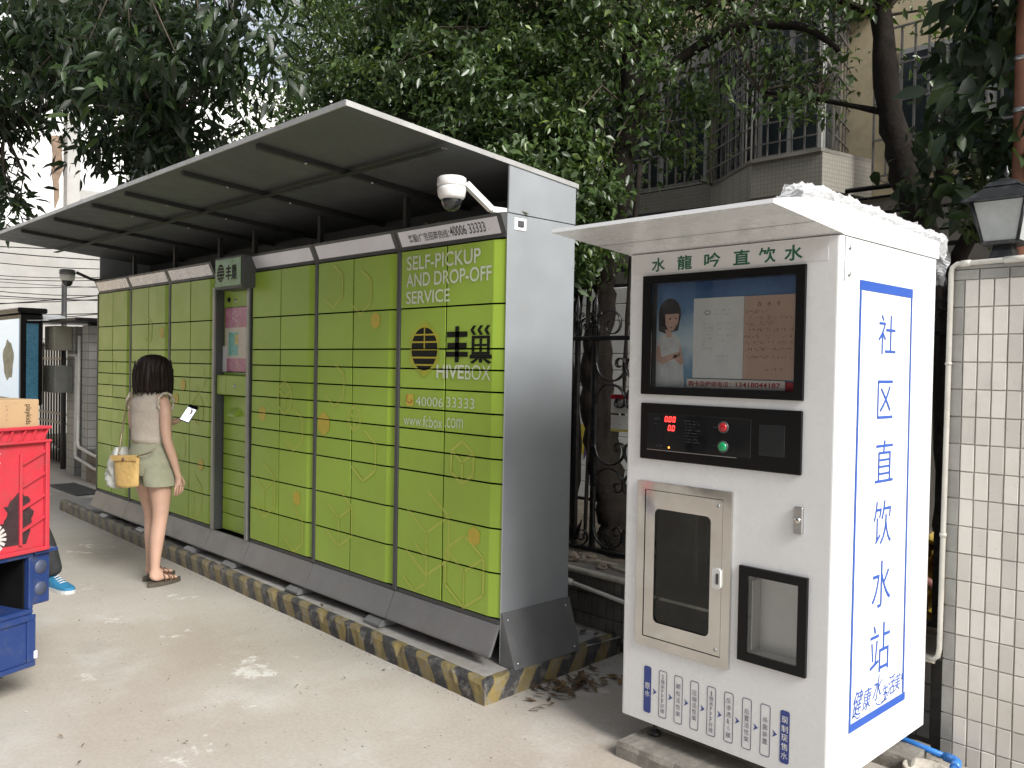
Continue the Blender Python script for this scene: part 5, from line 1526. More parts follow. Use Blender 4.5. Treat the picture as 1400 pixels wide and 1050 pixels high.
# advertising light case
ad = empty('advertising_case', (-13.4, 3.3, 0), 'black framed advertising case with a pale blue picture beyond the crates', 'advertising case')
ax0, ax1, ay0, ay1 = -14.3, -12.42, 3.12, 3.40
MB().box(ax0, ax1, ay0 + 0.02, ay1, 0.93, 2.13, bev=0.02).build('case', MT['black'], ad)
MB().box(ax0 - 0.05, ax1 + 0.05, ay0 - 0.03, ay1 + 0.04, 2.131, 2.20, bev=0.015).build('top', MT['black'], ad)


def ad_mat():
    m, nt, p = newmat('ad_picture')
    g = nt.nodes.new('ShaderNodeNewGeometry'); s = nt.nodes.new('ShaderNodeSeparateXYZ'); nt.links.new(g.outputs['Position'], s.inputs[0])
    c = mixc(nt, maprange(nt, s.outputs[2], 1.0, 2.1, 0, 1), (0.36, 0.47, 0.58), (0.52, 0.62, 0.70))
    nt.links.new(c, p.inputs['Base Color']); p.inputs['Roughness'].default_value = 0.15
    nt.links.new(c, p.inputs['Emission Color']); p.inputs['Emission Strength'].default_value = 0.45
    return m


pic = MB().box(ax0 + 0.08, ax1 - 0.08, ay0 + 0.01, ay0 + 0.0195, 1.02, 2.06).build('picture', ad_mat(), ad)
decal('picture_print', poly_mesh([[(-12.98 + 0.26 * math.cos(t) * (1 + .12 * math.sin(5 * t)), 1.52 + 0.26 * math.sin(t) * (1 + .1 * math.cos(7 * t))) for t in np.linspace(0, 6.2, 30)]], 'y', ay0 + 0.0088), mat('picture_stone', (0.20, 0.23, 0.17), 0.4, 0, 0.5, 9), pic)
MB().box(ax1, ax1 + 0.006, ay0 + 0.08, ay1 - 0.06, 1.0, 2.0).build('side_panel', mat('ad_teal', (0.06, 0.20, 0.30), 0.3, 0, 0.2, 12), ad)
for x in (ax0 + 0.2, ax1 - 0.2): MB().box(x - 0.05, x + 0.05, 3.2, 3.3, 0.0, 0.93).build('leg', MT['black'], ad)

# ================================================================== BUILDINGS
MT['cream_wall'] = mat('cream_wall', (0.50, 0.42, 0.27), 0.85, 0, 0.12, 1.5, bump=0.2, bscale=25, dirt=(0.20, 0.17, 0.12), dscale=1.4, damt=0.6)
MT['grey_tile_band'] = tiled_mat('grey_tile_band', (0.27, 0.255, 0.215), (0.19, 0.18, 0.155), (0.04, 0.04))
MT['low_wall'] = mat('low_storey', (0.19, 0.175, 0.15), 0.85, 0, 0.2, 1.2, dirt=(0.07, 0.065, 0.055), dscale=1.5, damt=0.7)  # shade on the ground storey is put into this dark grey
MT['win_frame'] = mat('window_frame', (0.30, 0.30, 0.28), 0.5, 0, 0.1, 8)
MT['win_glass'] = mat('window_glass', (0.02, 0.025, 0.028), 0.06, 0, 0.3, 2)
MT['grille'] = mat('grille_steel', (0.16, 0.15, 0.14), 0.5, 0.5, 0.3, 12)
BY = 8.3
bl = empty('apartment_building', (-3.0, 9.0, 0), 'cream apartment building with a grilled bay window behind the trees on the right', 'building')
MB().box(-9.5, 7.0, BY, 14.0, 3.25, 13.0).build('upper_wall', MT['cream_wall'], bl)
MB().box(-9.5, 7.0, BY + 0.05, 14.0, 0.0, 3.25).build('lower_wall', MT['low_wall'], bl)
MB().box(-9.5, -5.2, BY - 0.10, BY - 0.001, 3.18, 3.62, bev=0.01).build('sill_band', MT['grey_tile_band'], bl)
MB().box(-9.5, -5.2, BY - 0.10, BY - 0.001, 4.95, 5.35, bev=0.01).build('lintel_band', MT['grey_tile_band'], bl)


def flat_window(x0, x1, z0, z1, y, nmul, gr=True):
    w_ = MB().box(x0, x1, y - 0.03, y - 0.002, z0, z1).build('window', MT['win_frame'], bl)
    step = (x1 - x0) / nmul
    for k in range(nmul):
        MB().box(x0 + k * step + 0.04, x0 + (k + 1) * step - 0.04, y - 0.036, y - 0.031, z0 + 0.05, z1 - 0.05).build('pane', MT['win_glass'], w_)
    if gr:
        k = 0; b1 = None
        x = x0 - 0.1
        while x <= x1 + 0.1:
            if b1 is None:
                b1 = MB().box(x - 0.009, x + 0.009, y - 0.33, y - 0.312, z0 - 0.05, z1 + 0.1).build('grille_bar', MT['grille'], w_); bp1 = WM[b1.name].translation.copy(); xx = x
            else: share('grille_bar', b1, bp1 + Vector((x - xx, 0, 0)), w_)
            x += 0.12
        for z in np.linspace(z0 - 0.05, z1 + 0.1, 5):
            MB().box(x0 - 0.1, x1 + 0.1, y - 0.345, y - 0.331, z - 0.009, z + 0.009).build('grille_rail', MT['grille'], w_)
        for x in (x0 - 0.1, x1 + 0.1):
            MB().box(x - 0.008, x + 0.008, y - 0.33, y - 0.003, z0 - 0.05, z0 - 0.03).build('grille_bracket', MT['grille'], w_)
    return w_


flat_window(-8.6, -5.5, 3.64, 4.92, BY - 0.05, 5)
flat_window(-3.42, -2.2, 3.42, 4.6, BY, 3)
flat_window(-1.4, 0.4, 3.42, 4.9, BY, 3)
flat_window(-3.42, -2.2, 6.5, 7.9, BY, 3, False)
flat_window(-5.0, -3.8, 6.5, 7.9, BY, 3, False)
# bay window
bay = [(-5.55, BY - 0.002), (-4.53, 7.55), (-3.80, 7.55), (-3.66, BY - 0.002)]
bay2 = [(-5.42, BY - 0.002), (-4.50, 7.66), (-3.86, 7.66), (-4.02, BY - 0.002)]
bays = MB().prism(bay, 'z', 3.24, 3.58).build('bay_ledge', MT['grey_tile_band'], bl)
MB().prism([(p[0] * 1.0, p[1] - 0.03 if p[1] < 8 else p[1]) for p in bay], 'z', 3.5805, 3.615).build('bay_sill', MT['low_wall'], bl)
MB().prism(bay, 'z', 5.0, 5.3).build('bay_roof', MT['grey_tile_band'], bl)
for (p, q) in zip(bay2[:-1], bay2[1:]):
    p, q = Vector(p), Vector(q); d = q - p; L = d.length; ang = math.atan2(d.y, d.x)
    T = Matrix.Translation((p.x, p.y, 0)) @ Matrix.Rotation(ang, 4, 'Z')
    wn_ = MB(T).box(0.0, L, -0.02, 0.02, 3.616, 4.999).build('bay_window', MT['win_frame'], bl)
    nm = max(1, round(L / 0.36))
    for k in range(nm):
        a_, b_ = L * k / nm + 0.03, L * (k + 1) / nm - 0.03
        MB(T).box(a_, b_, -0.026, -0.021, 3.66, 4.45).build('pane', MT['win_glass'], wn_)
        MB(T).box(a_, b_, -0.026, -0.021, 4.5, 4.96).build('pane', MT['win_glass'], wn_)
    ng = max(2, round(L / 0.13))
    for k in range(ng + 1):
        MB(T).box(L * k / ng - 0.007, L * k / ng + 0.007, -0.105, -0.092, 3.616, 4.99).build('grille_bar', MT['grille'], wn_)
    for z in np.linspace(3.75, 4.9, 7):
        MB(T).box(0, L, -0.117, -0.106, z - 0.007, z + 0.007).build('grille_rail', MT['grille'], wn_)
# drain pipe on the right edge of the picture
mb = MB(); mb.tube([(-1.235, 4.30, 0.2), (-1.235, 4.30, 8.0)], 0.03, 12)
dp = mb.build('drain_pipe', mat('rusty_pipe', (0.20, 0.085, 0.05), 0.6, 0, 0.25, 7)); tag(dp, 'rust red upright pipe behind the lantern at the right edge', 'pipe')
for z in (2.72, 2.95): MB().lathe([(0.0305, 0), (0.038, 0.005), (0.038, 0.02), (0.0305, 0.025)], (-1.235, 4.30, z), 12).build('clamp', MT['steel_dull'], dp)

# white site hoarding seen through the fence gap
MT['hoard'] = mat('hoarding_white', (0.62, 0.62, 0.60), 0.5, 0, 0.05, 2, dirt=(0.4, 0.38, 0.34), dscale=3, damt=0.3)
ho = empty('site_hoarding', (-6.0, 6.3, 0), 'white panelled hoarding behind the tree trunk in the fence gap', 'hoarding')
for j in range(13):
    MB().box(-8.6, -4.0, 6.30, 6.33, 0.30 + j * 0.155, 0.30 + j * 0.155 + 0.149, bev=0.004).build('panel', MT['hoard'], ho)
MB().box(-8.6, -4.0, 6.335, 6.36, 0.0, 2.32).build('backing', MT['pale_back'] if 'pale_back' in MT else MT['grout_dark'], ho)
decal('poster_print', poly_mesh([[(-5.62, 0.78), (-5.54, 0.70), (-5.50, 0.98), (-5.60, 1.02)]], 'y', 6.298), MT['print_orange'], ho)
decal('poster_print', poly_mesh([[(-5.54, 0.66), (-5.46, 0.78), (-5.47, 0.98), (-5.52, 0.86)]], 'y', 6.297), mat('print_purple', (0.10, 0.05, 0.16), 0.5), ho)
# white buildings far to the left
MT['white_wall'] = mat('white_wall', (0.82, 0.82, 0.81), 0.85, 0, 0.08, 0.8, dirt=(0.6, 0.59, 0.56), dscale=1.1, damt=0.3)
MT['pale_conc'] = mat('pale_concrete', (0.36, 0.355, 0.335), 0.85, 0, 0.15, 1.2, dirt=(0.3, 0.27, 0.23), dscale=1.5, damt=0.5)
wb = empty('white_building', (-25, 8, 0), 'sunlit white building beyond the left end of the canopy', 'building')
MB().box(-32, -23.0, -3.0, 16.0, 0.0, 9.6).build('wall', MT['white_wall'], wb)
MB().box(-22.999, -22.7, 6.72, 7.02, 0.0, 9.6).build('column', MT['pale_conc'], wb)
MB().box(-22.999, -22.9, 7.02, 16.0, 5.5, 5.75).build('ledge', MT['pale_conc'], wb)
MB().prism([(6.42, 6.95), (6.72, 7.0), (6.66, 6.6), (6.70, 6.2), (6.60, 5.9), (6.62, 5.5), (6.52, 5.2), (6.50, 5.7), (6.44, 6.1), (6.47, 6.5)], 'x', -22.999, -22.94).build('stain_panel', mat('brick_patch', (0.20, 0.14, 0.10), 0.9, 0, 0.35, 6), wb)
for y0 in (1.0, 3.6, 8.2, 10.6):
    w_ = MB().box(-22.999, -22.96, y0, y0 + 1.2, 6.0, 7.4).build('window', MT['win_frame'], wb)
    MB().box(-22.959, -22.95, y0 + 0.08, y0 + 1.12, 6.08, 7.32).build('pane', MT['win_glass'], w_)
an = empty('pale_annex', (-20, 6, 0), 'low pale concrete annex with a flat roof under the overhead cables', 'building')
MB().box(-21.5, -19.0, 4.3, 9.0, 0.0, 4.0).build('wall', MT['pale_conc'], an)
MB().box(-21.6, -18.9, 4.2, 9.1, 4.001, 4.12).build('roof', MT['pale_conc'], an)
yw = empty('yellowish_house', (-24, 0, 0), 'yellowish low house wall at the far left behind the advertising case', 'building')
MB().box(-22.4, -19.5, -3.0, 4.2, 0.0, 3.4).build('wall', mat('yellow_house', (0.50, 0.42, 0.30), 0.85, 0, 0.15, 1.0), yw)
MB().prism([(-3.1, 3.4), (4.28, 3.4), (4.28, 3.52), (0.6, 3.95), (-3.1, 3.52)], 'x', -22.5, -19.3).build('roof', mat('tile_roof', (0.30, 0.20, 0.14), 0.8, 0, 0.3, 8), yw)


# overhead cables
def cable(p, q, sag, r, label, group):
    p, q = Vector(p), Vector(q)
    pts = [p.lerp(q, t) + Vector((0, 0, -sag * 4 * t * (1 - t))) for t in np.linspace(0, 1, 14)]
    o = MB().tube(pts, r, 5, cap=False).build('overhead_cable', MT['black'])
    tag(o, label, 'cable', group)


rc = random.Random(17)
for k in range(4):
    cable((-19.5, 1.0 + 0.1 * k, 3.85 + 0.06 * k), (-12.0, 9.0, 4.15 + 0.07 * k), 0.25 + 0.06 * k, 0.05 - 0.006 * k, 'thick dark cable in the bundle under the left end of the canopy', 'thick cables at the left')
for k in range(18):
    z = 2.35 + 0.085 * k + rc.uniform(-.05, .05)
    cable((-18.5 + rc.uniform(-1, 1), 1.5 + rc.uniform(-1, 1), z + rc.uniform(-.5, .5)), (-12.6 + rc.uniform(-.8, .8), 7.5 + rc.uniform(-1, 1), z + rc.uniform(-.5, .5)), rc.uniform(0.1, 0.75), rc.uniform(0.004, 0.009), 'thin wire among those crossing behind the meter boxes', 'thin wires at the left')
for k in range(9):
    z = 2.42 + 0.11 * k + rc.uniform(-.03, .03)
    cable((-7.5, 7.9, z + rc.uniform(0.0, .12)), (1.5, 7.9 + rc.uniform(-.2, .2), z + rc.uniform(-.06, .12)), rc.uniform(0.0, 0.12), rc.uniform(0.010, 0.028), 'dark cable strung along the lower storey of the cream building', 'cables along the cream building')

# unseen house added across the lane, behind the viewer, to block sky and be mirrored
ob = empty('unseen_lane_house', (-6, -12, 0), 'unseen house added across the lane to block sky light and be mirrored in the glass', 'building')
MT['lane_wall'] = mat('lane_wall', (0.30, 0.30, 0.29), 0.85, 0, 0.15, 0.7, dirt=(0.18, 0.16, 0.13), dscale=1.2, damt=0.6)
MB().box(-26, 9, -16.0, -8.5, 0.0, 9.5).build('wall', MT['lane_wall'], ob)
for x in (-22, -17.5, -13, -8.5, -4, 0.5, 5):
    for z in (1.1, 4.0, 6.9):
        w_ = MB().box(x, x + 2.0, -8.499, -8.46, z, z + 1.5).build('window', MT['win_frame'], ob)
        MB().box(x + 0.08, x + 1.92, -8.459, -8.45, z + 0.08, z + 1.42).build('pane', MT['win_glass'], w_)

# ================================================================== TREES
def leaf_material(name, c0, c1, c2, rough, trans):
    m, nt, p = newmat(name)
    at = nt.nodes.new('ShaderNodeAttribute'); at.attribute_name = 'tint'
    cr = nt.nodes.new('ShaderNodeValToRGB'); e = cr.color_ramp.elements
    e[0].position = 0.0; e[0].color = (*c0, 1); e[1].position = 1.0; e[1].color = (*c2, 1)
    n = e.new(0.72); n.color = (*c1, 1)
    nt.links.new(at.outputs['Fac'], cr.inputs[0]); nt.links.new(cr.outputs[0], p.inputs['Base Color'])
    p.inputs['Roughness'].default_value = rough
    p.inputs['Specular IOR Level'].default_value = 0.55
    tr = nt.nodes.new('ShaderNodeBsdfTranslucent')
    nt.links.new(mixc(nt, 1.0, cr.outputs[0], (1.6, 1.9, 0.7), 'MULTIPLY'), tr.inputs[0])
    mx = nt.nodes.new('ShaderNodeMixShader'); mx.inputs[0].default_value = trans
    nt.links.new(p.outputs[0], mx.inputs[1]); nt.links.new(tr.outputs[0], mx.inputs[2])
    nt.links.new(mx.outputs[0], nt.nodes['Material Output'].inputs[0])
    return m


MT['leaf_fig'] = leaf_material('fig_leaf', (0.026, 0.046, 0.016), (0.075, 0.120, 0.036), (0.22, 0.29, 0.075), 0.34, 0.22)
MT['leaf_mango'] = leaf_material('broad_leaf', (0.010, 0.019, 0.007), (0.022, 0.043, 0.013), (0.075, 0.12, 0.03), 0.46, 0.22)
MT['bark'] = mat('bark', (0.016, 0.0125, 0.010), 0.9, 0, 0.4, 9, bump=1.0, bscale=22, dirt=(0.035, 0.030, 0.025), dscale=5, damt=0.5, spec=0.2)


MT['twig'] = mat('twig_bark', (0.075, 0.058, 0.042), 0.85, 0, 0.3, 14)


def unit(a):
    return a / np.maximum(np.linalg.norm(a, axis=1, keepdims=True), 1e-9)


def leaf_cloud(name, ells, per, size, aspect, spread_, material, parent, seed, big=False, down=0.55, thin=0.0):
    """ells = (centre, radii, clusters); leaves sit in flattened sprays around cluster centres"""
    g = np.random.default_rng(seed)
    C = []
    for c, r, n in ells:
        d = unit(g.normal(size=(n, 3)))
        rad = g.random(n) ** 0.45
        pts = np.array(c) + d * rad[:, None] * np.array(r)
        C.append(pts)
    C = np.concatenate(C)
    N = len(C) * per
    sp = np.repeat(unit(g.normal(size=(len(C), 3)) * [1, 1, 0.5]), per, axis=0)          # spray direction of each cluster
    c = np.repeat(C, per, axis=0)
    t = g.random((N, 1)) * 1.6 - 0.5
    pos = c + sp * t * spread_ + g.normal(size=(N, 3)) * spread_ * [0.45, 0.45, 0.32]
    ax = unit(sp * 0.7 + g.normal(size=(N, 3)) * 0.65 + np.array([0, 0, -down]))
    nm = g.normal(size=(N, 3)) * 0.55 + np.array([0.25, -0.15, 0.8])
    nm = unit(nm - ax * np.sum(nm * ax, axis=1, keepdims=True))
    bt = np.cross(ax, nm)
    L = size * (0.40 + 1.0 * g.random((N, 1)) ** 1.3); W = L * aspect
    if not big:
        fold = W * 0.16
        V = np.stack([pos, pos + ax * L * 0.42 + bt * W / 2 + nm * fold, pos + ax * L - nm * L * 0.10, pos + ax * L * 0.42 - bt * W / 2 + nm * fold], 1).reshape(-1, 3)
        b = np.arange(N)[:, None] * 4
        Fc = np.concatenate([b + [0, 1, 2], b + [0, 2, 3]], 1).reshape(-1, 3)
        k = 4
    else:
        fold = W * 0.13; dr = nm * L
        mid = lambda u, q: pos + ax * L * u - dr * q
        V = np.stack([pos, mid(.3, .02) + bt * W * .46 + nm * fold, mid(.62, .06) + bt * W * .42 + nm * fold, mid(1.0, .2), mid(.62, .06) - bt * W * .42 + nm * fold, mid(.3, .02) - bt * W * .46 + nm * fold, mid(.3, .02), mid(.62, .06)], 1).reshape(-1, 3)
        b = np.arange(N)[:, None] * 8
        Fc = np.concatenate([b + [0, 1, 6], b + [1, 2, 7], b + [1, 7, 6], b + [2, 3, 7], b + [0, 6, 5], b + [5, 6, 7], b + [5, 7, 4], b + [4, 7, 3]], 1).reshape(-1, 3)
        k = 8
    me = bpy.data.meshes.new(name)
    me.vertices.add(len(V)); me.vertices.foreach_set('co', V.astype(np.float32).ravel())
    me.loops.add(len(Fc) * 3); me.loops.foreach_set('vertex_index', Fc.astype(np.int32).ravel())
    me.polygons.add(len(Fc)); me.polygons.foreach_set('loop_start', (np.arange(len(Fc)) * 3).astype(np.int32))
    me.update(calc_edges=True); me.validate()
    cl = np.repeat(g.random(len(C)), per)
    tint = np.clip(0.45 * cl + 0.5 * g.random(N) ** 1.5 + (g.random(N) > 0.985) * 0.5, 0, 1)
    at = me.attributes.new('tint', 'FLOAT', 'POINT'); at.data.foreach_set('value', np.repeat(tint, k).astype(np.float32))
    o = link_mesh(name, me, material, parent)
    o['kind'] = 'stuff'
    return o, C


def trunk_pts(pts, n=6):
    """smooth a polyline with Catmull-Rom"""
    P = [Vector(p) for p in pts]; out = []
    for i in range(len(P) - 1):
        p0, p1, p2, p3 = P[max(i - 1, 0)], P[i], P[i + 1], P[min(i + 2, len(P) - 1)]
        for k in range(n):
            t = k / n
            out.append(0.5 * ((2 * p1) + (p2 - p0) * t + (2 * p0 - 5 * p1 + 4 * p2 - p3) * t * t + (-p0 + 3 * p1 - 3 * p2 + p3) * t ** 3))
    out.append(P[-1])
    return out


def limb(name, pts, r0, r1, parent, n=9, rough=0.12, seed=0, radii=None):
    P = trunk_pts(pts); g = random.Random(seed)
    rs = [np.interp(i / 6, range(len(radii)), radii) * (1 + g.uniform(-rough, rough)) for i in range(len(P))] if radii else [(r0 + (r1 - r0) * i / (len(P) - 1)) * (1 + g.uniform(-rough, rough)) for i in range(len(P))]
    P = [p + Vector((g.uniform(-1, 1), g.uniform(-1, 1), 0)) * r0 * 0.10 for p in P]
    return MB().tube(P, rs, n).build(name, MT['bark'], parent)


def twigs(C, hubs, n, parent, seed, r=0.006):
    g = random.Random(seed); mb = MB()
    H = [Vector(h) for h in hubs]
    for _ in range(n):
        c = Vector(C[g.randrange(len(C))]); h = min(H, key=lambda q: (q - c).length)
        mid = h.lerp(c, 0.55) + Vector((g.uniform(-.15, .15), g.uniform(-.15, .15), g.uniform(0, .2)))
        mb.tube([h, mid, c], [r * 2.2, r * 1.3, r * 0.5], 4, cap=False)
    o = mb.build('twigs', MT['twig'], parent); o['kind'] = 'stuff'


# ---- fig tree behind the near end of the locker
fig = empty('fig_tree', (-3.84, 4.6, 0.3), 'fig tree with small leaves and a dark leaning trunk behind the near locker end', 'tree')
limb('trunk', [(-3.68, 4.6, 0.2), (-3.735, 4.6, 0.48), (-3.84, 4.6, 0.83), (-3.92, 4.6, 1.28), (-3.935, 4.6, 1.67), (-3.88, 4.6, 2.06), (-3.84, 4.6, 2.32), (-3.80, 4.62, 2.7), (-3.74, 4.65, 3.3), (-3.70, 4.7, 4.3), (-3.5, 4.8, 6.0)], 0.15, 0.06, fig, 12, 0.06, 1, radii=[0.14, 0.12, 0.12, 0.125, 0.105, 0.075, 0.07, 0.085, 0.08, 0.07, 0.05])
limb('limb', [(-4.35, 4.75, 0.25), (-4.25, 4.7, 1.0), (-4.32, 4.68, 1.7), (-4.2, 4.66, 2.1), (-3.86, 4.62, 2.5)], 0.07, 0.06, fig, seed=2)
limb('limb', [(-3.80, 4.62, 2.7), (-4.6, 4.75, 3.25), (-5.5, 4.9, 3.9), (-6.4, 5.0, 4.8), (-7.2, 5.0, 5.8)], 0.10, 0.04, fig, seed=3)
limb('limb', [(-5.5, 4.9, 3.9), (-5.0, 4.7, 4.6), (-4.7, 4.6, 5.6)], 0.055, 0.025, fig, seed=4)
limb('limb', [(-4.6, 4.75, 3.25), (-5.2, 4.5, 3.3), (-5.7, 4.4, 3.15)], 0.04, 0.018, fig, seed=5)
limb('limb', [(-3.72, 4.65, 3.4), (-3.2, 4.9, 3.75), (-2.7, 5.0, 3.7), (-2.45, 5.05, 3.5)], 0.045, 0.015, fig, seed=6)
for k, (x, y, z0, z1) in enumerate(((-3.98, 4.52, 1.2, 3.0), (-3.93, 4.50, 0.4, 2.5), (-4.12, 4.58, 0.9, 3.1), (-4.45, 4.7, 1.7, 3.2), (-3.62, 4.5, 1.2, 2.9))):
    limb('aerial_root', [(x, y, z0), (x + 0.03, y, (z0 + z1) / 2), (x + 0.06, y + 0.05, z1)], 0.012, 0.018, fig, 6, 0.3, 20 + k)
ELL = [((-6.1, 4.7, 4.2), (1.0, 0.8, 0.75), 250), ((-5.2, 4.6, 3.75), (0.9, 0.7, 0.65), 230), ((-4.55, 4.45, 3.35), (0.7, 0.6, 0.6), 170), ((-4.15, 4.35, 2.85), (0.5, 0.5, 0.5), 110), ((-3.85, 4.25, 2.50), (0.28, 0.35, 0.42), 50),
       ((-4.6, 4.9, 4.3), (1.1, 0.8, 0.8), 230), ((-5.6, 5.0, 5.0), (1.3, 0.9, 0.9), 260), ((-7.2, 4.9, 4.9), (1.2, 0.9, 0.9), 150), ((-6.9, 4.6, 3.9), (0.9, 0.7, 0.7), 180), ((-3.7, 4.6, 3.9), (0.6, 0.6, 0.6), 60), ((-8.2, 5.2, 5.4), (1.2, 0.9, 0.9), 90), ((-4.6, 4.9, 5.4), (1.2, 0.9, 0.9), 170), ((-3.5, 4.8, 3.25), (0.4, 0.4, 0.4), 26), ((-5.9, 5.0, 3.4), (1.4, 0.6, 0.7), 150)]
o_, C_ = leaf_cloud('crown', ELL, 48, 0.064, 0.50, 0.15, MT['leaf_fig'], fig, 3)
twigs(C_, [(-4.6, 4.75, 3.25), (-5.5, 4.9, 3.9), (-6.4, 5.0, 4.8), (-3.72, 4.65, 3.3), (-3.7, 4.7, 4.3), (-5.0, 4.7, 4.6), (-7.2, 5.0, 5.8), (-4.2, 4.6, 3.6), (-5.0, 4.6, 4.2), (-5.9, 4.7, 3.6), (-4.4, 4.5, 3.0)], 300, fig, 5, 0.0045)

# ---- slim tree right of it, in front of the cream building
sl_ = empty('slender_tree', (-1.7, 5.2, 0.3), 'slender dark-trunked tree leaning in front of the cream building', 'tree')
limb('trunk', [(-1.75, 5.2, 0.2), (-1.80, 5.2, 1.3), (-1.95, 5.2, 2.2), (-2.08, 5.2, 2.65), (-2.19, 5.2, 3.1), (-2.27, 5.2, 3.7), (-2.34, 5.2, 4.6), (-2.45, 5.25, 6.2)], 0.105, 0.05, sl_, 12, seed=9)
limb('limb', [(-1.86, 5.2, 2.0), (-1.70, 5.15, 2.35), (-1.45, 5.1, 2.6), (-1.2, 5.05, 2.9)], 0.05, 0.018, sl_, seed=10)
limb('limb', [(-2.0, 5.2, 2.35), (-1.86, 5.1, 2.7), (-1.78, 5.0, 3.1), (-1.6, 4.9, 3.6)], 0.04, 0.015, sl_, seed=11)
limb('limb', [(-2.19, 5.2, 3.1), (-2.6, 5.1, 3.25), (-2.95, 5.0, 3.35)], 0.022, 0.008, sl_, 7, seed=12)
limb('limb', [(-2.27, 5.2, 3.7), (-2.8, 5.1, 4.0), (-3.3, 5.0, 4.0)], 0.025, 0.008, sl_, 7, seed=13)
ELL2 = [((-3.0, 5.1, 3.85), (0.75, 0.6, 0.40), 44), ((-2.75, 5.1, 4.3), (0.9, 0.7, 0.4), 70), ((-2.85, 5.1, 3.35), (0.40, 0.4, 0.25), 26), ((-2.1, 5.1, 3.75), (0.4, 0.4, 0.35), 12), ((-2.0, 5.2, 4.5), (0.8, 0.7, 0.5), 46), ((-3.6, 5.4, 4.4), (0.8, 0.7, 0.5), 60), ((-1.55, 4.9, 2.55), (0.35, 0.3, 0.3), 20)]
o_, C_ = leaf_cloud('crown', ELL2, 26, 0.066, 0.45, 0.15, MT['leaf_fig'], sl_, 12)
twigs(C_, [(-2.6, 5.1, 3.25), (-2.95, 5.0, 3.35), (-2.8, 5.1, 4.0), (-3.3, 5.0, 4.0), (-2.27, 5.2, 3.7), (-1.45, 5.1, 2.6)], 150, sl_, 6, 0.005)

# ---- big dark leaves at the top right corner
bt_ = empty('broadleaf_tree', (-0.6, 4.6, 0.3), 'broad-leaved tree with large dark leaves hanging into the top right corner', 'tree')
limb('trunk', [(-0.6, 4.7, 0.2), (-0.62, 4.7, 2.0), (-0.8, 4.65, 3.4), (-0.9, 4.6, 5.0)], 0.10, 0.05, bt_, seed=30)
limb('limb', [(-0.72, 4.66, 2.8), (-1.05, 4.5, 3.15), (-1.5, 4.4, 3.25)], 0.035, 0.012, bt_, seed=31)
limb('limb', [(-0.66, 4.66, 2.2), (-1.05, 4.5, 2.55), (-1.55, 4.4, 2.65)], 0.03, 0.010, bt_, seed=32)
ELL3 = [((-1.58, 4.7, 3.2), (0.16, 0.2, 0.40), 16), ((-1.22, 4.45, 3.25), (0.42, 0.4, 0.42), 62), ((-1.5, 4.4, 2.72), (0.30, 0.25, 0.2), 15), ((-0.9, 4.5, 3.6), (0.8, 0.6, 0.5), 60), ((1.0, 4.9, 3.7), (1.5, 0.7, 0.9), 170), ((2.6, 5.0, 4.6), (1.6, 0.8, 0.9), 150), ((-1.15, 4.4, 2.62), (0.28, 0.3, 0.2), 16), ((-1.62, 4.4, 2.38), (0.2, 0.2, 0.2), 8)]  # two far right clusters are out of view, added to shade the corner leaves
leaf_cloud('crown', ELL3, 11, 0.125, 0.46, 0.14, MT['leaf_mango'], bt_, 22, True, 0.8)

# ---- large-leaved tree over the left half of the canopy
mg = empty('mango_tree', (-9.8, 4.4, 0.3), 'large tree with long dark leaves overhanging the left end of the canopy', 'tree')
limb('trunk', [(-9.8, 4.4, 0.2), (-9.75, 4.35, 1.8), (-9.5, 4.1, 3.0), (-9.2, 3.8, 4.2), (-9.0, 3.4, 5.4)], 0.16, 0.08, mg, 12, seed=40)
limb('limb', [(-9.5, 4.1, 3.0), (-8.8, 3.5, 3.9), (-8.0, 3.0, 4.5), (-7.0, 2.6, 4.9)], 0.08, 0.03, mg, seed=41)
limb('limb', [(-9.2, 3.8, 4.2), (-9.8, 3.0, 4.3), (-10.6, 2.5, 4.0), (-11.2, 2.3, 3.7)], 0.06, 0.02, mg, seed=42)
limb('limb', [(-8.8, 3.5, 3.9), (-8.2, 3.2, 3.8), (-7.6, 3.0, 3.6)], 0.04, 0.015, mg, seed=43)
ELL4 = [((-9.6, 2.7, 4.9), (1.2, 0.9, 0.5), 120), ((-8.3, 3.0, 4.25), (1.1, 0.9, 0.6), 150), ((-7.2, 2.9, 4.0), (0.9, 0.8, 0.6), 105), ((-7.7, 3.1, 3.55), (0.7, 0.6, 0.35), 70), ((-6.4, 3.0, 4.1), (0.8, 0.8, 0.6), 62), ((-9.6, 2.7, 4.6), (1.0, 0.9, 0.6), 150), ((-10.6, 2.5, 4.35), (0.8, 0.7, 0.55), 90), ((-11.0, 2.45, 3.75), (0.5, 0.4, 0.55), 50), ((-7.5, 2.8, 4.9), (1.8, 1.2, 0.6), 110), ((-9.8, 2.8, 5.3), (1.6, 1.2, 0.6), 80), ((-10.55, 2.5, 3.25), (0.22, 0.25, 0.35), 16), ((-9.0, 3.0, 3.65), (0.45, 0.45, 0.35), 34), ((-8.4, 3.5, 3.2), (0.35, 0.35, 0.35), 24)]
o_, C_ = leaf_cloud('crown', ELL4, 13, 0.15, 0.30, 0.17, MT['leaf_mango'], mg, 33, True, 0.75)
twigs(C_, [(-8.8, 3.5, 3.9), (-8.0, 3.0, 4.5), (-7.0, 2.6, 4.9), (-9.8, 3.0, 4.3), (-10.6, 2.5, 4.0), (-9.2, 3.8, 4.2), (-7.6, 3.0, 3.6)], 200, mg, 7, 0.007)
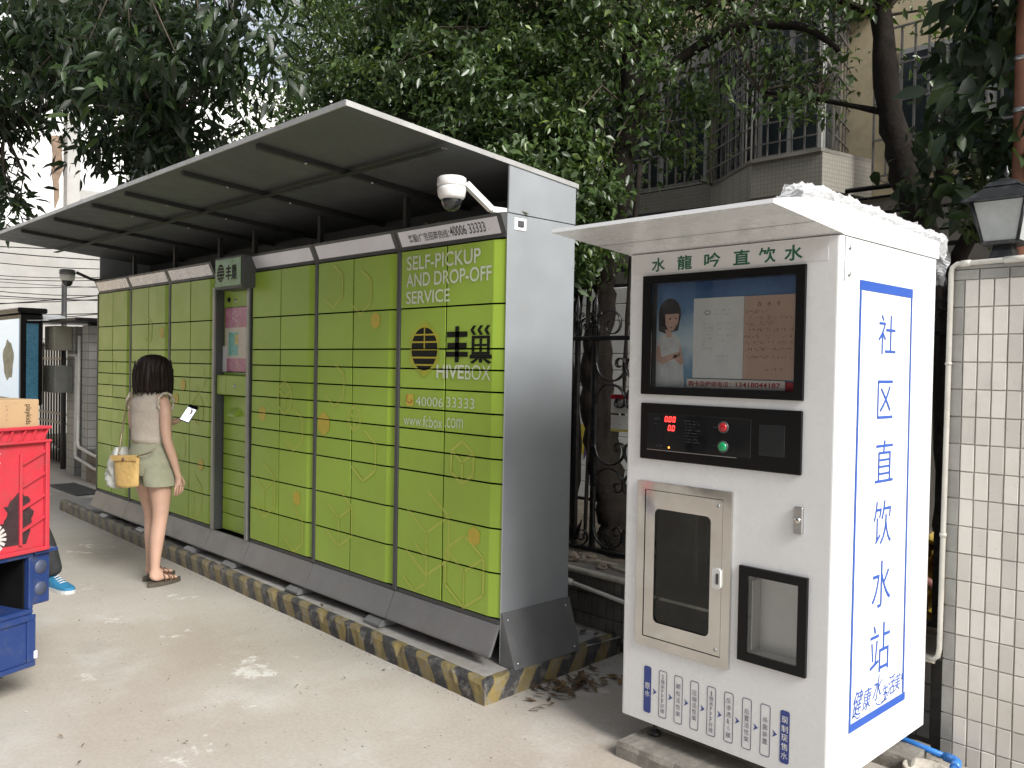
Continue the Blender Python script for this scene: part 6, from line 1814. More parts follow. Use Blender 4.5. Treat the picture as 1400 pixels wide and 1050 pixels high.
# ---- foliage behind, filling the gap between the two crowns
bk_ = empty('background_tree', (-9.5, 6.8, 0.3), 'dense tree seen between the two crowns behind the canopy', 'tree')
limb('trunk', [(-9.5, 6.8, 0.0), (-9.4, 6.8, 2.5), (-9.2, 6.8, 5.0), (-9.0, 6.8, 7.5)], 0.2, 0.08, bk_, seed=50)
limb('limb', [(-9.3, 6.8, 3.4), (-8.2, 6.5, 4.6), (-7.0, 6.4, 5.6)], 0.09, 0.03, bk_, seed=51)
ELL5 = [((-9.0, 6.4, 5.2), (2.0, 1.2, 1.4), 95), ((-11.3, 6.2, 4.8), (1.6, 1.2, 1.3), 100), ((-7.2, 6.4, 6.0), (1.8, 1.2, 1.2), 80), ((-10.0, 6.2, 6.8), (2.4, 1.2, 1.0), 70), ((-12.9, 5.6, 4.1), (0.7, 0.8, 0.8), 50)]
leaf_cloud('crown', ELL5, 30, 0.10, 0.42, 0.2, MT['leaf_fig'], bk_, 44)

# ---- unseen street tree added behind the viewer for darker reflections and shade
lt = empty('unseen_street_tree', (-7.5, -5.5, 0), 'unseen street tree added across the lane to shade it and darken reflections in the glass and steel', 'tree')
limb('trunk', [(-7.5, -5.5, 0.0), (-7.4, -5.5, 2.0), (-7.3, -5.4, 3.6), (-7.2, -5.3, 5.0)], 0.17, 0.08, lt, seed=60)
limb('limb', [(-7.35, -5.45, 2.8), (-6.3, -5.0, 3.9), (-5.0, -4.6, 4.5)], 0.08, 0.03, lt, seed=61)
leaf_cloud('crown', [((-6.8, -5.3, 4.6), (3.2, 2.2, 1.3), 420), ((-4.6, -5.0, 4.3), (1.8, 1.6, 0.9), 180)], 12, 0.16, 0.42, 0.2, MT['leaf_mango'], lt, 71, True)

# ================================================================== PEOPLE
def skin_body(name, verts, edges, radii, root, material, parent, T, levels=2):
    me = bpy.data.meshes.new(name); me.from_pydata(verts, edges, [])
    o = bpy.data.objects.new('tmp_skin', me); col.objects.link(o)
    md = o.modifiers.new('Skin', 'SKIN'); md.use_smooth_shade = True
    sv = me.skin_vertices[0].data
    for i, r in enumerate(radii):
        sv[i].radius = r if isinstance(r, tuple) else (r, r)
    sv[root].use_root = True
    ss = o.modifiers.new('Sub', 'SUBSURF'); ss.levels = levels; ss.render_levels = levels
    dg = bpy.context.evaluated_depsgraph_get(); dg.update()
    m2 = bpy.data.meshes.new_from_object(o.evaluated_get(dg))
    bpy.data.objects.remove(o)
    m2.name = name
    for p in m2.polygons: p.use_smooth = True
    return link_mesh(name, m2, material, parent, T)


class Skel:
    def __init__(self): self.v, self.e, self.r = [], [], []

    def pt(self, p, r, prev=None):
        self.v.append(p); self.r.append(r)
        if prev is not None: self.e.append((prev, len(self.v) - 1))
        return len(self.v) - 1

    def chain(self, prev, *prs):
        for p, r in prs: prev = self.pt(p, r, prev)
        return prev


def hand(s, wrist, pos, fwd_, side, nrm, curl, thumb):
    """palm along fwd_, fingers across side; returns nothing"""
    pos, f, sd, n = Vector(pos), Vector(fwd_).normalized(), Vector(side).normalized(), Vector(nrm).normalized()
    pk = s.pt(tuple(pos + f * 0.045), (0.028, 0.014), wrist)
    for k, (off, ln) in enumerate(((-0.028, 0.062), (-0.010, 0.070), (0.009, 0.066), (0.026, 0.052))):
        b = pos + f * 0.082 + sd * off
        i1 = s.pt(tuple(b), 0.0088, pk)
        p1 = b + (f * math.cos(curl * .5) + n * math.sin(curl * .5)) * ln * 0.45
        p2 = p1 + (f * math.cos(curl * 1.3) + n * math.sin(curl * 1.3)) * ln * 0.35
        p3 = p2 + (f * math.cos(curl * 2.0) + n * math.sin(curl * 2.0)) * ln * 0.25
        s.chain(i1, (tuple(p1), 0.008), (tuple(p2), 0.0075), (tuple(p3), 0.006))
    t0 = pos + f * 0.025 + sd * thumb * 0.026
    s.chain(wrist, (tuple(t0), 0.011), (tuple(t0 + f * 0.03 + sd * thumb * 0.018 + n * 0.008), 0.0095), (tuple(t0 + f * 0.058 + sd * thumb * 0.02 + n * 0.016), 0.0075))


MT['skin'] = mat('skin', (0.56, 0.355, 0.265), 0.5, 0, 0.06, 14)
MT['skin'].node_tree.nodes['Principled BSDF'].inputs['Subsurface Weight'].default_value = 0.15
MT['skin'].node_tree.nodes['Principled BSDF'].inputs['Subsurface Radius'].default_value = (0.02, 0.008, 0.004)
MT['hair'] = mat('hair', (0.014, 0.008, 0.006), 0.5, 0, 0.3, 30, spec=0.25)
MT['blouse'] = mat('blouse', (0.46, 0.405, 0.335), 0.85, 0, 0.05, 30, bump=0.5, bscale=70)
MT['shorts'] = mat('shorts', (0.30, 0.305, 0.215), 0.85, 0, 0.06, 30, bump=0.4, bscale=90)
MT['pouch'] = mat('pouch', (0.58, 0.385, 0.14), 0.35, 0, 0.12, 20, bump=0.6, bscale=45)
MT['chain'] = mat('chain', (0.30, 0.25, 0.16), 0.35, 0.8, 0.2, 60)

TWm = Matrix.Translation((-6.02, 2.335, 0.0)) @ Matrix.Rotation(R(16), 4, 'Z')
wo = empty('person', (-6.02, 2.335, 0.0), 'person in sleeveless beige top and pale green shorts looking at a phone', 'person', rz=R(16))
s = Skel()
pel = s.pt((0, 0, 0.86), (0.145, 0.11))
sp1 = s.pt((0, 0.005, 1.00), (0.115, 0.085), pel)
sp2 = s.pt((0, 0.0, 1.14), (0.125, 0.092), sp1)
sp3 = s.pt((0, -0.012, 1.255), (0.120, 0.080), sp2)
nk = s.pt((0, -0.005, 1.335), (0.055, 0.052), sp3)
nk2 = s.pt((0, 0.008, 1.385), (0.046, 0.048), nk)
hd1 = s.pt((0, 0.02, 1.435), (0.064, 0.078), nk2)
hd2 = s.pt((0, 0.02, 1.50), (0.075, 0.090), hd1)
hd3 = s.pt((0, 0.010, 1.555), (0.052, 0.062), hd2)
for sg in (1, -1):
    sh_ = s.pt((sg * 0.148, -0.014, 1.278), 0.046, sp3)
    if sg == 1:
        w_ = s.chain(sh_, ((0.176, -0.025, 1.20), 0.044), ((0.186, -0.032, 1.10), 0.039), ((0.196, -0.028, 1.01), 0.034), ((0.205, 0.002, 0.92), 0.033), ((0.212, 0.035, 0.82), 0.025), ((0.214, 0.047, 0.77), (0.022, 0.017)))
        hand(s, w_, (0.214, 0.05, 0.765), (0.0, 0.12, -1.0), (0.15, 1, 0.1), (-1, 0.1, 0), 0.45, 1)
    else:
        w_ = s.chain(sh_, ((-0.178, -0.015, 1.20), 0.043), ((-0.190, 0.0, 1.10), 0.038), ((-0.192, 0.03, 1.03), 0.034), ((-0.16, 0.13, 1.06), 0.032), ((-0.11, 0.235, 1.10), 0.025), ((-0.09, 0.275, 1.115), (0.022, 0.017)))
        hand(s, w_, (-0.088, 0.28, 1.118), (0.35, 0.85, 0.35), (0.8, -0.4, 0.2), (-0.2, -0.3, 0.9), 0.7, -1)
    dy = 0.0 if sg == 1 else 0.09
    hp = s.pt((sg * 0.088, 0.0, 0.80), (0.088, 0.092), pel)
    kn = s.chain(hp, ((sg * 0.09, dy * .3 + 0.008, 0.66), (0.076, 0.080)), ((sg * 0.088, dy * .6 + 0.012, 0.52), (0.057, 0.060)), ((sg * 0.086, dy * .75 + 0.008, 0.45), (0.049, 0.053)), ((sg * 0.085, dy * .9 - 0.012, 0.35), (0.050, 0.056)), ((sg * 0.083, dy - 0.022, 0.22), (0.039, 0.042)), ((sg * 0.082, dy - 0.026, 0.115), (0.029, 0.032)))
    an_ = s.pt((sg * 0.082, dy - 0.026, 0.068), (0.030, 0.034), kn)
    s.pt((sg * 0.082, dy - 0.052, 0.048), (0.026, 0.022), an_)
    t1 = s.chain(an_, ((sg * 0.084, dy + 0.03, 0.055), (0.033, 0.024)), ((sg * 0.087, dy + 0.09, 0.045), (0.037, 0.015)))
    for q, (ox, ln) in enumerate(((-0.026, 0.05), (-0.010, 0.05), (0.004, 0.045), (0.017, 0.038), (0.029, 0.03))):
        s.chain(t1, ((sg * 0.087 - sg * 0 + sg * ox, dy + 0.112, 0.042), 0.0095), ((sg * 0.087 + sg * ox, dy + 0.112 + ln * 0.62, 0.040), 0.0085))
skin_body('body', s.v, s.e, s.r, pel, MT['skin'], wo, TWm)


def cloth(name, rings, material, parent, T, n=40, wr=0.006, seed=1, open_=True, thick=0.004, zfold=0.0):
    g = random.Random(seed); ph = [g.uniform(0, 6.28) for _ in range(6)]
    mb = MB(T)
    vs, fs = [], []
    # resample rings smoothly
    R_ = []
    for i in range(len(rings) - 1):
        for k in range(4):
            t = k / 4; t = t
            R_.append([a + (b - a) * t for a, b in zip(rings[i], rings[i + 1])])
    R_.append(list(rings[-1]))
    for i, (cx, cy, z, rx, ry) in enumerate(R_):
        for k in range(n):
            a = 2 * math.pi * k / n
            wv = wr * (math.sin(3 * a + z * 19 + ph[0]) * 0.5 + math.sin(7 * a - z * 31 + ph[1]) * 0.3 + math.sin(z * 60 + 2 * a + ph[2]) * 0.35)
            vs.append((cx + (rx + wv) * math.cos(a), cy + (ry + wv) * math.sin(a), z + zfold * math.sin(5 * a + ph[3])))
    for i in range(len(R_) - 1):
        for k in range(n):
            k2 = (k + 1) % n
            fs.append((i * n + k, i * n + k2, (i + 1) * n + k2, (i + 1) * n + k))
    mb.add(vs, fs, smooth=True)
    return mb.build(name, material, parent)


bl_ = cloth('blouse', [(0, 0.0, 0.985, 0.142, 0.112), (0, 0.0, 1.0, 0.150, 0.120), (0, 0.0, 1.06, 0.150, 0.116), (0, 0.002, 1.15, 0.156, 0.118), (0, -0.006, 1.225, 0.162, 0.108), (0, -0.012, 1.275, 0.160, 0.094), (0, -0.012, 1.305, 0.135, 0.078), (0, -0.008, 1.330, 0.092, 0.066), (0, -0.004, 1.348, 0.064, 0.058)], MT['blouse'], wo, TWm, 44, 0.005, 2)
for sg in (1, -1):
    mb = MB(TWm)
    mb.tube([(sg * (0.163 + 0.006 * math.sin(9 * t)), -0.014 + 0.062 * math.cos(t), 1.262 + 0.066 * math.sin(t)) for t in np.linspace(0, 2 * math.pi, 40)], 0.009, 6)
    mb.build('frill', MT['blouse'], bl_)
shr = cloth('shorts', [(0, 0.0, 1.035, 0.132, 0.102), (0, 0.0, 1.00, 0.136, 0.106), (0, -0.002, 0.94, 0.156, 0.122), (0, -0.004, 0.87, 0.176, 0.138), (0, -0.004, 0.80, 0.180, 0.138), (0, -0.002, 0.765, 0.176, 0.126)], MT['shorts'], wo, TWm, 44, 0.004, 3)
MB(TWm).loft([(0, 0, 1.0, 0.140, 0.110), (0, 0, 1.02, 0.139, 0.109), (0, 0, 1.037, 0.136, 0.106)], caps=False, n=40).build('waistband', MT['shorts'], shr)
for sg in (1, -1):
    cloth('shorts_leg', [(sg * 0.088, 0.0, 0.82, 0.090, 0.122), (sg * 0.09, 0.002, 0.76, 0.098, 0.122), (sg * 0.093, 0.006, 0.695, 0.106, 0.120)], MT['shorts'], shr, TWm, 36, 0.004, 4 + sg)
# hair: a shoulder-length bob made of locks
hrn = random.Random(6)
mb = MB(TWm)
vs, fs = [], []
lev = [(1.592, 0.012), (1.586, 0.045), (1.570, 0.078), (1.545, 0.099), (1.51, 0.111), (1.47, 0.117), (1.43, 0.120), (1.39, 0.123), (1.365, 0.124), (1.345, 0.120), (1.332, 0.112)]
na = 56
for i, (z, r) in enumerate(lev):
    for k in range(na + 1):
        a = R(-245) + R(310) * k / na           # leaves the face open (towards +y)
        if z > 1.53: a = R(-270) + R(360) * k / na
        lock = 0.006 * math.sin(k * 1.9) + 0.004 * math.sin(k * 4.3 + i * 0.3)
        rr_ = r + lock * min(1, i / 3)
        zz = z + (0.010 * math.sin(k * 2.3) if i >= len(lev) - 2 else 0)
        vs.append((rr_ * math.cos(a) * 0.98, 0.008 + rr_ * math.sin(a) * 1.02, zz))
for i in range(len(lev) - 1):
    for k in range(na):
        fs.append((i * (na + 1) + k, i * (na + 1) + k + 1, (i + 1) * (na + 1) + k + 1, (i + 1) * (na + 1) + k))
mb.add(vs, fs, smooth=True)
mb.loft([(0, 0.008, 1.325, 0.085, 0.07), (0, 0.0, 1.36, 0.10, 0.085), (0, 0.0, 1.42, 0.10, 0.09)], n=24)
hr = mb.build('hair', MT['hair'], wo)
mb = MB(TWm)
for k in range(150):
    a = R(-240) + R(300) * hrn.random(); r = 0.118 + hrn.uniform(0, 0.012)
    z0 = hrn.uniform(1.40, 1.56); z1 = hrn.uniform(1.308, 1.350)
    r0 = r * (1 if z0 < 1.5 else 0.9)
    mb.tube([(r0 * math.cos(a), 0.008 + r0 * math.sin(a), z0), (r * 1.02 * math.cos(a + .05), 0.008 + r * 1.02 * math.sin(a + .05), (z0 + z1) / 2), (r * 0.98 * math.cos(a + .08), 0.008 + r * 0.98 * math.sin(a + .08), z1)], [0.003, 0.0042, 0.0012], 4, cap=False)
lk_ = mb.build('hair_locks', MT['hair'], hr); lk_['kind'] = 'stuff'
# face
mb = MB(TWm); mb.tube([(0, 0.112, 1.50), (0, 0.122, 1.475), (0, 0.128, 1.460), (0, 0.112, 1.450)], [0.008, 0.010, 0.012, 0.007], 8); mb.build('nose', MT['skin'], wo)
for sg in (1, -1):
    MB(TWm).lathe([(0.0, 0.006), (0.009, 0.004), (0.012, 0.0)], (0, 0, 0), 12, T=Matrix.Translation((sg * 0.032, 0.1, 1.497)) @ Matrix.Rotation(R(-90), 4, 'X')).build('eye', MT['print_black'], wo)
MB(TWm).tube([(-0.022, 0.108, 1.428), (0, 0.113, 1.425), (0.022, 0.108, 1.428)], 0.005, 6).build('mouth', mat('lips', (0.35, 0.10, 0.09), 0.4), wo)
# sandals
MT['sole'] = mat('sandal_sole', (0.075, 0.062, 0.045), 0.7, 0, 0.2, 30)
MT['strap'] = mat('sandal_strap', (0.14, 0.075, 0.045), 0.5, 0, 0.2, 30)
for sg in (1, -1):
    dy = 0.0 if sg == 1 else 0.09
    out = [(sg * 0.085 + 0.043 * math.cos(t) * (1 + 0.12 * math.sin(t)), dy + 0.048 + 0.132 * math.sin(t)) for t in np.linspace(0, 2 * math.pi, 26)[:-1]]
    so = MB(TWm).prism(out, 'z', 0.001, 0.030).build('sandal', MT['sole'], wo)
    for y0, y1, h in ((0.075, 0.105, 0.062), (0.10, 0.075, 0.060), (0.045, 0.065, 0.080), (-0.01, 0.03, 0.085)):
        x = sg * 0.086
        MB(TWm).tube([(x - 0.043, dy + y0, 0.028), (x - 0.030, dy + y0 * .8 + y1 * .2, h * .85), (x, dy + (y0 + y1) / 2, h + 0.004), (x + 0.030, dy + y1 * .8 + y0 * .2, h * .85), (x + 0.043, dy + y1, 0.028)], 0.0055, 6).build('strap', MT['strap'], so)
    MB(TWm).lathe([(0.0, 0.008), (0.008, 0.004), (0.009, 0.0)], (sg * 0.086, dy + 0.09, 0.062), 10).build('stud', MT['chain'], so)
# phone
TP = TWm @ Matrix.Translation((-0.040, 0.345, 1.168)) @ Matrix.Rotation(R(30), 4, 'Z') @ Matrix.Rotation(R(20), 4, 'Y') @ Matrix.Rotation(R(52), 4, 'X')
ph_ = empty('phone', (TWm @ Vector((-0.04, 0.345, 1.168))), 'dark phone with a lit white screen held by the person', 'phone')
MB(TP).box(-0.036, 0.036, -0.075, 0.075, -0.0045, 0.0035, bev=0.003).build('case', MT['black'], ph_)
MB(TP).box(-0.033, 0.033, -0.070, 0.045, 0.0037, 0.0045).build('screen', emis('phone_screen', (0.75, 0.82, 0.95), 0.7), ph_)
# yellow pouch on a chain strap
pc = empty('shoulder_pouch', (TWm @ Vector((-0.03, -0.17, 0.72))), 'small tan yellow quilted pouch hanging at the person\'s hip', 'bag')
TPc = TWm @ Matrix.Translation((-0.035, -0.165, 0.80)) @ Matrix.Rotation(R(10), 4, 'Z') @ Matrix.Rotation(R(-3), 4, 'Y')
vs, fs = [], []
nx_, nz_ = 14, 12
for side in (-1, 1):
    for j in range(nz_ + 1):
        for i in range(nx_ + 1):
            u, v = i / nx_, j / nz_
            hw = 0.112 - 0.022 * (1 - v) * 0 - 0.016 * (1 - v)
            th = 0.036 * math.sin(math.pi * u) ** 0.5 * (1 - 0.55 * v)
            vs.append(((u - 0.5) * 2 * hw, side * (th + 0.003 + 0.002 * math.sin(i * 2.2 + j * 1.4)), -0.105 + 0.21 * v - 0.008 * math.sin(math.pi * u) * (1 - v)))
for s_ in range(2):
    for j in range(nz_):
        for i in range(nx_):
            b = s_ * (nx_ + 1) * (nz_ + 1) + j * (nx_ + 1) + i
            fs.append((b, b + 1, b + nx_ + 2, b + nx_ + 1))
n1 = (nx_ + 1) * (nz_ + 1)
for i in range(nx_):
    fs.append((i, i + 1, n1 + i + 1, n1 + i)); t_ = nz_ * (nx_ + 1) + i; fs.append((t_, t_ + 1, n1 + t_ + 1, n1 + t_))
for j in range(nz_):
    a_ = j * (nx_ + 1); fs.append((a_, a_ + nx_ + 1, n1 + a_ + nx_ + 1, n1 + a_)); a_ += nx_; fs.append((a_, a_ + nx_ + 1, n1 + a_ + nx_ + 1, n1 + a_))
mb = MB(TPc); mb.add(vs, fs, smooth=True); bg_ = mb.build('bag_body', MT['pouch'], pc)
MB(TPc).prism([(-0.108, 0.07), (0.108, 0.07), (0.110, 0.106), (-0.110, 0.106)], 'y', -0.030, -0.022).build('flap', MT['pouch'], pc)
MB(TPc).lathe([(0.0, 0.008), (0.010, 0.006), (0.013, 0.0)], (0, 0, 0), 12, T=Matrix.Translation((0.0, -0.030, 0.078)) @ Matrix.Rotation(R(90), 4, 'X')).build('clasp', MT['strap'], pc)
mb = MB(TWm); pth = trunk_pts([(0.07, -0.165, 0.905), (0.15, -0.13, 0.93), (0.17, -0.10, 0.96)], 5)
mb.tube(pth, 0.005, 6); mb.build('chain', MT['chain'], pc)
mb = MB(TWm); pth = trunk_pts([(-0.14, -0.15, 0.90), (-0.178, -0.11, 1.0), (-0.182, -0.09, 1.1), (-0.165, -0.085, 1.2), (-0.13, -0.09, 1.275), (-0.11, -0.04, 1.325), (-0.115, 0.03, 1.30)], 5)
mb.tube([p + Vector((0.003 * (-1) ** i, 0, 0)) for i, p in enumerate(pth)], 0.006, 6); mb.build('chain', MT['chain'], pc)
# white carrier bag on the left arm
vs, fs = [], []
g_ = random.Random(2)
TB = TWm @ Matrix.Translation((-0.215, -0.085, 0.775)) @ Matrix.Scale(0.84, 4)
na, nz_ = 26, 16
for j in range(nz_ + 1):
    v = j / nz_; rr_ = (0.02 + 0.085 * math.sin(math.pi * min(1, (1 - v) * 0.62 + 0.06)) ** 0.8)
    if j == 0: rr_ = 0.04
    for k in range(na):
        a = 2 * math.pi * k / na
        q = rr_ * (1 + 0.12 * math.sin(5 * a + j) + 0.06 * math.sin(9 * a - 2 * j))
        vs.append((q * math.cos(a) * 0.75, q * math.sin(a) * 1.15, -0.14 + 0.34 * v))
for j in range(nz_):
    for k in range(na):
        fs.append((j * na + k, j * na + (k + 1) % na, (j + 1) * na + (k + 1) % na, (j + 1) * na + k))
fs.append(list(range(na - 1, -1, -1)))
mb = MB(TB); mb.add(vs, fs, smooth=True)
m, nt, p = newmat('carrier_bag'); p.inputs['Base Color'].default_value = (0.55, 0.55, 0.52, 1); p.inputs['Roughness'].default_value = 0.3; p.inputs['Alpha'].default_value = 0.68
tag(mb.build('carrier_bag', m), 'translucent white carrier bag hanging from the person\'s left arm', 'bag')

# ================================================================== CRATES ON A TROLLEY at the left edge
P0 = Vector((-4.312, 1.148, 0)); ang = math.atan2(0.92, -0.39)        # local +x runs along the visible face, -y is its outward side
TC = Matrix.Translation(P0) @ Matrix.Rotation(ang, 4, 'Z')
# local +x = (-.39,.92); local +y = (-.92,-.39)  -> outward normal is -y
MT['blue_steel'] = mat('blue_crate', (0.013, 0.034, 0.13), 0.42, 0, 0.12, 6, dirt=(0.06, 0.065, 0.075), dscale=12, damt=0.75)
MT['red_crate'] = mat('red_crate', (0.43, 0.032, 0.048), 0.42, 0, 0.08, 6, dirt=(0.24, 0.06, 0.06), dscale=9, damt=0.6)
MT['stain'] = mat('black_stain', (0.03, 0.015, 0.017), 0.6, 0, 0.4, 20)
MT['card'] = mat('cardboard', (0.38, 0.255, 0.14), 0.8, 0, 0.06, 8, bump=0.15, bscale=50)
tr = empty('trolley', P0, 'low dark trolley under the blue crates at the left edge', 'trolley')
MB(TC).box(-0.75, -0.10, 0.06, 0.50, 0.115, 0.148, bev=0.004).build('deck', MT['frame_grey'], tr)
for x in (-0.65, -0.2):
    for y in (0.14, 0.42):
        MB(TC).lathe([(0.0, -0.018), (0.04, -0.018), (0.05, -0.012), (0.05, 0.012), (0.04, 0.018), (0.0, 0.018)], (0, 0, 0), 18, T=Matrix.Translation((x, y, 0.05)) @ Matrix.Rotation(R(90), 4, 'X')).build('wheel', MT['black'], tr)
        MB(TC).box(x - 0.015, x + 0.015, y - 0.024, y + 0.024, 0.09, 0.115).build('caster', MT['steel_dull'], tr)


def open_box(name, label, cat, x0, x1, y0, y1, z0, z1, th, m_, open_face, parts=None):
    e_ = empty(name, TC @ Vector(((x0 + x1) / 2, (y0 + y1) / 2, z0)), label, cat)
    def pan(nm, *b): return MB(TC).box(*b, bev=0.004).build(nm, m_, e_)
    pan('floor', x0, x1, y0, y1, z0, z0 + th)
    if open_face != 'top': pan('lid', x0, x1, y0, y1, z1 - th, z1)
    if open_face != 'front': pan('front', x0, x1, y0, y0 + th, z0 + th, z1 - (th if open_face != 'top' else 0))
    pan('back', x0, x1, y1 - th, y1, z0 + th, z1 - (th if open_face != 'top' else 0))
    pan('end', x0, x0 + th, y0 + th, y1 - th, z0 + th, z1 - (th if open_face != 'top' else 0))
    pan('end', x1 - th, x1, y0 + (th if open_face != 'front' else 0), y1 - th, z0 + th, z1 - (th if open_face != 'top' else 0))
    return e_


lb = open_box('blue_crate', 'closed blue crate at the bottom of the stack at the left edge', 'crate', -0.62, 0.0, 0.0, 0.42, 0.149, 0.388, 0.02, MT['blue_steel'], 'top')
MB(TC).box(-0.62, 0.006, -0.010, -0.0005, 0.36, 0.387, bev=0.003).build('rim', MT['blue_steel'], lb)
MB(TC).box(-0.62, 0.006, -0.010, -0.0005, 0.15, 0.172, bev=0.003).build('rim', MT['blue_steel'], lb)
MB(TC).box(-0.035, 0.006, -0.010, -0.0005, 0.1725, 0.3595, bev=0.003).build('corner_post', MT['blue_steel'], lb)
MB(TC).box(-0.006, 0.012, -0.014, -0.0105, 0.185, 0.22, bev=0.002).build('label_chip', MT['white_sign'], lb)
ub = open_box('blue_crate', 'open-fronted blue crate with a dark inside under the red crate', 'crate', -0.60, 0.0, 0.0, 0.42, 0.389, 0.670, 0.022, MT['blue_steel'], 'front')
MB(TC).box(-0.57, -0.023, 0.39, 0.397, 0.412, 0.645).build('shade_sheet', MT['dark'], ub)  # near-black sheets stand in for the shade inside the crate
MB(TC).box(-0.032, -0.0225, 0.03, 0.389, 0.412, 0.645).build('shade_sheet', MT['dark'], ub)
MB(TC).box(-0.50, -0.22, 0.12, 0.36, 0.4115, 0.56, bev=0.01).build('parcel', mat('parcel_grey', (0.16, 0.145, 0.12), 0.8, 0, 0.3, 12), ub)
bx2 = empty('blue_bin', TC @ Vector((0.14, 0.1, 0.45)), 'small blue bin with round holes tucked behind the crate stack', 'bin')
MB(TC).box(0.004, 0.10, 0.02, 0.34, 0.42, 0.655, bev=0.006).build('case', MT['blue_steel'], bx2)
MB(TC).box(0.004, 0.125, -0.005, 0.36, 0.6555, 0.6705, bev=0.004).build('lid', MT['blue_steel'], bx2)
for z in (0.59, 0.49):
    MB(TC).lathe([(0.0, 0.004), (0.030, 0.004), (0.032, 0.0)], (0, 0, 0), 18, T=Matrix.Translation((0.052, 0.02, z)) @ Matrix.Rotation(R(90), 4, 'X')).build('hole_ring', mat('bin_plate', (0.05, 0.06, 0.10), 0.5), bx2)
# red crate
rcx0, rcx1, rz0, rz1 = -0.62, 0.062, 0.672, 1.242
rcr = open_box('red_crate', 'large red plastic crate with black stains on top of the blue crates', 'crate', rcx0, rcx1, 0.0, 0.46, rz0, rz1, 0.014, MT['red_crate'], 'top')
for z0_, z1_ in ((rz1 - 0.014, rz1), (rz1 - 0.075, rz1 - 0.063)):
    MB(TC).box(rcx0, rcx1 + 0.012, -0.022, -0.0005, z0_, z1_, bev=0.003).build('rim', MT['red_crate'], rcr)
for k in range(12):
    x = rcx0 + 0.03 + k * 0.056
    q = [(x, rz1 - 0.0625), (x + 0.008, rz1 - 0.0625), (x + (0.036 if k % 2 else 0.030), rz1 - 0.0145), (x + (0.028 if k % 2 else 0.022), rz1 - 0.0145)]
    MB(TC).prism(q, 'y', -0.016, -0.0005).build('lattice', MT['red_crate'], rcr)
MB(TC).box(rcx1 - 0.016, rcx1 + 0.004, -0.02, -0.0005, rz0, rz1 - 0.0755, bev=0.003).build('rib', MT['red_crate'], rcr)
MB(TC).box(rcx1 - 0.14, rcx1 - 0.128, -0.014, -0.0005, rz0 + 0.04, rz1 - 0.12, bev=0.002).build('rib', MT['red_crate'], rcr)
for z in (0.77, 0.87, 0.97, 1.07):
    MB(TC).prism([(rcx1 - 0.127, z), (rcx1 - 0.017, z + 0.05), (rcx1 - 0.017, z + 0.062), (rcx1 - 0.127, z + 0.012)], 'y', -0.012, -0.0005).build('rib', MT['red_crate'], rcr)
MB(TC).box(rcx0, rcx1 + 0.008, -0.018, -0.0005, rz0 - 0.001, rz0 + 0.018, bev=0.003).build('rim', MT['red_crate'], rcr)


def local_decal(name, polys, y, m_, parent):
    me = bpy.data.meshes.new(name); vs, fs = [], []
    for p in polys:
        b = len(vs); vs += [tuple(TC @ Vector((u, y, z))) for u, z in p]; fs.append(list(range(b, b + len(p))))
    me.from_pydata(vs, [], fs)
    return decal(name, me, m_, parent)


gs = random.Random(12)
blob = [(-0.075 + (0.055 + 0.03 * gs.random()) * math.cos(t), 0.84 + (0.085 + 0.035 * gs.random()) * math.sin(t) * (1.0 if math.sin(t) > 0 else 0.8)) for t in np.linspace(0, 2 * math.pi, 34)[:-1]]
local_decal('stain', [blob], -0.0012, MT['stain'], rcr)
local_decal('stain', [[(-0.20, 0.72), (-0.04, 0.715), (-0.02, 0.77), (-0.03, 0.83), (-0.18, 0.82)]], -0.0016, MT['stain'], rcr)
st_ = [(-0.26 + 0.10 * math.cos(t), 0.76 + 0.06 * math.sin(t)) for t in np.linspace(-1.4, 1.7, 14)]
local_decal('sticker', stroke(st_, 0.05), -0.0024, mat('scuffed_white', (0.50, 0.46, 0.44), 0.6, 0, 0.2, 22), rcr)
local_decal('print_mark', stroke([(-0.20, 1.13), (-0.20, 1.09)], 0.006) + stroke([(-0.185, 1.13), (-0.165, 1.13)], 0.006) + stroke([(-0.185, 1.11), (-0.17, 1.11)], 0.006) + stroke([(-0.185, 1.09), (-0.165, 1.09)], 0.006) + stroke([(-0.2, 1.05), (-0.18, 1.05)], 0.005) + stroke([(-0.2, 1.0), (-0.18, 1.0)], 0.005), -0.0012, mat('crate_print', (0.55, 0.40, 0.40), 0.6), rcr)
# cardboard box inside the crate, standing above its rim
cb = empty('cardboard_box', TC @ Vector((-0.2, 0.2, rz0 + 0.015)), 'brown cardboard box with black rotated lettering standing in the red crate', 'box')
MB(TC).box(-0.52, 0.045, 0.03, 0.36, rz0 + 0.015, 1.362, bev=0.003).build('carton', MT['card'], cb)
MB(TC).box(-0.52, 0.045, 0.165, 0.21, 1.3625, 1.364).build('tape', mat('tape', (0.42, 0.31, 0.17), 0.3), cb)


def card_text(body, x0, x1, z0, z1, m_, rot=True):
    o = text_obj('lettering', body, m_, 0, 1, 0, 1, 'y', 0, None)
    cc = WM[o.name].translation.copy()
    for v in o.data.vertices:
        u, w_ = v.co.x + cc.x, v.co.z + cc.z
        p = (x0 + (x1 - x0) * w_, 0.0285, z1 - (z1 - z0) * u) if rot else (x0 + (x1 - x0) * u, 0.0285, z0 + (z1 - z0) * w_)
        v.co = TC @ Vector(p)
    put(o, Matrix.Identity(4), cb)


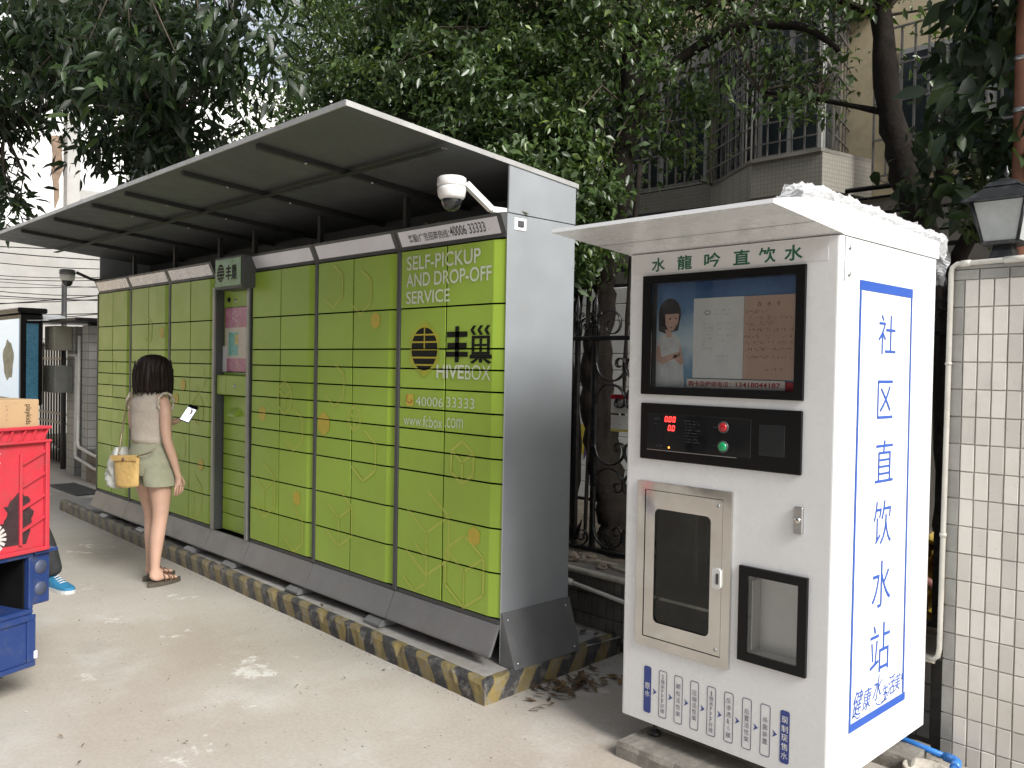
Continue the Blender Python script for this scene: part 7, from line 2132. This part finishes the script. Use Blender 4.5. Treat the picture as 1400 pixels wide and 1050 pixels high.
card_text('playkids', -0.03, 0.005, 1.25, 1.34, MT['print_black'])
for k, xo in enumerate((-0.12, -0.16, -0.20, -0.225)):
    local_decal('small_print', scribble(xo, xo + 0.012, 1.27, 0.012, gs) + scribble(xo, xo + 0.012, 1.29, 0.012, gs) + scribble(xo, xo + 0.012, 1.31, 0.012, gs) + scribble(xo, xo + 0.012, 1.33, 0.012, gs), 0.0285, MT['ink'], cb)
# rounded red helmet behind the box
hm = empty('red_helmet', TC @ Vector((-0.30, 0.40, 1.30)), 'rounded red helmet with a dark band on the crates beside the cardboard box', 'helmet')
MB(TC).lathe([(0.0, 0.17), (0.05, 0.163), (0.095, 0.135), (0.125, 0.09), (0.135, 0.03), (0.13, 0.0)], (-0.17, 0.41, 1.245), 24).build('shell', mat('helmet_red', (0.52, 0.03, 0.04), 0.3, 0, 0.1, 10, coat=0.4), hm)
MB(TC).tube([(-0.17 + 0.139 * math.cos(t), 0.41 + 0.139 * math.sin(t), 1.285) for t in np.linspace(0, 2 * math.pi, 30)], 0.012, 6).build('band', MT['strap'], hm)

# ================================================================== SECOND PERSON bending behind the stack
T2 = Matrix.Translation((-6.27, 1.90, 0)) @ Matrix.Rotation(math.atan2(0.72, 0.69) - math.pi / 2 - R(32), 4, 'Z')
# local +y points to image right (toe direction), so the body leans back along -y
p2 = empty('person', (-6.27, 1.90, 0), 'person in dark trousers and a blue trainer half hidden behind the crates', 'person', rz=math.atan2(0.72, 0.69) - math.pi / 2 - R(32))
s = Skel()
pel = s.pt((0.42, -0.30, 0.82), (0.14, 0.12))
c1 = s.pt((0.52, -0.36, 0.96), (0.13, 0.11), pel)
c2 = s.pt((0.66, -0.44, 1.04), (0.14, 0.12), c1)
c3 = s.pt((0.80, -0.52, 1.08), (0.13, 0.10), c2)
n1_ = s.pt((0.88, -0.58, 1.08), 0.055, c3)
n2_ = s.pt((0.96, -0.62, 1.07), (0.075, 0.085), n1_)
s.pt((1.05, -0.66, 1.05), (0.065, 0.075), n2_)
for sg in (1, -1):
    fy = 0.0 if sg == 1 else -0.40
    fx = 0.10 if sg == 1 else 0.45
    hp = s.pt((0.40 + sg * -0.07, -0.28, 0.75), 0.092, pel)
    s.chain(hp, (((fx + 0.30) / 2 + 0.06, -0.18 + fy * 0.4, 0.60), 0.082), ((fx + 0.09, -0.12 + fy * 0.8, 0.47), 0.072), ((fx + 0.035, -0.075 + fy, 0.30), 0.070), ((fx + 0.01, -0.045 + fy, 0.16), 0.066), ((fx, -0.03 + fy, 0.085), 0.064))
    sh_ = s.pt((0.80 - sg * 0.09, -0.52 + sg * 0.14, 1.06), 0.055, c3)
    w_ = s.chain(sh_, ((0.84 - sg * 0.11, -0.54 + sg * 0.17, 0.92), 0.045), ((0.92 - sg * 0.11, -0.58 + sg * 0.17, 0.78), 0.036), ((1.0 - sg * 0.09, -0.62 + sg * 0.14, 0.70), 0.027))
    hand(s, w_, (1.005 - sg * 0.09, -0.622 + sg * 0.14, 0.695), (0.6, -0.3, -0.7), (0.4, 0.9, 0), (0.6, -0.3, 0.7), 0.4, -sg)
MT['trousers'] = mat('dark_trousers', (0.020, 0.021, 0.023), 0.85, 0, 0.2, 20, bump=0.6, bscale=30)
skin_body('body', s.v, s.e, s.r, pel, MT['trousers'], p2, T2)
sm = [mat('trainer_blue', (0.02, 0.16, 0.30), 0.55, 0, 0.25, 25, bump=0.5, bscale=90), mat('trainer_white', (0.55, 0.55, 0.54), 0.5)]
for sg in (1, -1):
    fy = 0.0 if sg == 1 else -0.40
    c_ = (0.10 if sg == 1 else 0.45, fy)
    rings = []
    mb = MB(T2)
    vs, fs = [], []
    sec = [(-0.12, 0.030, 0.060), (-0.11, 0.036, 0.085), (-0.06, 0.040, 0.098), (-0.01, 0.041, 0.092), (0.04, 0.044, 0.075), (0.09, 0.048, 0.058), (0.13, 0.046, 0.048), (0.16, 0.036, 0.040), (0.178, 0.015, 0.030)]
    for (y, hw, ht) in sec:
        for k in range(13):
            a = math.pi * k / 12
            vs.append((c_[0] + hw * math.cos(a), c_[1] + y, 0.024 + (ht - 0.02) * math.sin(a) ** 0.7))
    for i in range(len(sec) - 1):
        for k in range(12): fs.append((i * 13 + k, i * 13 + k + 1, (i + 1) * 13 + k + 1, (i + 1) * 13 + k))
    fs.append(list(range(13))); fs.append([(len(sec) - 1) * 13 + k for k in range(13)])
    mb.add(vs, fs, smooth=True); shoe = mb.build('trainer', sm[0], p2)
    out = [(c_[0] + sgn_ * hw * 1.06, c_[1] + y) for sgn_, seq in ((1, sec), (-1, sec[::-1])) for (y, hw, ht) in seq]
    MB(T2).prism(out, 'z', 0.001, 0.024).build('sole', sm[1], shoe)
    for k in range(4):
        MB(T2).tube([(c_[0] - 0.026, c_[1] + 0.01 + k * 0.022, 0.088 - k * 0.009), (c_[0], c_[1] + 0.015 + k * 0.022, 0.098 - k * 0.010), (c_[0] + 0.026, c_[1] + 0.01 + k * 0.022, 0.088 - k * 0.009)], 0.004, 5).build('lace', sm[1], shoe)

# ================================================================== LITTER
gl_ = random.Random(31)
vs, fs, ti = [], [], []


def litter(n, cx, cy, sx, sy, zf, size):
    for _ in range(n):
        x, y = gl_.gauss(cx, sx), gl_.gauss(cy, sy); a = gl_.uniform(0, 6.28); L = size * gl_.uniform(0.6, 1.4); W = L * 0.45
        z = zf(x, y) + 0.004 + gl_.random() * 0.012
        d = Vector((math.cos(a), math.sin(a), gl_.uniform(-.15, .3))); b = Vector((-math.sin(a), math.cos(a), gl_.uniform(-.3, .3)))
        c_ = Vector((x, y, z)); i0 = len(vs)
        vs.extend([c_ - d * L / 2, c_ + b * W / 2 + Vector((0, 0, .006)), c_ + d * L / 2 + Vector((0, 0, .008)), c_ - b * W / 2 + Vector((0, 0, .006))])
        fs.append((i0, i0 + 1, i0 + 2)); fs.append((i0, i0 + 2, i0 + 3)); t = gl_.random(); ti.extend([t] * 4)


litter(70, -2.78, 3.12, 0.06, 0.12, lambda x, y: 0.0, 0.06)
litter(14, -2.74, 3.3, 0.10, 0.12, lambda x, y: 0.0, 0.05)
me = bpy.data.meshes.new('dry_leaves'); me.from_pydata([tuple(v) for v in vs], [], fs)
at = me.attributes.new('tint', 'FLOAT', 'POINT'); at.data.foreach_set('value', ti)
MT['dry'] = leaf_material('dry_leaf', (0.05, 0.032, 0.02), (0.12, 0.075, 0.04), (0.20, 0.13, 0.05), 0.8, 0.05)
tag(link_mesh('dry_leaves', me, MT['dry']), 'heap of dry brown leaves swept against the striped kerb', 'leaves', kind='stuff')
vs, fs, ti = [], [], []
litter(46, -3.75, 2.98, 0.22, 0.06, lambda x, y: 2.292, 0.045)
litter(40, -4.6, 2.98, 0.5, 0.07, lambda x, y: 2.292, 0.045)
litter(16, -6.6, 2.98, 0.5, 0.07, lambda x, y: 2.292, 0.045)
me = bpy.data.meshes.new('fallen_leaves'); me.from_pydata([tuple(v) for v in vs], [], fs)
at = me.attributes.new('tint', 'FLOAT', 'POINT'); at.data.foreach_set('value', ti)
tag(link_mesh('fallen_leaves', me, leaf_material('fallen_leaf', (0.12, 0.10, 0.05), (0.2, 0.17, 0.09), (0.3, 0.28, 0.14), 0.6, 0.1)), 'fallen leaves scattered on top of the locker under the canopy', 'leaves', kind='stuff')
vs, fs, ti = [], [], []
litter(22, -5.2, 2.84, 1.6, 0.05, lambda x, y: 0.10, 0.035)
litter(14, -3.4, 1.7, 0.5, 0.5, lambda x, y: 0.0, 0.03)
litter(10, -3.2, 3.5, 0.15, 0.1, lambda x, y: 0.10, 0.05)
me = bpy.data.meshes.new('scattered_leaves'); me.from_pydata([tuple(v) for v in vs], [], fs)
at = me.attributes.new('tint', 'FLOAT', 'POINT'); at.data.foreach_set('value', ti)
tag(link_mesh('scattered_leaves', me, MT['dry']), 'single small dry leaves scattered over the plinth and concrete', 'leaves', kind='stuff')

# grit and small chips on the concrete
gv, gf = [], []
gg = random.Random(77)
for k in range(640):
    if k < 280:
        t = gg.random(); x = KC.x + (KF.x - KC.x) * t; y = KC.y + (KF.y - KC.y) * t - abs(gg.gauss(0, 0.05)) - 0.004
    elif k < 340:
        t = gg.random(); x = KC.x + (KR.x - KC.x) * t + abs(gg.gauss(0, 0.05)) + 0.004; y = KC.y + (KR.y - KC.y) * t
    else:
        x, y = gg.uniform(-7.0, -1.6), gg.uniform(0.6, 2.55)
    r = gg.uniform(0.0018, 0.006) * (1.5 if gg.random() > 0.95 else 1)
    b = len(gv)
    for q in range(5):
        a = q * 1.2566 + gg.uniform(-.3, .3); gv.append((x + r * math.cos(a), y + r * math.sin(a) * 0.8, 0.0005))
    gv.append((x + r * 0.2, y, r * 0.75))
    for q in range(5): gf.append((b + q, b + (q + 1) % 5, b + 5))
me = bpy.data.meshes.new('grit'); me.from_pydata(gv, [], gf)
tag(link_mesh('grit', me, mat('grit', (0.19, 0.17, 0.145), 0.9, 0, 0.5, 40)), 'fine grit and chips scattered over the concrete and along the kerb', 'grit', kind='stuff')
